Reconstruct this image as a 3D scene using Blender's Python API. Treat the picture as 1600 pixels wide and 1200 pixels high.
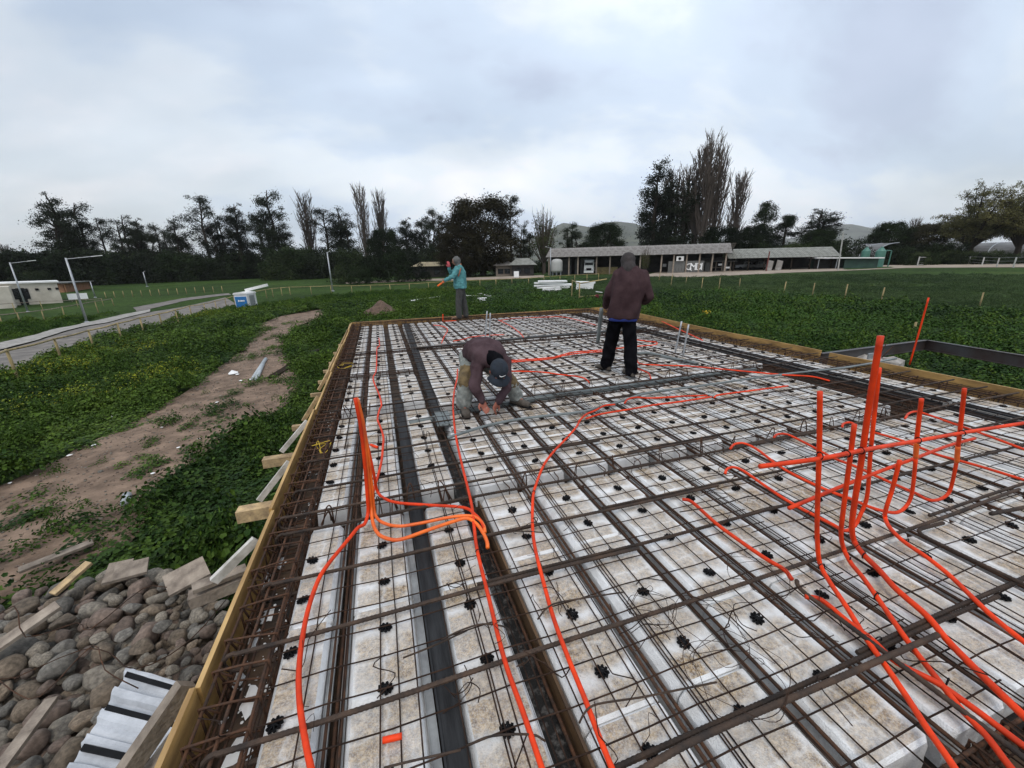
import bpy, bmesh, math, random
import numpy as np
from mathutils import Vector, Matrix, noise

for o in list(bpy.data.objects): bpy.data.objects.remove(o)
sc = bpy.context.scene
COL = sc.collection
rnd = random.Random(7)

# ------------------------------------------------------------------ camera
FOC, CX, CY, CAM_H = 620.0, 800.0, 600.0, 1.55
def _axes():
    a = np.array([588 - CX, 415 - CY, FOC]); b = np.array([1000 - CX, 415 - .02 * 412 - CY, FOC])
    up = np.cross(a, b); up /= np.linalg.norm(up)
    if up[1] > 0: up = -up
    Y = a / np.linalg.norm(a); X = np.cross(Y, up)
    if X[0] < 0: X = -X
    return np.array([X, Y, up])
AX = _axes()
cam = bpy.data.cameras.new('camera'); camo = bpy.data.objects.new('camera', cam); COL.objects.link(camo)
m = Matrix.Identity(4)
for i in range(3):
    m[i][0], m[i][1], m[i][2] = AX[i, 0], -AX[i, 1], -AX[i, 2]
m[2][3] = CAM_H
camo.matrix_world = m
cam.sensor_fit = 'HORIZONTAL'; cam.sensor_width = 36; cam.lens = FOC / 1600 * 36
cam.clip_start = .05; cam.clip_end = 20000
sc.camera = camo

def ray(px, py): return AX @ np.array([px - CX, py - CY, FOC])
def P(px, py, z=0.0):                      # point of the level plane z
    d = ray(px, py); t = (z - CAM_H) / d[2]
    return Vector((d[0] * t, d[1] * t, z))
def U(px, py, Y):                          # point of the upright plane at distance Y along the joists
    d = ray(px, py); t = Y / d[1]
    return Vector((d[0] * t, Y, CAM_H + d[2] * t))
def UD(px, py, D):                         # point at ground distance D
    d = ray(px, py); t = D / math.hypot(d[0], d[1])
    return Vector((d[0] * t, d[1] * t, CAM_H + d[2] * t))

# ------------------------------------------------------------------ sky, sun, exposure
SUN_EL, SUN_ROT = math.radians(58), math.radians(200)
world = bpy.data.worlds.new('World'); sc.world = world; world.use_nodes = True
nt = world.node_tree; nt.nodes.clear()
def N(nt, t, **k):
    n = nt.nodes.new(t)
    for a, b in k.items(): setattr(n, a, b)
    return n
L = nt.links.new
out = N(nt, 'ShaderNodeOutputWorld'); bg = N(nt, 'ShaderNodeBackground'); L(bg.outputs[0], out.inputs[0])
bg.inputs[1].default_value = 0.1
sky = N(nt, 'ShaderNodeTexSky', sky_type='NISHITA', sun_disc=False)
sky.sun_elevation = SUN_EL; sky.sun_rotation = SUN_ROT; sky.air_density = 1.2; sky.dust_density = 2.0
tc = N(nt, 'ShaderNodeTexCoord'); sp = N(nt, 'ShaderNodeSeparateXYZ'); L(tc.outputs['Generated'], sp.inputs[0])
zz = N(nt, 'ShaderNodeMath', operation='MAXIMUM'); L(sp.outputs[2], zz.inputs[0]); zz.inputs[1].default_value = 0
za = N(nt, 'ShaderNodeMath', operation='ADD'); L(zz.outputs[0], za.inputs[0]); za.inputs[1].default_value = .45
dx = N(nt, 'ShaderNodeMath', operation='DIVIDE'); L(sp.outputs[0], dx.inputs[0]); L(za.outputs[0], dx.inputs[1])
dy = N(nt, 'ShaderNodeMath', operation='DIVIDE'); L(sp.outputs[1], dy.inputs[0]); L(za.outputs[0], dy.inputs[1])
cb = N(nt, 'ShaderNodeCombineXYZ'); L(dx.outputs[0], cb.inputs[0]); L(dy.outputs[0], cb.inputs[1])
def wnoise(loc, scl, scale, detail, rough, dist):
    mp = N(nt, 'ShaderNodeMapping'); L(cb.outputs[0], mp.inputs[0])
    mp.inputs['Location'].default_value = loc; mp.inputs['Scale'].default_value = scl
    mp.inputs['Rotation'].default_value = (0, 0, math.radians(24))
    n = N(nt, 'ShaderNodeTexNoise'); L(mp.outputs[0], n.inputs[0])
    n.inputs['Scale'].default_value = scale; n.inputs['Detail'].default_value = detail
    n.inputs['Roughness'].default_value = rough; n.inputs['Distortion'].default_value = dist
    return n
def wramp(src, stops):
    r = N(nt, 'ShaderNodeValToRGB'); L(src, r.inputs[0]); e = r.color_ramp.elements
    while len(e) < len(stops): e.new(.5)
    for q, (p_, c_) in zip(e, stops): q.position = p_; q.color = (*c_, 1)
    r.color_ramp.interpolation = 'EASE'
    return r
cover = wnoise((3.1, 0.4, 0), (.7, 1, 1), .7, 5, .5, .15)
cov = wramp(cover.outputs[0], [(.34, (.45,) * 3), (.58, (1, 1, 1))])
tone = wnoise((2.6, 5.1, 0), (.8, 1.15, 1), 1.35, 9, .52, .18)
cc = wramp(tone.outputs[0], [(.33, (6.6, 7.5, 9.3)), (.44, (8.0, 9.3, 11.1)), (.54, (10.4, 11.2, 12.0)), (.66, (12.9, 12.8, 13.2))])
zr = N(nt, 'ShaderNodeMapRange'); L(sp.outputs[2], zr.inputs[0])
zr.inputs[1].default_value = 0; zr.inputs[2].default_value = .95; zr.inputs[3].default_value = .95; zr.inputs[4].default_value = 1.05
vm = N(nt, 'ShaderNodeVectorMath', operation='SCALE'); L(cc.outputs[0], vm.inputs[0]); L(zr.outputs[0], vm.inputs['Scale'])
mx = N(nt, 'ShaderNodeMix', data_type='RGBA'); L(cov.outputs[0], mx.inputs[0]); L(sky.outputs[0], mx.inputs[6]); L(vm.outputs[0], mx.inputs[7])
L(mx.outputs[2], bg.inputs[0])

sl = bpy.data.lights.new('sun', 'SUN'); sl.energy = 1.2; sl.angle = math.radians(25); sl.color = (1, .93, .84)
so = bpy.data.objects.new('sun', sl); COL.objects.link(so)
sd = Vector((math.sin(SUN_ROT) * math.cos(SUN_EL), math.cos(SUN_ROT) * math.cos(SUN_EL), math.sin(SUN_EL)))
so.rotation_euler = sd.to_track_quat('Z', 'Y').to_euler(); so.location = sd * 50
sc.view_settings.view_transform = 'Standard'; sc.view_settings.look = 'None'
sc.view_settings.exposure = 0.10; sc.view_settings.gamma = 1.0; sc.view_settings.use_curve_mapping = False

# ------------------------------------------------------------------ helpers
class MB:
    def __init__(s): s.v = []; s.f = []; s.m = []; s.mi = 0
    def add(s, vs, fs):
        b = len(s.v); s.v.extend([tuple(x) for x in vs]); s.f.extend([tuple(i + b for i in f) for f in fs]); s.m.extend([s.mi] * len(fs)); return s
    def box(s, c, d, rot=None, taper=1.0):
        hx, hy, hz = d[0] / 2, d[1] / 2, d[2] / 2
        vs = [Vector((x * hx * (taper if z > 0 else 1), y * hy * (taper if z > 0 else 1), z * hz)) for z in (-1, 1) for y in (-1, 1) for x in (-1, 1)]
        if rot is not None: vs = [rot @ v for v in vs]
        c = Vector(c)
        return s.add([v + c for v in vs], [(0, 2, 3, 1), (4, 5, 7, 6), (0, 1, 5, 4), (2, 6, 7, 3), (0, 4, 6, 2), (1, 3, 7, 5)])
    def beam(s, a, b, w, h, up=(0, 0, 1)):          # a squared timber from a to b
        a, b = Vector(a), Vector(b); d = (b - a); l = d.length; d.normalize()
        x = d.cross(Vector(up)).normalized(); y = x.cross(d)
        R = Matrix((x, d, y)).transposed()
        return s.box((a + b) / 2, (w, l, h), R)
    def tube(s, pts, r, n=6, caps=True, flat=None):
        pts = [Vector(p) for p in pts]; k = len(pts)
        rs = r if hasattr(r, '__len__') else [r] * k
        t = [(pts[min(i + 1, k - 1)] - pts[max(i - 1, 0)]).normalized() for i in range(k)]
        ref = Vector((0, 0, 1)) if abs(t[0].z) < .9 else Vector((1, 0, 0))
        u = t[0].cross(ref).normalized(); vs = []
        for i in range(k):
            u = (u - t[i] * u.dot(t[i])).normalized(); w = t[i].cross(u)
            for j in range(n):
                a = 2 * math.pi * j / n
                vs.append(pts[i] + (u * math.cos(a) + w * math.sin(a)) * rs[i])
        fs = [(i * n + j, i * n + (j + 1) % n, (i + 1) * n + (j + 1) % n, (i + 1) * n + j) for i in range(k - 1) for j in range(n)]
        if caps: fs += [tuple(range(n))[::-1], tuple((k - 1) * n + j for j in range(n))]
        return s.add(vs, fs)
    def prism(s, prof, y0, y1):                       # profile (x, z) swept along y
        n = len(prof); vs = [(x, y0, z) for x, z in prof] + [(x, y1, z) for x, z in prof]
        fs = [(i, (i + 1) % n, n + (i + 1) % n, n + i) for i in range(n)] + [tuple(range(n))[::-1], tuple(range(n, 2 * n))]
        return s.add(vs, fs)
    def lathe(s, prof, c=(0, 0, 0), n=16):
        c = Vector(c); vs = []; k = len(prof)
        for r, z in prof:
            for j in range(n):
                a = 2 * math.pi * j / n; vs.append(c + Vector((r * math.cos(a), r * math.sin(a), z)))
        fs = [(i * n + j, i * n + (j + 1) % n, (i + 1) * n + (j + 1) % n, (i + 1) * n + j) for i in range(k - 1) for j in range(n)]
        fs += [tuple(range(n))[::-1], tuple((k - 1) * n + j for j in range(n))]
        return s.add(vs, fs)
    def mesh(s, name, mats, smooth=False, fix=True):
        me = bpy.data.meshes.new(name); me.from_pydata(s.v, [], s.f)
        for m_ in (mats if isinstance(mats, (list, tuple)) else [mats]): me.materials.append(m_)
        if s.mi or any(s.m): me.polygons.foreach_set('material_index', s.m)
        if fix:
            bm = bmesh.new(); bm.from_mesh(me); bmesh.ops.recalc_face_normals(bm, faces=bm.faces); bm.to_mesh(me); bm.free()
        if smooth: me.polygons.foreach_set('use_smooth', [True] * len(me.polygons))
        me.update(); return me
def obj(name, me, parent=None, label=None, cat=None, group=None, kind=None, loc=None, rot=None, scale=None):
    if isinstance(me, MB): raise TypeError
    o = bpy.data.objects.new(name, me); COL.objects.link(o)
    if parent is not None: o.parent = parent
    if label: o['label'] = label
    if cat: o['category'] = cat
    if group: o['group'] = group
    if kind: o['kind'] = kind
    if loc is not None: o.location = loc
    if rot is not None: o.rotation_euler = rot
    if scale is not None: o.scale = scale if hasattr(scale, '__len__') else (scale,) * 3
    return o
def thing(name, label, cat, loc=(0, 0, 0), rotz=0, group=None):
    return obj(name, None, None, label, cat, group, None, loc, (0, 0, rotz))
def copy_thing(o, loc=None, rot=None, label=None, scale=None):
    r = o.copy(); COL.objects.link(r)
    if loc is not None: r.location = loc
    if rot is not None: r.rotation_euler = rot
    if label: r['label'] = label
    if scale is not None: r.scale = scale if hasattr(scale, '__len__') else (scale,) * 3
    for ch in o.children:
        c = ch.copy(); COL.objects.link(c); c.parent = r
        for g in ch.children:
            d = g.copy(); COL.objects.link(d); d.parent = c
    return r
def catmull(pts, k=6):
    pts = [Vector(p) for p in pts]; q = [pts[0] * 2 - pts[1]] + pts + [pts[-1] * 2 - pts[-2]]; r = []
    for i in range(1, len(q) - 2):
        a, b, c, d = q[i - 1:i + 3]
        for j in range(k):
            t = j / k
            r.append(.5 * ((2 * b) + (c - a) * t + (2 * a - 5 * b + 4 * c - d) * t * t + (3 * b - a - 3 * c + d) * t ** 3))
    return r + [pts[-1]]

# ------------------------------------------------------------------ materials
def mat(name, col, rough=.7, metal=0, var=.25, scale=8, bump=0, bscale=None, spec=.5, col2=None, space='Object', rnd_=0.0, detail=6, stretch=None):
    """base colour varied by noise between col and col2, with a fine bump"""
    m_ = bpy.data.materials.new(name); m_.use_nodes = True; nt = m_.node_tree; L = nt.links.new
    b = nt.nodes['Principled BSDF']; b.inputs['Roughness'].default_value = rough; b.inputs['Metallic'].default_value = metal
    b.inputs['Specular IOR Level'].default_value = spec
    tc = N(nt, 'ShaderNodeTexCoord')
    src = tc.outputs['Object']
    if space == 'World':
        g = N(nt, 'ShaderNodeNewGeometry'); src = g.outputs['Position']
    if stretch:
        mp = N(nt, 'ShaderNodeMapping'); L(src, mp.inputs[0]); mp.inputs['Scale'].default_value = stretch; src = mp.outputs[0]
    n = N(nt, 'ShaderNodeTexNoise'); L(src, n.inputs[0]); n.inputs['Scale'].default_value = scale; n.inputs['Detail'].default_value = detail
    n.inputs['Roughness'].default_value = .62
    r = N(nt, 'ShaderNodeValToRGB'); L(n.outputs[0], r.inputs[0])
    c2 = col2 if col2 else tuple(c * (1 - var * 1.4) for c in col); c1 = tuple(min(1, c * (1 + var * .5)) for c in col)
    r.color_ramp.elements[0].position = .36; r.color_ramp.elements[0].color = (*c2, 1)
    r.color_ramp.elements[1].position = .66; r.color_ramp.elements[1].color = (*c1, 1)
    last = r.outputs[0]
    if rnd_:
        oi = N(nt, 'ShaderNodeObjectInfo'); mr = N(nt, 'ShaderNodeMapRange'); L(oi.outputs['Random'], mr.inputs[0])
        mr.inputs[3].default_value = 1 - rnd_; mr.inputs[4].default_value = 1 + rnd_
        vm = N(nt, 'ShaderNodeVectorMath', operation='SCALE'); L(last, vm.inputs[0]); L(mr.outputs[0], vm.inputs['Scale']); last = vm.outputs[0]
    L(last, b.inputs['Base Color'])
    if bump:
        n2 = N(nt, 'ShaderNodeTexNoise'); L(src, n2.inputs[0]); n2.inputs['Scale'].default_value = bscale or scale * 6; n2.inputs['Detail'].default_value = 5
        bp = N(nt, 'ShaderNodeBump'); bp.inputs['Strength'].default_value = bump; bp.inputs['Distance'].default_value = .02
        L(n2.outputs[0], bp.inputs['Height']); L(bp.outputs[0], b.inputs['Normal'])
    return m_
M = {}
M['rust'] = mat('rusty_steel', (.10, .046, .024), .8, .1, spec=.25, col2=(.045, .03, .023), scale=22, bump=.3, bscale=160, rnd_=.25)
M['bar'] = mat('dark_rebar_steel', (.072, .045, .030), .7, .2, spec=.3, col2=(.028, .022, .019), scale=9, bump=.3, bscale=200, rnd_=.3)
M['wire'] = mat('mesh_wire_steel', (.048, .026, .016), .8, .1, spec=.2, col2=(.016, .010, .008), scale=9, rnd_=.3)
M['ply'] = mat('yellow_formwork_ply', (.47, .28, .09), .6, 0, col2=(.22, .125, .04), scale=3.2, bump=.15, bscale=60, stretch=(3, .7, 3))
M['plyedge'] = mat('pale_ply_edge', (.52, .34, .14), .8, 0, col2=(.30, .18, .07), scale=14, stretch=(1, .15, 6))
M['timber'] = mat('sawn_pine', (.50, .36, .19), .8, 0, col2=(.27, .19, .11), scale=7, bump=.35, bscale=40, stretch=(2, 2, 2), rnd_=.2)
M['oldwood'] = mat('weathered_timber', (.30, .25, .20), .9, 0, col2=(.15, .12, .095), scale=9, bump=.4, bscale=50, rnd_=.25)
M['whitewood'] = mat('whitish_painted_lath', (.62, .60, .56), .8, 0, col2=(.38, .36, .32), scale=9, bump=.2)
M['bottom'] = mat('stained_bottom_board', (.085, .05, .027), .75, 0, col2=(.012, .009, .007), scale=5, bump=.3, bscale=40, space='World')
M['blackstrip'] = mat('black_steel_channel', (.030, .031, .033), .6, .1, col2=(.012, .012, .013), scale=5, bump=.2, spec=.3, stretch=(6, .6, 6), detail=12)
M['greychan'] = mat('grey_steel_flange', (.27, .275, .27), .5, .3, col2=(.17, .17, .17), scale=9)
M['orange'] = mat('orange_pvc', (.78, .050, .005), .5, 0, col2=(.50, .034, .007), scale=7, rnd_=.12, spec=.25, detail=12, bump=.12, bscale=60)
M['orange2'] = mat('light_orange_pvc', (.90, .17, .012), .42, 0, col2=(.68, .10, .012), scale=7, detail=12, bump=.12, bscale=60)
M['pvc'] = mat('grey_pvc', (.17, .195, .195), .4, 0, var=.2, scale=4)
M['dpvc'] = mat('dark_grey_pvc', (.06, .063, .065), .4, 0, var=.3, scale=4)
M['black'] = mat('black_plastic', (.006, .006, .007), .6, 0, var=.3, scale=20, spec=.15)
M['white'] = mat('white_paint', (.78, .78, .76), .6, 0, var=.1, scale=4)
M['galv'] = mat('galvanised_steel', (.42, .44, .46), .45, .5, var=.15, scale=5)
M['crumb'] = mat('white_foam_crumb', (.85, .85, .84), .9, 0, var=.05)
M['asphalt'] = mat('road_asphalt', (.19, .17, .15), .9, 0, col2=(.10, .09, .08), scale=1.2, space='World', bump=.3, bscale=30, detail=14)
M['kerb'] = mat('pale_concrete', (.34, .325, .30), .9, 0, col2=(.20, .185, .165), scale=2.5, space='World', bump=.2, bscale=25)
M['track'] = mat('bare_brown_earth', (.24, .165, .115), .95, 0, col2=(.10, .065, .042), scale=2.3, space='World', bump=1, bscale=22, detail=14)
M['farroad'] = mat('pale_dirt_road', (.34, .28, .22), .95, 0, col2=(.22, .175, .135), scale=.4, space='World', bump=.3, bscale=5)
M['mound'] = mat('heaped_brown_soil', (.13, .085, .06), .95, 0, col2=(.07, .045, .033), scale=6, bump=1, bscale=12)
M['concrete'] = mat('rough_concrete', (.40, .375, .34), .9, 0, col2=(.22, .20, .18), scale=5, bump=.8, bscale=20)
M['trunk'] = mat('dark_bark', (.045, .036, .028), .95, 0, col2=(.02, .016, .012), scale=2, spec=.1)
M['twig'] = mat('grey_bare_twigs', (.12, .10, .085), .95, 0, col2=(.06, .048, .04), scale=.6, spec=.1)

# foam: white expanded polystyrene with brown specks in the pressed fields
def foam_mat():
    m_ = bpy.data.materials.new('white_foam'); m_.use_nodes = True; nt = m_.node_tree; L = nt.links.new
    b = nt.nodes['Principled BSDF']; b.inputs['Roughness'].default_value = .85; b.inputs['Specular IOR Level'].default_value = .2
    tc = N(nt, 'ShaderNodeTexCoord'); g = N(nt, 'ShaderNodeNewGeometry')
    sp = N(nt, 'ShaderNodeSeparateXYZ'); L(tc.outputs['Object'], sp.inputs[0])
    def mth(op, a, b_=None, c_=None):
        n = N(nt, 'ShaderNodeMath', operation=op)
        for i, x in enumerate((a, b_, c_)):
            if x is None: continue
            if isinstance(x, (int, float)): n.inputs[i].default_value = x
            else: L(x, n.inputs[i])
        return n.outputs[0]
    def noi(scale, det=4, rough=.6, src=None):
        n = N(nt, 'ShaderNodeTexNoise'); L(src or g.outputs['Position'], n.inputs[0]); n.inputs['Scale'].default_value = scale
        n.inputs['Detail'].default_value = det; n.inputs['Roughness'].default_value = rough; return n.outputs[0]
    def mr(x, a, b_, c_=0, d_=1):
        n = N(nt, 'ShaderNodeMapRange'); n.clamp = True; L(x, n.inputs[0])
        for i, q in enumerate((a, b_, c_, d_)): n.inputs[i + 1].default_value = q
        return n.outputs[0]
    wob = mth('MULTIPLY', mth('SUBTRACT', noi(13, 6), .5), .085)
    ax = mth('ABSOLUTE', mth('ADD', sp.outputs[0], wob))
    px_ = mth('MULTIPLY', mr(ax, .0, .012, .55, 1), mr(ax, .140, .105))          # two fields either side of the middle
    fy = mth('ABSOLUTE', mth('SUBTRACT', mth('FRACT', mth('ADD', mth('DIVIDE', mth('ADD', sp.outputs[1], wob), .285), 10.0)), .5))
    py_ = mth('MULTIPLY', mr(fy, .49, .34, .15, 1), mr(fy, .0, .04, .6, 1))
    field = mth('MULTIPLY', px_, py_)
    spk = mr(noi(165, 3, .75), .40, .56)
    blot = mr(noi(5.5, 5), .36, .60)
    big = mr(noi(.9, 3), .36, .60)
    sy = N(nt, 'ShaderNodeSeparateXYZ'); L(g.outputs['Position'], sy.inputs[0])
    near = mr(sy.outputs[1], 4, 12, 1, .55)
    upn = N(nt, 'ShaderNodeSeparateXYZ'); L(g.outputs['Normal'], upn.inputs[0])
    up = mr(upn.outputs[2], .8, .95)
    f1 = mth('MULTIPLY', mth('MULTIPLY', mth('MULTIPLY', field, mr(big, 0, 1, .70, 1)), mr(blot, 0, 1, .62, 1)), near)
    fac = mth('MULTIPLY', mth('MULTIPLY', f1, up), mr(spk, 0, 1, .68, 1))
    base = N(nt, 'ShaderNodeValToRGB'); L(noi(7, 6), base.inputs[0])
    base.color_ramp.elements[0].position = .3; base.color_ramp.elements[0].color = (.60, .59, .57, 1)
    base.color_ramp.elements[1].position = .6; base.color_ramp.elements[1].color = (.84, .85, .855, 1)
    br = N(nt, 'ShaderNodeValToRGB'); L(noi(48, 5, .75), br.inputs[0])
    e = br.color_ramp.elements; e[0].position = .38; e[0].color = (.10, .055, .022, 1); e[1].position = .62; e[1].color = (.50, .36, .20, 1)
    mx = N(nt, 'ShaderNodeMix', data_type='RGBA'); L(fac, mx.inputs[0]); L(base.outputs[0], mx.inputs[6]); L(br.outputs[0], mx.inputs[7])
    # scattered dark specks of dirt
    dk = mth('MULTIPLY', mr(noi(95, 2), .70, .76), .6)
    gr = mth('MULTIPLY', mr(noi(14, 6, .7), .56, .72), .32)
    dk = mth('MAXIMUM', dk, gr)
    mx2 = N(nt, 'ShaderNodeMix', data_type='RGBA'); L(dk, mx2.inputs[0]); L(mx.outputs[2], mx2.inputs[6]); mx2.inputs[7].default_value = (.17, .14, .10, 1)
    L(mx2.outputs[2], b.inputs['Base Color'])
    bp = N(nt, 'ShaderNodeBump'); bp.inputs['Strength'].default_value = .55; bp.inputs['Distance'].default_value = .004
    v = N(nt, 'ShaderNodeTexVoronoi'); L(g.outputs['Position'], v.inputs[0]); v.inputs['Scale'].default_value = 190
    L(v.outputs[0], bp.inputs['Height']); L(bp.outputs[0], b.inputs['Normal'])
    return m_
M['foam'] = foam_mat()

def leafmat(name, c1, c2, rough=.55, spec=.3, yellow=None, pscale=.35, trans=.0):
    m_ = bpy.data.materials.new(name); m_.use_nodes = True; nt = m_.node_tree; L = nt.links.new
    b = nt.nodes['Principled BSDF']; b.inputs['Roughness'].default_value = rough; b.inputs['Specular IOR Level'].default_value = spec
    g = N(nt, 'ShaderNodeNewGeometry'); oi = N(nt, 'ShaderNodeObjectInfo')
    n = N(nt, 'ShaderNodeTexNoise'); L(g.outputs['Position'], n.inputs[0]); n.inputs['Scale'].default_value = pscale; n.inputs['Detail'].default_value = 5
    a = N(nt, 'ShaderNodeMath', operation='ADD'); L(n.outputs[0], a.inputs[0])
    mr = N(nt, 'ShaderNodeMapRange'); L(oi.outputs['Random'], mr.inputs[0]); mr.inputs[3].default_value = -.13; mr.inputs[4].default_value = .13
    L(mr.outputs[0], a.inputs[1])
    r = N(nt, 'ShaderNodeValToRGB'); L(a.outputs[0], r.inputs[0]); e = r.color_ramp.elements
    e[0].position = .34; e[0].color = (*c2, 1); e[1].position = .62; e[1].color = (*c1, 1)
    if yellow: q = e.new(.80); q.color = (*yellow, 1)
    ri = N(nt, 'ShaderNodeMapRange'); L(g.outputs['Random Per Island'], ri.inputs[0]); ri.inputs[3].default_value = .6; ri.inputs[4].default_value = 1.4
    vm = N(nt, 'ShaderNodeVectorMath', operation='SCALE'); L(r.outputs[0], vm.inputs[0]); L(ri.outputs[0], vm.inputs['Scale'])
    L(vm.outputs[0], b.inputs['Base Color'])
    return m_
M['weed'] = leafmat('weed_leaves', (.066, .115, .014), (.016, .040, .007), .6, .12, (.075, .115, .015), .3)
M['crop'] = leafmat('crop_leaves', (.042, .092, .013), (.012, .032, .007), .6, .12, (.05, .11, .02), .12)
M['field'] = leafmat('bluish_crop_leaves', (.055, .088, .030), (.026, .050, .019), .6, .2, (.055, .09, .035), .1)
M['grassy'] = leafmat('light_grass', (.070, .122, .018), (.026, .058, .011), .6, .1, (.09, .11, .02), .1)
M['mustard'] = leafmat('yellow_flowering_weed', (.30, .31, .02), (.14, .19, .02), .6, .2)
M['euc'] = leafmat('eucalyptus_leaves', (.020, .028, .014), (.007, .011, .006), .7, .08, None, .15)
M['dark'] = leafmat('dark_evergreen_leaves', (.020, .033, .012), (.007, .012, .005), .7, .08, None, .15)
M['spring'] = leafmat('spring_leaves', (.060, .075, .015), (.025, .035, .009), .7, .1, None, .2)
M['olive'] = leafmat('olive_brown_leaves', (.042, .038, .019), (.018, .016, .009), .7, .08, None, .2)

def ground_mat():
    m_ = bpy.data.materials.new('field_ground'); m_.use_nodes = True; nt = m_.node_tree; L = nt.links.new
    b = nt.nodes['Principled BSDF']; b.inputs['Roughness'].default_value = .95; b.inputs['Specular IOR Level'].default_value = .1
    g = N(nt, 'ShaderNodeNewGeometry')
    def noi(scale, det=6):
        n = N(nt, 'ShaderNodeTexNoise'); L(g.outputs['Position'], n.inputs[0]); n.inputs['Scale'].default_value = scale; n.inputs['Detail'].default_value = det; n.inputs['Roughness'].default_value = .65; return n.outputs[0]
    a = N(nt, 'ShaderNodeValToRGB'); L(noi(.05), a.inputs[0]); e = a.color_ramp.elements
    e[0].position = .35; e[0].color = (.020, .040, .009, 1); e[1].position = .6; e[1].color = (.045, .085, .016, 1)
    q = e.new(.72); q.color = (.080, .095, .028, 1)
    c = N(nt, 'ShaderNodeValToRGB'); L(noi(1.7), c.inputs[0]); c.color_ramp.elements[0].position = .35; c.color_ramp.elements[0].color = (.5, .5, .5, 1)
    c.color_ramp.elements[1].position = .65; c.color_ramp.elements[1].color = (1.25, 1.25, 1.25, 1)
    x = N(nt, 'ShaderNodeMix', data_type='RGBA', blend_type='MULTIPLY'); x.inputs[0].default_value = 1; L(a.outputs[0], x.inputs[6]); L(c.outputs[0], x.inputs[7])
    L(x.outputs[2], b.inputs['Base Color'])
    bp = N(nt, 'ShaderNodeBump'); bp.inputs['Strength'].default_value = 1; bp.inputs['Distance'].default_value = .25; L(noi(2.2), bp.inputs['Height']); L(bp.outputs[0], b.inputs['Normal'])
    return m_
M['ground'] = ground_mat()
# ------------------------------------------------------------------ terrain
CTRL = np.array([(0,0,-1.2),(5,5,-1.2),(0,10,-1.2),(7,12,-1.1),(-3,4,-1.2),(-2,2,-1.2),(-5,7,-1.5),(-3,12,-1.35),(-6.3,32,-1.6),(0,26,-1.45),
 (-13.6,20,-2.45),(-9,10,-2.0),(-16,31,-2.8),(-28,50,-3.3),(-18,61,-3.6),(-8,80,-2.4),(-48,77,-3.2),(-60,100,-2.9),(0,61,-2.2),(19,43,-1.8),(39,53,-1.6),
 (33,26,-1.4),(32,13.5,-1.2),(12,5,-1.2),(14,14,-1.0),(39,93,-1.5),(76,75,-1.2),(99,59,-.75),(105,55,-.7),(60,35,-1.1),(-85,125,-2.0),
 (-30,140,-1.7),(0,120,-1.9),(30,115,-1.5),(95,95,-.8),(140,40,-.6),(60,0,-1.3),(0,-20,-1.2),(-20,0,-2.0),(-40,25,-3.0),(-80,60,-2.8),
 (0,300,-1.5),(-200,200,-1.5),(200,200,-.8),(300,0,-.6),(-300,0,-1.5),(0,-200,-1.2),(700,700,-1),(-700,700,-1.2),(0,1000,-1)], float)
def TZ(x, y):
    x = np.asarray(x, float); y = np.asarray(y, float)
    d2 = (x[..., None] - CTRL[:, 0]) ** 2 + (y[..., None] - CTRL[:, 1]) ** 2
    rr = 2 + .12 * np.sqrt(x * x + y * y)
    w = 1 / (d2 + rr[..., None] ** 2) ** 1.6
    return (w * CTRL[:, 2]).sum(-1) / w.sum(-1)
def G(px, py, up=0.0):                     # where the line of sight meets the terrain
    z = -1.5
    for _ in range(14):
        p = P(px, py, z + up)
        z = .5 * z + .5 * float(TZ(p.x, p.y))
    return Vector((p.x, p.y, float(TZ(p.x, p.y))))
def tz(x, y): return float(TZ(x, y))

mb = MB()
na = 220; radii = [0.0] + list(np.geomspace(.6, 7400, 120))
ang = np.linspace(0, 2 * math.pi, na, endpoint=False)
vs = [(0, 0, tz(0, 0))]
for r in radii[1:]:
    xs = r * np.cos(ang); ys = r * np.sin(ang); zs = TZ(xs, ys)
    vs += list(zip(xs, ys, zs))
fs = [(0, 1 + j, 1 + (j + 1) % na) for j in range(na)]
for i in range(len(radii) - 2):
    a = 1 + i * na; b = a + na
    fs += [(a + j, b + j, b + (j + 1) % na, a + (j + 1) % na) for j in range(na)]
mb.add(vs, fs)
obj('ground', mb.mesh('ground', M['ground'], True, fix=False), kind='structure')

def drape(name, left, right, mat_, lift=.012, n=60, m_=8, jit=.0, lup=0, rup=0, **k):
    """a strip of ground surface between two edge lines given in the photograph, laid on the terrain"""
    def resample(pts, n, up=0):
        q = [G(*p, up) for p in pts]; d = [0]
        for a, b in zip(q, q[1:]): d.append(d[-1] + (b - a).length)
        r = []
        for i in range(n):
            t = d[-1] * i / (n - 1); j = max(0, min(len(d) - 2, int(np.searchsorted(d, t) - 1)))
            f = (t - d[j]) / max(1e-6, d[j + 1] - d[j]); r.append(q[j].lerp(q[j + 1], f))
        return r
    A = resample(left, n, lup); B = resample(right, n, rup); vs = []
    for i in range(n):
        for j in range(m_):
            p = A[i].lerp(B[i], j / (m_ - 1))
            if jit and j in (0, m_ - 1): p = p + Vector((rnd.uniform(-jit, jit), rnd.uniform(-jit, jit), 0))
            vs.append((p.x, p.y, tz(p.x, p.y) + lift))
    fs = [(i * m_ + j, i * m_ + j + 1, (i + 1) * m_ + j + 1, (i + 1) * m_ + j) for i in range(n - 1) for j in range(m_ - 1)]
    mb = MB(); mb.add(vs, fs); me = mb.mesh(name, mat_, True, fix=False)
    me.update()
    if me.polygons[0].normal.z < 0: me.flip_normals()
    return obj(name, me, **k)

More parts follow.
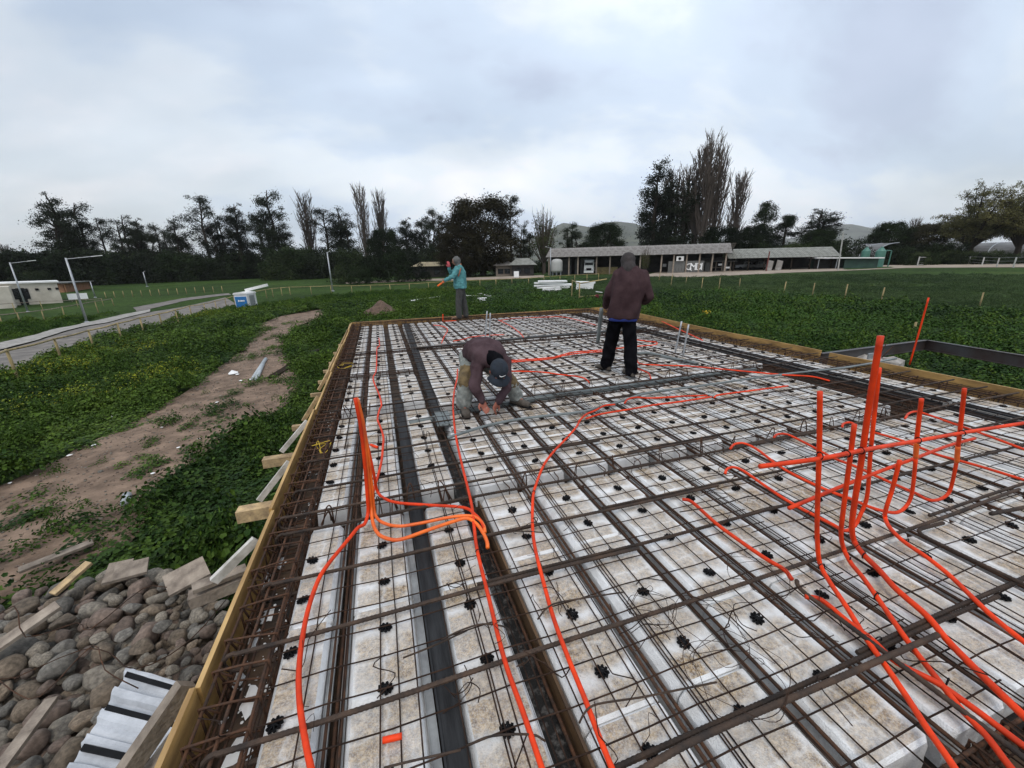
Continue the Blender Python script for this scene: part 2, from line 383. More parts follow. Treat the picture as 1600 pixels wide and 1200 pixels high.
TRACK_L = [(-60, 800), (0, 765), (60, 735), (150, 690), (230, 650), (310, 602), (375, 552), (398, 526), (406, 508), (437, 495), (500, 484)]
TRACK_R = [(-60, 935), (0, 900), (90, 868), (190, 822), (225, 770), (250, 725), (360, 662), (440, 622), (466, 594), (462, 566), (444, 545), (452, 522), (480, 504), (520, 488)]
drape('dirt_track', TRACK_L, TRACK_R, M['track'], .03, 90, 16, .06, 0, .27, kind='structure')
ROAD_N = [(-300, 700), (-120, 636), (0, 590), (60, 568), (150, 531), (230, 512), (300, 496), (372, 474)]
ROAD_F = [(-300, 625), (-120, 576), (0, 549), (60, 533), (130, 512), (190, 499), (235, 488), (352, 465)]
drape('road', ROAD_N, ROAD_F, M['asphalt'], .03, 80, 6, 0, .25, 0, kind='structure')
drape('kerb', ROAD_F[:7], [(-300, 608), (-120, 562), (0, 538), (60, 524), (130, 506), (190, 493), (235, 484)], M['kerb'], .10, 60, 3, .04, kind='structure')
drape('far_path', [(215, 487), (290, 470), (350, 462), (362, 461)], [(208, 481), (288, 466), (345, 459.5), (357, 458.5)], M['asphalt'], .05, 20, 4, .1, kind='structure')
drape('dirt_road', [(1000, 432), (1080, 434), (1160, 430), (1240, 426), (1330, 423), (1420, 419), (1560, 418), (1700, 418)],
      [(1040, 423), (1090, 424), (1160, 420), (1240, 417.5), (1330, 416), (1420, 410), (1560, 411), (1700, 410)], M['farroad'], .05, 60, 5, .2, kind='structure')
drape('far_road', [(540, 444), (640, 440), (760, 437), (850, 434)], [(540, 441), (640, 437), (760, 433), (850, 430)], M['farroad'], .05, 30, 3, .1, kind='structure')

# far hills
def hills():
    mb = MB()
    def ridge(D, prof, depth, base_z, seed, back=1.6):
        n = 140; rows = 14; vs = []
        xs = np.linspace(prof[0][0], prof[-1][0], n)
        ys = np.interp(xs, [p[0] for p in prof], [p[1] for p in prof])
        for j in range(rows + 1):
            t = j / rows
            for i in range(n):
                q = UD(xs[i], ys[i], D); top = q.z
                c = math.sin(min(1, t * 1.0) * math.pi / 2)
                dd = D - depth * (1 - t); s = dd / D
                nz = noise.fractal(Vector((xs[i] * .02, t * 3, seed)), .9, 2, 5)
                z = base_z + (top - base_z) * (c ** 1.1) * (dd / D if t < 1 else 1)
                if t < 1: z += nz * (top - base_z) * .10 * math.sin(t * math.pi)
                vs.append((q.x * s, q.y * s, z))
        for i in range(n):
            q = UD(xs[i], ys[i], D); vs.append((q.x * back, q.y * back, base_z - 5))
        w = n
        fs = [(j * w + i, j * w + i + 1, (j + 1) * w + i + 1, (j + 1) * w + i) for j in range(rows + 1) for i in range(w - 1)]
        mb.add(vs, fs)
    ridge(2600, [(780, 400), (830, 372), (880, 348), (905, 352), (928, 356), (945, 348), (965, 346), (992, 349), (1020, 360), (1060, 372), (1150, 380), (1250, 385), (1300, 397)], 1500, -3, 2)
    ridge(5200, [(1150, 385), (1240, 372), (1290, 352), (1330, 350), (1370, 358), (1420, 372), (1500, 378), (1620, 386), (1750, 392)], 2200, -3, 9)
    ridge(4200, [(-300, 430), (-100, 414), (60, 405), (200, 408), (420, 404), (600, 402), (780, 398), (850, 402)], 1700, -3, 5)
    return mb.mesh('hills', M['hill'], True, fix=False)
M['hill'] = mat('hill_scrub', (.085, .09, .055), .95, 0, col2=(.018, .026, .018), scale=.012, space='World', detail=14, bump=0)
obj('hills', hills(), kind='structure')
# the air: far hills fade towards the sky
hz = MB(); hz.box((0, 0, 345), (15000, 15000, 710)); hm = bpy.data.materials.new('haze'); hm.use_nodes = True; hn = hm.node_tree; hn.nodes.clear()
ho = hn.nodes.new('ShaderNodeOutputMaterial'); hv = hn.nodes.new('ShaderNodeVolumePrincipled'); hv.inputs['Color'].default_value = (.96, .98, 1, 1); hv.inputs['Density'].default_value = .00010; hn.links.new(hv.outputs[0], ho.inputs['Volume'])
obj('haze', hz.mesh('haze', hm), kind='stuff')

# ------------------------------------------------------------------ leaf clumps for ground cover
def clump(name, n, rad, h, leaf, mat_, seed, upright=0.0):
    r = random.Random(seed); mb = MB()
    for i in range(n):
        a = r.uniform(0, 6.283); q = rad * math.sqrt(r.random())
        z = h * (1 - .55 * (q / rad) ** 2) * r.uniform(.45, 1.0)
        c = Vector((q * math.cos(a), q * math.sin(a), z))
        tilt = r.uniform(.1, .9) + upright; ta = a + r.uniform(-1.4, 1.4)
        nrm = Vector((math.sin(tilt) * math.cos(ta), math.sin(tilt) * math.sin(ta), math.cos(tilt)))
        u = nrm.orthogonal().normalized(); w = nrm.cross(u); s = leaf * r.uniform(.6, 1.25) * .5
        k = 5 if upright < .5 else 4
        vs = [c - nrm * s * .25]
        for j in range(k):
            b = 6.283 * j / k + r.uniform(-.15, .15); rr = s * r.uniform(.8, 1.15)
            vs.append(c + (u * math.cos(b) * (1 if upright < .5 else .35) + w * math.sin(b)) * rr)
        mb.add(vs, [(0, 1 + j, 1 + (j + 1) % k) for j in range(k)])
    return mb.mesh(name, mat_, False, fix=False)
def scatter(name, pts, rots, scls, meshes, label=None, kind='stuff', seed=1, zs=None):
    """one object that carries a leaf clump on each of its points"""
    src = bpy.data.collections.new(name + '_clumps')
    for k_, me in enumerate(meshes):
        src.objects.link(bpy.data.objects.new('clump', me))
    me = bpy.data.meshes.new(name); me.from_pydata([tuple(p) for p in pts], [], [])
    a = me.attributes.new('rz', 'FLOAT', 'POINT'); a.data.foreach_set('value', np.asarray(rots, np.float32))
    a = me.attributes.new('sc', 'FLOAT', 'POINT'); a.data.foreach_set('value', np.asarray(scls, np.float32))
    a = me.attributes.new('sz', 'FLOAT', 'POINT'); a.data.foreach_set('value', np.asarray(scls if zs is None else zs, np.float32))
    o = obj(name, me, kind=kind)
    if label: o['label'] = label
    ng = bpy.data.node_groups.new(name, 'GeometryNodeTree'); ng.interface.new_socket('Geometry', in_out='INPUT', socket_type='NodeSocketGeometry'); ng.interface.new_socket('Geometry', in_out='OUTPUT', socket_type='NodeSocketGeometry')
    gi = ng.nodes.new('NodeGroupInput'); go = ng.nodes.new('NodeGroupOutput')
    ci = ng.nodes.new('GeometryNodeCollectionInfo'); ci.inputs[0].default_value = src; ci.inputs[1].default_value = True; ci.inputs[2].default_value = True
    ip = ng.nodes.new('GeometryNodeInstanceOnPoints'); ip.inputs['Pick Instance'].default_value = True
    def attr(n_):
        q = ng.nodes.new('GeometryNodeInputNamedAttribute'); q.data_type = 'FLOAT'; q.inputs[0].default_value = n_; return q.outputs[0]
    cx = ng.nodes.new('ShaderNodeCombineXYZ'); ng.links.new(attr('rz'), cx.inputs[2])
    er = ng.nodes.new('FunctionNodeEulerToRotation'); ng.links.new(cx.outputs[0], er.inputs[0])
    ng.links.new(gi.outputs[0], ip.inputs['Points']); ng.links.new(ci.outputs[0], ip.inputs['Instance'])
    cs = ng.nodes.new('ShaderNodeCombineXYZ'); s_ = attr('sc'); ng.links.new(s_, cs.inputs[0]); ng.links.new(s_, cs.inputs[1]); ng.links.new(attr('sz'), cs.inputs[2])
    ng.links.new(er.outputs[0], ip.inputs['Rotation']); ng.links.new(cs.outputs[0], ip.inputs['Scale'])
    ng.links.new(ip.outputs[0], go.inputs[0])
    md = o.modifiers.new('scatter', 'NODES'); md.node_group = ng
    return o

def poly_xy(pts, up=0): return np.array([(G(*p, up).x, G(*p, up).y) for p in pts])
def inside(poly, x, y):
    c = np.zeros(x.shape, bool); j = len(poly) - 1
    for i in range(len(poly)):
        xi, yi = poly[i]; xj, yj = poly[j]
        with np.errstate(divide='ignore', invalid='ignore'):
            c ^= ((yi > y) != (yj > y)) & (x < (xj - xi) * (y - yi) / (yj - yi + 1e-12) + xi)
        j = i
    return c
track_poly = np.concatenate([poly_xy(TRACK_L), poly_xy(TRACK_R[::-1], .27)])
road_poly = poly_xy(ROAD_N + [(-300, 606), (-120, 560), (0, 536), (60, 522), (130, 503), (190, 490), (235, 482), (352, 465)][::-1])
pile_poly = poly_xy([(-200, 968), (0, 930), (110, 893), (200, 880), (280, 896), (330, 930), (370, 960), (330, 1300), (-200, 1400)], .38)
farpath_poly = poly_xy([(215, 487), (290, 470), (350, 462), (345, 457), (285, 462), (200, 478)])
droad_poly = poly_xy([(1000, 432), (1080, 434), (1160, 430), (1240, 426), (1330, 423), (1420, 419), (1560, 418), (1700, 418), (1700, 410), (1560, 411), (1420, 410), (1330, 416), (1240, 417.5), (1160, 420), (1090, 424), (1040, 423)])
rs = np.random.RandomState(3)
def candidates(r0, r1, a0, a1, kspace, smin, amp=1.0):
    """random points, spacing growing with distance; a in degrees from +Y towards +X"""
    out = []; r = r0
    while r < r1:
        s = max(smin, kspace * r); dr = s * 4
        area = math.radians(a1 - a0) * ((r + dr) ** 2 - r * r) / 2
        n = int(area / s / s); aa = np.radians(rs.uniform(a0, a1, n)); rr = np.sqrt(rs.uniform(r * r, (r + dr) ** 2, n))
        out.append(np.stack([rr * np.sin(aa), rr * np.cos(aa), np.full(n, s)], 1)); r += dr
    return np.concatenate(out)
def vnoise(x, y, s, seed=0):
    return np.array([noise.noise(Vector((a * s, b * s, seed))) for a, b in zip(x, y)])
def cover(name, c, keep, meshes, hscale=1.0, base=.18, zmax=1.3):
    c = c[keep]; z = TZ(c[:, 0], c[:, 1])
    sc_ = c[:, 2] / base * rs.uniform(.75, 1.3, len(c)) * hscale
    sc_ = np.clip(sc_, .4, 6); zz_ = np.minimum(sc_, zmax * rs.uniform(.7, 1.2, len(c))) * np.clip(.95 + 1.3 * vnoise(c[:, 0], c[:, 1], .65, 21) + .7 * vnoise(c[:, 0], c[:, 1], 1.9, 2), .35, 2.0)
    return scatter(name, np.stack([c[:, 0], c[:, 1], z], 1), rs.uniform(0, 6.28, len(c)), sc_, meshes, zs=zz_)
deck_keep = lambda c: ~((c[:, 0] > -1.02) & (c[:, 0] < 7.0) & (c[:, 1] > -2) & (c[:, 1] < 12.9))
# left side
c = candidates(1.5, 62, -66, 14, .0085, .13)
x, y = c[:, 0], c[:, 1]
rr_ = np.hypot(x, y); wj = .22 + .022 * rr_; on_track = inside(track_poly, x + wj * (1.2 * vnoise(x, y, .8, 31) + .8 * vnoise(x, y, 2.6, 32)), y + wj * 2 * vnoise(x, y, .8, 33)) & inside(track_poly, x, y); on_road = inside(road_poly, x, y) | inside(farpath_poly, x, y); on_pile = inside(pile_poly, x, y)
nz = vnoise(x, y, .55, 3); nf = vnoise(x, y, 1.7, 8)
keep = deck_keep(c) & ~on_road & ~on_pile & ~on_track
gap = (nz + .5 * nf < -.62)
keep &= ~(gap & (x > -9) & (y < 30))
weeds = [clump('weed_clump', 44, .19, .28, .052, M['weed'], s) for s in range(4)] + [clump('weed_grass', 40, .16, .34, .07, M['grassy'], 11, 1.0), clump('weed_tall', 30, .13, .42, .04, M['weed'], 12, .4)]
leftx = keep & (np.hypot(x, y) < 40)
cover('weeds', c, leftx, weeds, 1.0, .14)
grassm = [clump('grass_clump', 30, .22, .30, .12, M['grassy'], 20 + s, .8) for s in range(4)]
cover('field_grass', c, keep & ~leftx, grassm, .85, .2)
# far centre and right
c = candidates(5, 80, 8, 100, .0085, .14)
x, y = c[:, 0], c[:, 1]; r_ = np.hypot(x, y)
keep = deck_keep(c) & ~inside(droad_poly, x, y) & ~((x > 6.9) & (x < 7.4) & (y > 3) & (y < 4.2))
crops = [clump('crop_clump', 44, .20, .24, .052, M['crop'], 40 + s) for s in range(4)] + [clump('crop_tall', 34, .15, .33, .045, M['weed'], 46, .3)]
pa, pb, pc = G(1010, 440), G(1228, 460), G(1640, 480)
line = poly_xy([(905, 470), (1010, 458), (1120, 456), (1228, 462), (1322, 472), (1380, 477), (1535, 487), (1760, 500), (1760, 403), (905, 413)])
far = inside(line, x, y)
cover('crop_cover', c, keep & ~far, crops, 1.0, .15)
fieldm = [clump('field_clump', 26, .26, .20, .10, M['field'], 60 + s, .5) for s in range(4)]
cover('far_field_crop', c, keep & far, fieldm, .6, .2)
# small tufts on the bare track
c = []; rt = random.Random(31)
tuft_xy = [(G(px, py), s) for px, py, s in ((65, 783, .16), (150, 790, .1), (190, 815, .22), (232, 740, .2), (262, 722, .16), (330, 655, .22), (345, 662, .2), (275, 668, .3), (268, 665, .2), (325, 690, .12), (305, 700, .1), (20, 820, .18), (35, 815, .15), (75, 850, .25), (100, 840, .2), (150, 850, .25), (390, 560, .5), (430, 545, .45), (425, 530, .35), (400, 600, .25), (355, 620, .3), (230, 700, .08), (460, 505, .5), (420, 515, .4), (365, 640, .25), (295, 640, .12), (440, 600, .3))]
for _ in range(45):
    px = rt.uniform(0, 450); tuft_xy.append((G(px, 790 - px * .55 + rt.uniform(-60, 80)), rt.uniform(.03, .09)))
for g_, s in tuft_xy:
    for _ in range(max(2, int(150 * s * s))):
        a = rt.uniform(0, 6.283); q = s * math.sqrt(rt.random()); c.append((g_.x + q * math.cos(a) * 1.2, g_.y + q * math.sin(a) * 1.6, .08 + .05 * rt.random()))
cover('track_tufts', np.array(c), np.ones(len(c), bool), weeds, 1.0, .16, .5)
# yellow flowering weeds
c = []
for px, py, rad, n in ((150, 560, 2.6, 240), (95, 585, 1.8, 130), (345, 492, 3.2, 170), (300, 500, 3, 110), (50, 640, 1.2, 50), (230, 600, 1.4, 70), (712, 452, 2.2, 90)):
    p = G(px, py)
    for _ in range(n * 2):
        a = rnd.uniform(0, 6.283); q = rad * math.sqrt(rnd.random()); c.append((p.x + q * math.cos(a), p.y + q * math.sin(a), .2))
c = np.array(c); ok = ~inside(track_poly, c[:, 0], c[:, 1]) & ~inside(road_poly, c[:, 0], c[:, 1])
mus = [clump('mustard_clump', 26, .14, .40, .03, M['mustard'], 80 + s, .3) for s in range(3)]
cover('flowering_weeds', c, ok, mus, 1.0, .2)
# ------------------------------------------------------------------ trees
def leaf_cloud(mb, centres, per, leaf, rr, seed, droop=.0, fuzzy=True):
    r = np.random.RandomState(seed); vs = []; fs = []
    for (c, R) in centres:
        n = max(8, int(per * (R / rr) ** 2))
        d = r.normal(size=(n, 3)); d /= np.linalg.norm(d, axis=1)[:, None]
        p = np.array(c) + r.normal(size=(n, 3)) * R * np.array([.62, .62, .5]) if fuzzy else np.array(c) + d * (R * r.uniform(.35, 1.0, (n, 1)) ** .6) * np.array([1, 1, .8])
        u = r.normal(size=(n, 3)); u[:, 2] -= droop; u /= np.linalg.norm(u, axis=1)[:, None]
        v = np.cross(u, r.normal(size=(n, 3))); v /= np.linalg.norm(v, axis=1)[:, None]
        s = leaf * r.uniform(.5, 1.3, (n, 1))
        b = len(vs)
        q = np.stack([p - u * s, p + v * s * .45, p + u * s, p - v * s * .45], 1).reshape(-1, 3)
        vs.extend(q.tolist()); fs.extend([(b + 4 * i, b + 4 * i + 1, b + 4 * i + 2, b + 4 * i + 3) for i in range(n)])
    mb.add(vs, fs)
def tree_parts(kind, seed):
    """unit-height tree: (trunk mesh, crown mesh)"""
    r = random.Random(seed); tb = MB(); cb = MB(); cents = []
    if kind == 'euc':
        lean = r.uniform(-.05, .05); tops = r.choice((1, 2, 2, 3))
        for t in range(tops):
            ox = r.uniform(-.09, .09) * (tops > 1); ht = 1.0 if t == 0 else r.uniform(.7, .92)
            axis = [(lean * k / 6 + ox * min(1, k / 3) + r.uniform(-.012, .012), r.uniform(-.02, .02) + ox * .5, ht * k / 6) for k in range(7)]
            tb.tube(axis, [.022 * (1 - k / 6.6) + .002 for k in range(7)], 6)
            n = 40
            for i in range(n):
                f = max(.10, r.uniform(.06, .98)); k = min(5, int(f * 6)); a0 = Vector(axis[k]).lerp(Vector(axis[k + 1]), f * 6 - k)
                w = (.14 * math.sin(math.pi * min(1, (1.05 - f) * .8 + .08)) ** .8 + .03) * (1 if tops == 1 else .8)
                a = r.uniform(0, 6.283); q = w * r.uniform(.3, 1.15)
                c = a0 + Vector((math.cos(a) * q, math.sin(a) * q, q * .35))
                cents.append((tuple(c), r.uniform(.022, .058)))
                tb.tube([a0 - Vector((0, 0, .03)), (a0 + c) / 2, c], [.006, .004, .002], 3, caps=False)
        leaf_cloud(cb, cents, 215, .0085, .045, seed, .8)
    elif kind == 'round':
        tb.tube([(0, 0, 0), (.01, 0, .25), (.0, .01, .5)], [.035, .028, .012], 6)
        for i in range(150):
            th = r.uniform(0, 6.283); f = r.uniform(.08, .93); w = .40 * math.sin(math.pi * (f * .86 + .10)) ** .7
            q = w * math.sqrt(r.uniform(.25, 1)); c = Vector((math.cos(th) * q, math.sin(th) * q, f))
            cents.append((tuple(c), r.uniform(.045, .085)))
            if i % 3 == 0: tb.tube([(0, 0, .15 + .3 * f), tuple(c * .5 + Vector((0, 0, .12))), tuple(c)], [.014, .008, .002], 3, caps=False)
        leaf_cloud(cb, cents, 330, .0115, .065, seed)
    elif kind == 'conifer':
        tb.tube([(0, 0, 0), (0, 0, .97)], [.03, .003], 6)
        for i in range(110):
            f = r.uniform(.04, .95) ; w = .30 * (1 - f) ** .75 + .02; th = r.uniform(0, 6.283); q = w * r.uniform(.35, 1.1)
            c = Vector((math.cos(th) * q, math.sin(th) * q, f - q * .12)); cents.append((tuple(c), r.uniform(.03, .06)))
            tb.tube([(0, 0, f), tuple(c)], [.006, .002], 3, caps=False)
        leaf_cloud(cb, cents, 220, .0095, .05, seed)
    elif kind == 'light':                       # leafing tree with twigs showing at the top
        tb.tube([(0, 0, 0), (0, 0, .3)], [.03, .022], 6)
        for i in range(46):
            th = r.uniform(0, 6.283); f = r.uniform(.45, 1.0); q = .34 * r.uniform(.1, 1) * (1.25 - f) ** .5
            tip = Vector((math.cos(th) * q + (.10 * (f - .5)), math.sin(th) * q, f)); mid = Vector((tip.x * .45, tip.y * .45, f * .55))
            pts = catmull([(0, 0, .15), mid, tip], 4); tb.tube(pts, [.011 * (1 - k / len(pts)) + .0016 for k in range(len(pts))], 3, caps=False)
            for _ in range(5):
                e = mid.lerp(tip, r.uniform(.2, 1)); tb.tube([e, e + Vector((r.uniform(-.05, .07), r.uniform(-.05, .05), r.uniform(.03, .11)))], [.0022, .001], 3, caps=False)
            if f < .88: cents.append((tuple(mid.lerp(tip, r.uniform(.3, .9))), r.uniform(.035, .07)))
            cents.append((tuple(mid.lerp(tip, r.uniform(0, .6))), r.uniform(.035, .075)))
        leaf_cloud(cb, cents, 46, .012, .065, seed)
    elif kind == 'poplar':                      # bare lombardy poplar
        tb.tube([(0, 0, 0), (.0, 0, .5), (.004, 0, .98)], [.018, .011, .002], 6)
        for i in range(95):
            z0 = r.uniform(.06, .85); th = r.uniform(0, 6.283); l = (.16 + .40 * (1 - z0)) * r.uniform(.5, 1); w = (.078 * math.sin(math.pi * min(.98, z0 * .62 + .22))) * r.uniform(.3, 1.1)
            u = Vector((math.cos(th), math.sin(th), 0)); a = Vector((0, 0, z0))
            b = a + u * w * .6 + Vector((0, 0, l * .35)); c = a + u * w + Vector((0, 0, min(l, 1.0 - z0)))
            tb.tube(catmull([a, b, c], 3), [.0042, .0038, .0032, .0026, .0021, .0015, .0008], 3, caps=False)
            for _ in range(7):
                e = b.lerp(c, r.uniform(0, 1)); cb.tube([e, e + u * r.uniform(0, .02) + Vector((r.uniform(-.018, .018), r.uniform(-.018, .018), r.uniform(.03, .09)))], [.0019, .0007], 3, caps=False)
    elif kind == 'spread':                      # wide tree with fine twigs and first leaves
        tb.tube([(0, 0, 0), (.01, 0, .16), (0, .01, .3)], [.05, .035, .028], 7)
        for i in range(30):
            th = r.uniform(0, 6.283); f = r.uniform(.42, 1.0); q = .75 * (1.12 - f) ** .55 * r.uniform(.35, 1)
            tip = Vector((math.cos(th) * q, math.sin(th) * q, f)); mid = Vector((tip.x * .5, tip.y * .5, .22 + f * .38))
            pts = catmull([(0, 0, .2), mid, tip], 5); tb.tube(pts, [.016 * (1 - k / len(pts)) + .002 for k in range(len(pts))], 3, caps=False)
            for _ in range(20):
                s = pts[r.randrange(3, len(pts))]; e = s + Vector((r.uniform(-.13, .13), r.uniform(-.13, .13), r.uniform(-.04, .11)))
                tb.tube([s, (s + e) / 2 + Vector((0, 0, .015)), e], [.004, .0026, .0012], 3, caps=False)
                cents.append((tuple(e), .03)); cents.append((tuple(e.lerp(s, .4)), .035))
        leaf_cloud(cb, cents, 30, .0095, .03, seed)
    return tb, cb
M['oliveleaf'] = leafmat('young_olive_leaves', (.15, .14, .055), (.07, .07, .028), .7, .1, None, .2)
KM = {'euc': ('trunk', 'euc'), 'round': ('trunk', 'dark'), 'conifer': ('trunk', 'dark'), 'light': ('twig', 'spring'), 'poplar': ('twig', 'twig'), 'spread': ('trunk', 'oliveleaf'), 'oliveround': ('twig', 'olive'), 'olivepop': ('twig', 'twig')}
PROTO = {}
def get_proto(kind, v):
    key = (kind, v)
    if key not in PROTO:
        tb, cb = tree_parts('round' if kind == 'oliveround' else kind, hash(kind) % 7 * 0 + len(kind) * 31 + v * 7)
        PROTO[key] = (tb.mesh(kind + '_trunk', M[KM[kind][0]], False, fix=False), cb.mesh(kind + '_crown', M[KM[kind][1]], False, fix=False))
    return PROTO[key]
NAMEOF = {'euc': 'eucalyptus_tree', 'round': 'broad_tree', 'conifer': 'conifer_tree', 'light': 'leafing_tree', 'poplar': 'poplar_tree', 'spread': 'spreading_tree', 'oliveround': 'broad_tree'}
def tree(kind, v, px, pytop, D, label, wscale=1.0, group=None):
    top = UD(px, pytop, D); zb = tz(top.x, top.y) - .1; h = top.z - zb
    tm, cm = get_proto(kind, v)
    t = thing(NAMEOF[kind], label, 'tree', (top.x, top.y, zb), rnd.uniform(0, 6.28), group)
    t.scale = (h * wscale, h * wscale, h)
    obj('trunk', tm, t); obj('crown', cm, t)
    return t
LT = [ # kind, variant, px, top py, distance, width, label
 ('euc', 0, 58, 305, 175, 1.15, 'tall ragged eucalyptus standing behind the cream house, leftmost of the dark tree belt'),
 ('euc', 1, 100, 316, 178, 1.1, 'tall eucalyptus with a lobed top, second from the left in the dark tree belt'),
 ('euc', 2, 128, 372, 185, 1.2, 'low dark tree filling the gap right of the two tall eucalyptus trees'),
 ('euc', 3, 152, 345, 175, 1.1, 'thin-topped eucalyptus behind the tilted lamp post on the left'),
 ('euc', 4, 185, 336, 172, 1.2, 'dark eucalyptus with a flat tufted top behind the orange-brown shed'),
 ('euc', 0, 212, 341, 176, 1.1, 'dark eucalyptus between the flat tufted one and the thin pale stake'),
 ('euc', 2, 238, 352, 172, 1.1, 'lower eucalyptus leaning into the dark belt above the left field'),
 ('euc', 1, 268, 342, 168, 1.15, 'bulky dark eucalyptus left of the tall narrow-topped one'),
 ('euc', 3, 306, 311, 165, 1.15, 'tall eucalyptus with a narrow leaning top over the left field'),
 ('euc', 4, 334, 330, 170, 1.0, 'thin see-through eucalyptus right of the narrow leaning one'),
 ('euc', 0, 358, 317, 162, 1.1, 'eucalyptus with a hanging crown behind the blue site cabin'),
 ('euc', 1, 404, 296, 158, 1.05, 'tallest eucalyptus of the left belt with bare stretches of trunk'),
 ('euc', 2, 437, 350, 160, 1.25, 'dark bushy eucalyptus between the tallest one and the first bare poplar'),
 ('poplar', 0, 472, 301, 165, 1.5, 'bare grey poplar, leftmost of the three behind the hedge'),
 ('euc', 3, 504, 330, 155, 1.35, 'broad dark eucalyptus just right of the leftmost bare poplar'),
 ('euc', 4, 530, 325, 158, 1.3, 'broad dark eucalyptus just left of the tallest bare poplar of the left belt'),
 ('poplar', 1, 560, 293, 150, 1.25, 'bare grey poplar above the left hedge, tallest of the three'),
 ('poplar', 2, 590, 302, 152, 1.3, 'bare grey poplar above the left hedge, right of the tallest'),
 ('round', 0, 598, 355, 140, .95, 'dark round-headed tree at the foot of the bare poplars'),
 ('euc', 0, 630, 340, 150, 1.1, 'greyish eucalyptus right of the bare poplars'),
 ('euc', 1, 652, 338, 150, 1.0, 'slim dark eucalyptus left of the big brown-crowned tree'),
 ('euc', 2, 674, 328, 150, 1.0, 'slim dark eucalyptus touching the big brown-crowned tree'),
 ('oliveround', 0, 750, 303, 112, 1.25, 'big brown-crowned broad tree behind the man in the turquoise jacket'),
 ('euc', 3, 797, 310, 125, 1.0, 'dark tree rising behind the right shoulder of the big brown-crowned tree'),
 ('oliveround', 1, 718, 350, 105, 1.1, 'low brown bushy tree at the left foot of the big brown-crowned tree'),
 ('light', 0, 850, 318, 115, 1.05, 'yellow-green leafing tree with upright bare twigs left of the long shed'),
 ('euc', 4, 818, 345, 118, .9, 'small dark tree between the brown-crowned tree and the yellow-green one'),
 ('euc', 2, 896, 350, 120, 1.1, 'small dark tree against the hill left of the spreading one'),
 ('round', 1, 944, 347, 125, 1.1, 'small spreading dark tree alone against the hill above the long shed'),
 ('euc', 1, 1028, 255, 140, 1.1, 'large leaning eucalyptus at the left end of the big poplar clump'),
 ('poplar', 2, 1052, 268, 146, 1.6, 'bare poplar half hidden behind the large leaning eucalyptus'),
 ('euc', 4, 1062, 275, 140, 1.2, 'dark eucalyptus between the leaning one and the tallest poplars'),
 ('poplar', 0, 1080, 258, 142, 1.6, 'bare poplar at the left of the tallest poplar group'),
 ('poplar', 1, 1098, 238, 140, 1.5, 'bare brown poplar just left of the tallest poplar'),
 ('poplar', 2, 1115, 214, 136, 1.35, 'tallest bare poplar above the long shed'),
 ('poplar', 0, 1131, 226, 138, 1.35, 'bare poplar just right of the tallest poplar'),
 ('poplar', 1, 1158, 274, 140, 1.6, 'shorter bare poplar standing apart right of the poplar group'),
 ('conifer', 0, 1200, 313, 133, 1.1, 'pointed dark conifer behind the second open shed'),
 ('conifer', 1, 1232, 334, 132, 1.4, 'broad dark conifer right of the pointed one'),
 ('round', 2, 1180, 350, 128, 1.0, 'dark bushy tree below the pointed conifer'),
 ('round', 0, 1130, 352, 126, 1.3, 'dark bushy tree behind the roof end of the long shed'),
 ('euc', 0, 1308, 325, 133, 1.9, 'open-crowned dark tree with a pale leaning stake left of the green tanks'),
 ('round', 1, 1283, 358, 128, 1.1, 'dark bushy tree behind the right end of the open shed'),
 ('round', 2, 1398, 345, 153, 1.2, 'dark round tree behind the green tanks'),
 ('oliveround', 2, 1455, 348, 155, 1.3, 'brownish bush-like tree between the round tree and the big spreading tree'),
 ('poplar', 1, 1432, 343, 215, 2.0, 'small far bare poplar right of the dark round tree'),
 ('poplar', 2, 1378, 350, 215, 1.6, 'small far bare poplar left of the dark round tree'),
 ('light', 1, 1415, 352, 180, 1.2, 'small olive leafing tree behind the dark round tree'),
 ('spread', 0, 1545, 290, 150, .95, 'big spreading tree with fine twigs and first leaves by the glasshouse'),
 ('spread', 1, 1625, 284, 150, .9, 'big spreading tree at the right edge beside the glasshouse'),
 ('light', 2, 1010, 385, 84, .85, 'small young yellowish tree in front of the long shed'),
]
for kind, v, px, py, D, w, lab in LT: tree(kind, v, px, py, D, lab, w)
for i, (px, py) in enumerate(((-12, 388), (4, 384), (18, 392), (31, 403))):
    tree('poplar', i % 3, px, py, 240, 'bare grey poplar in the far row at the left edge', 1.7, 'far bare poplars at the left edge')
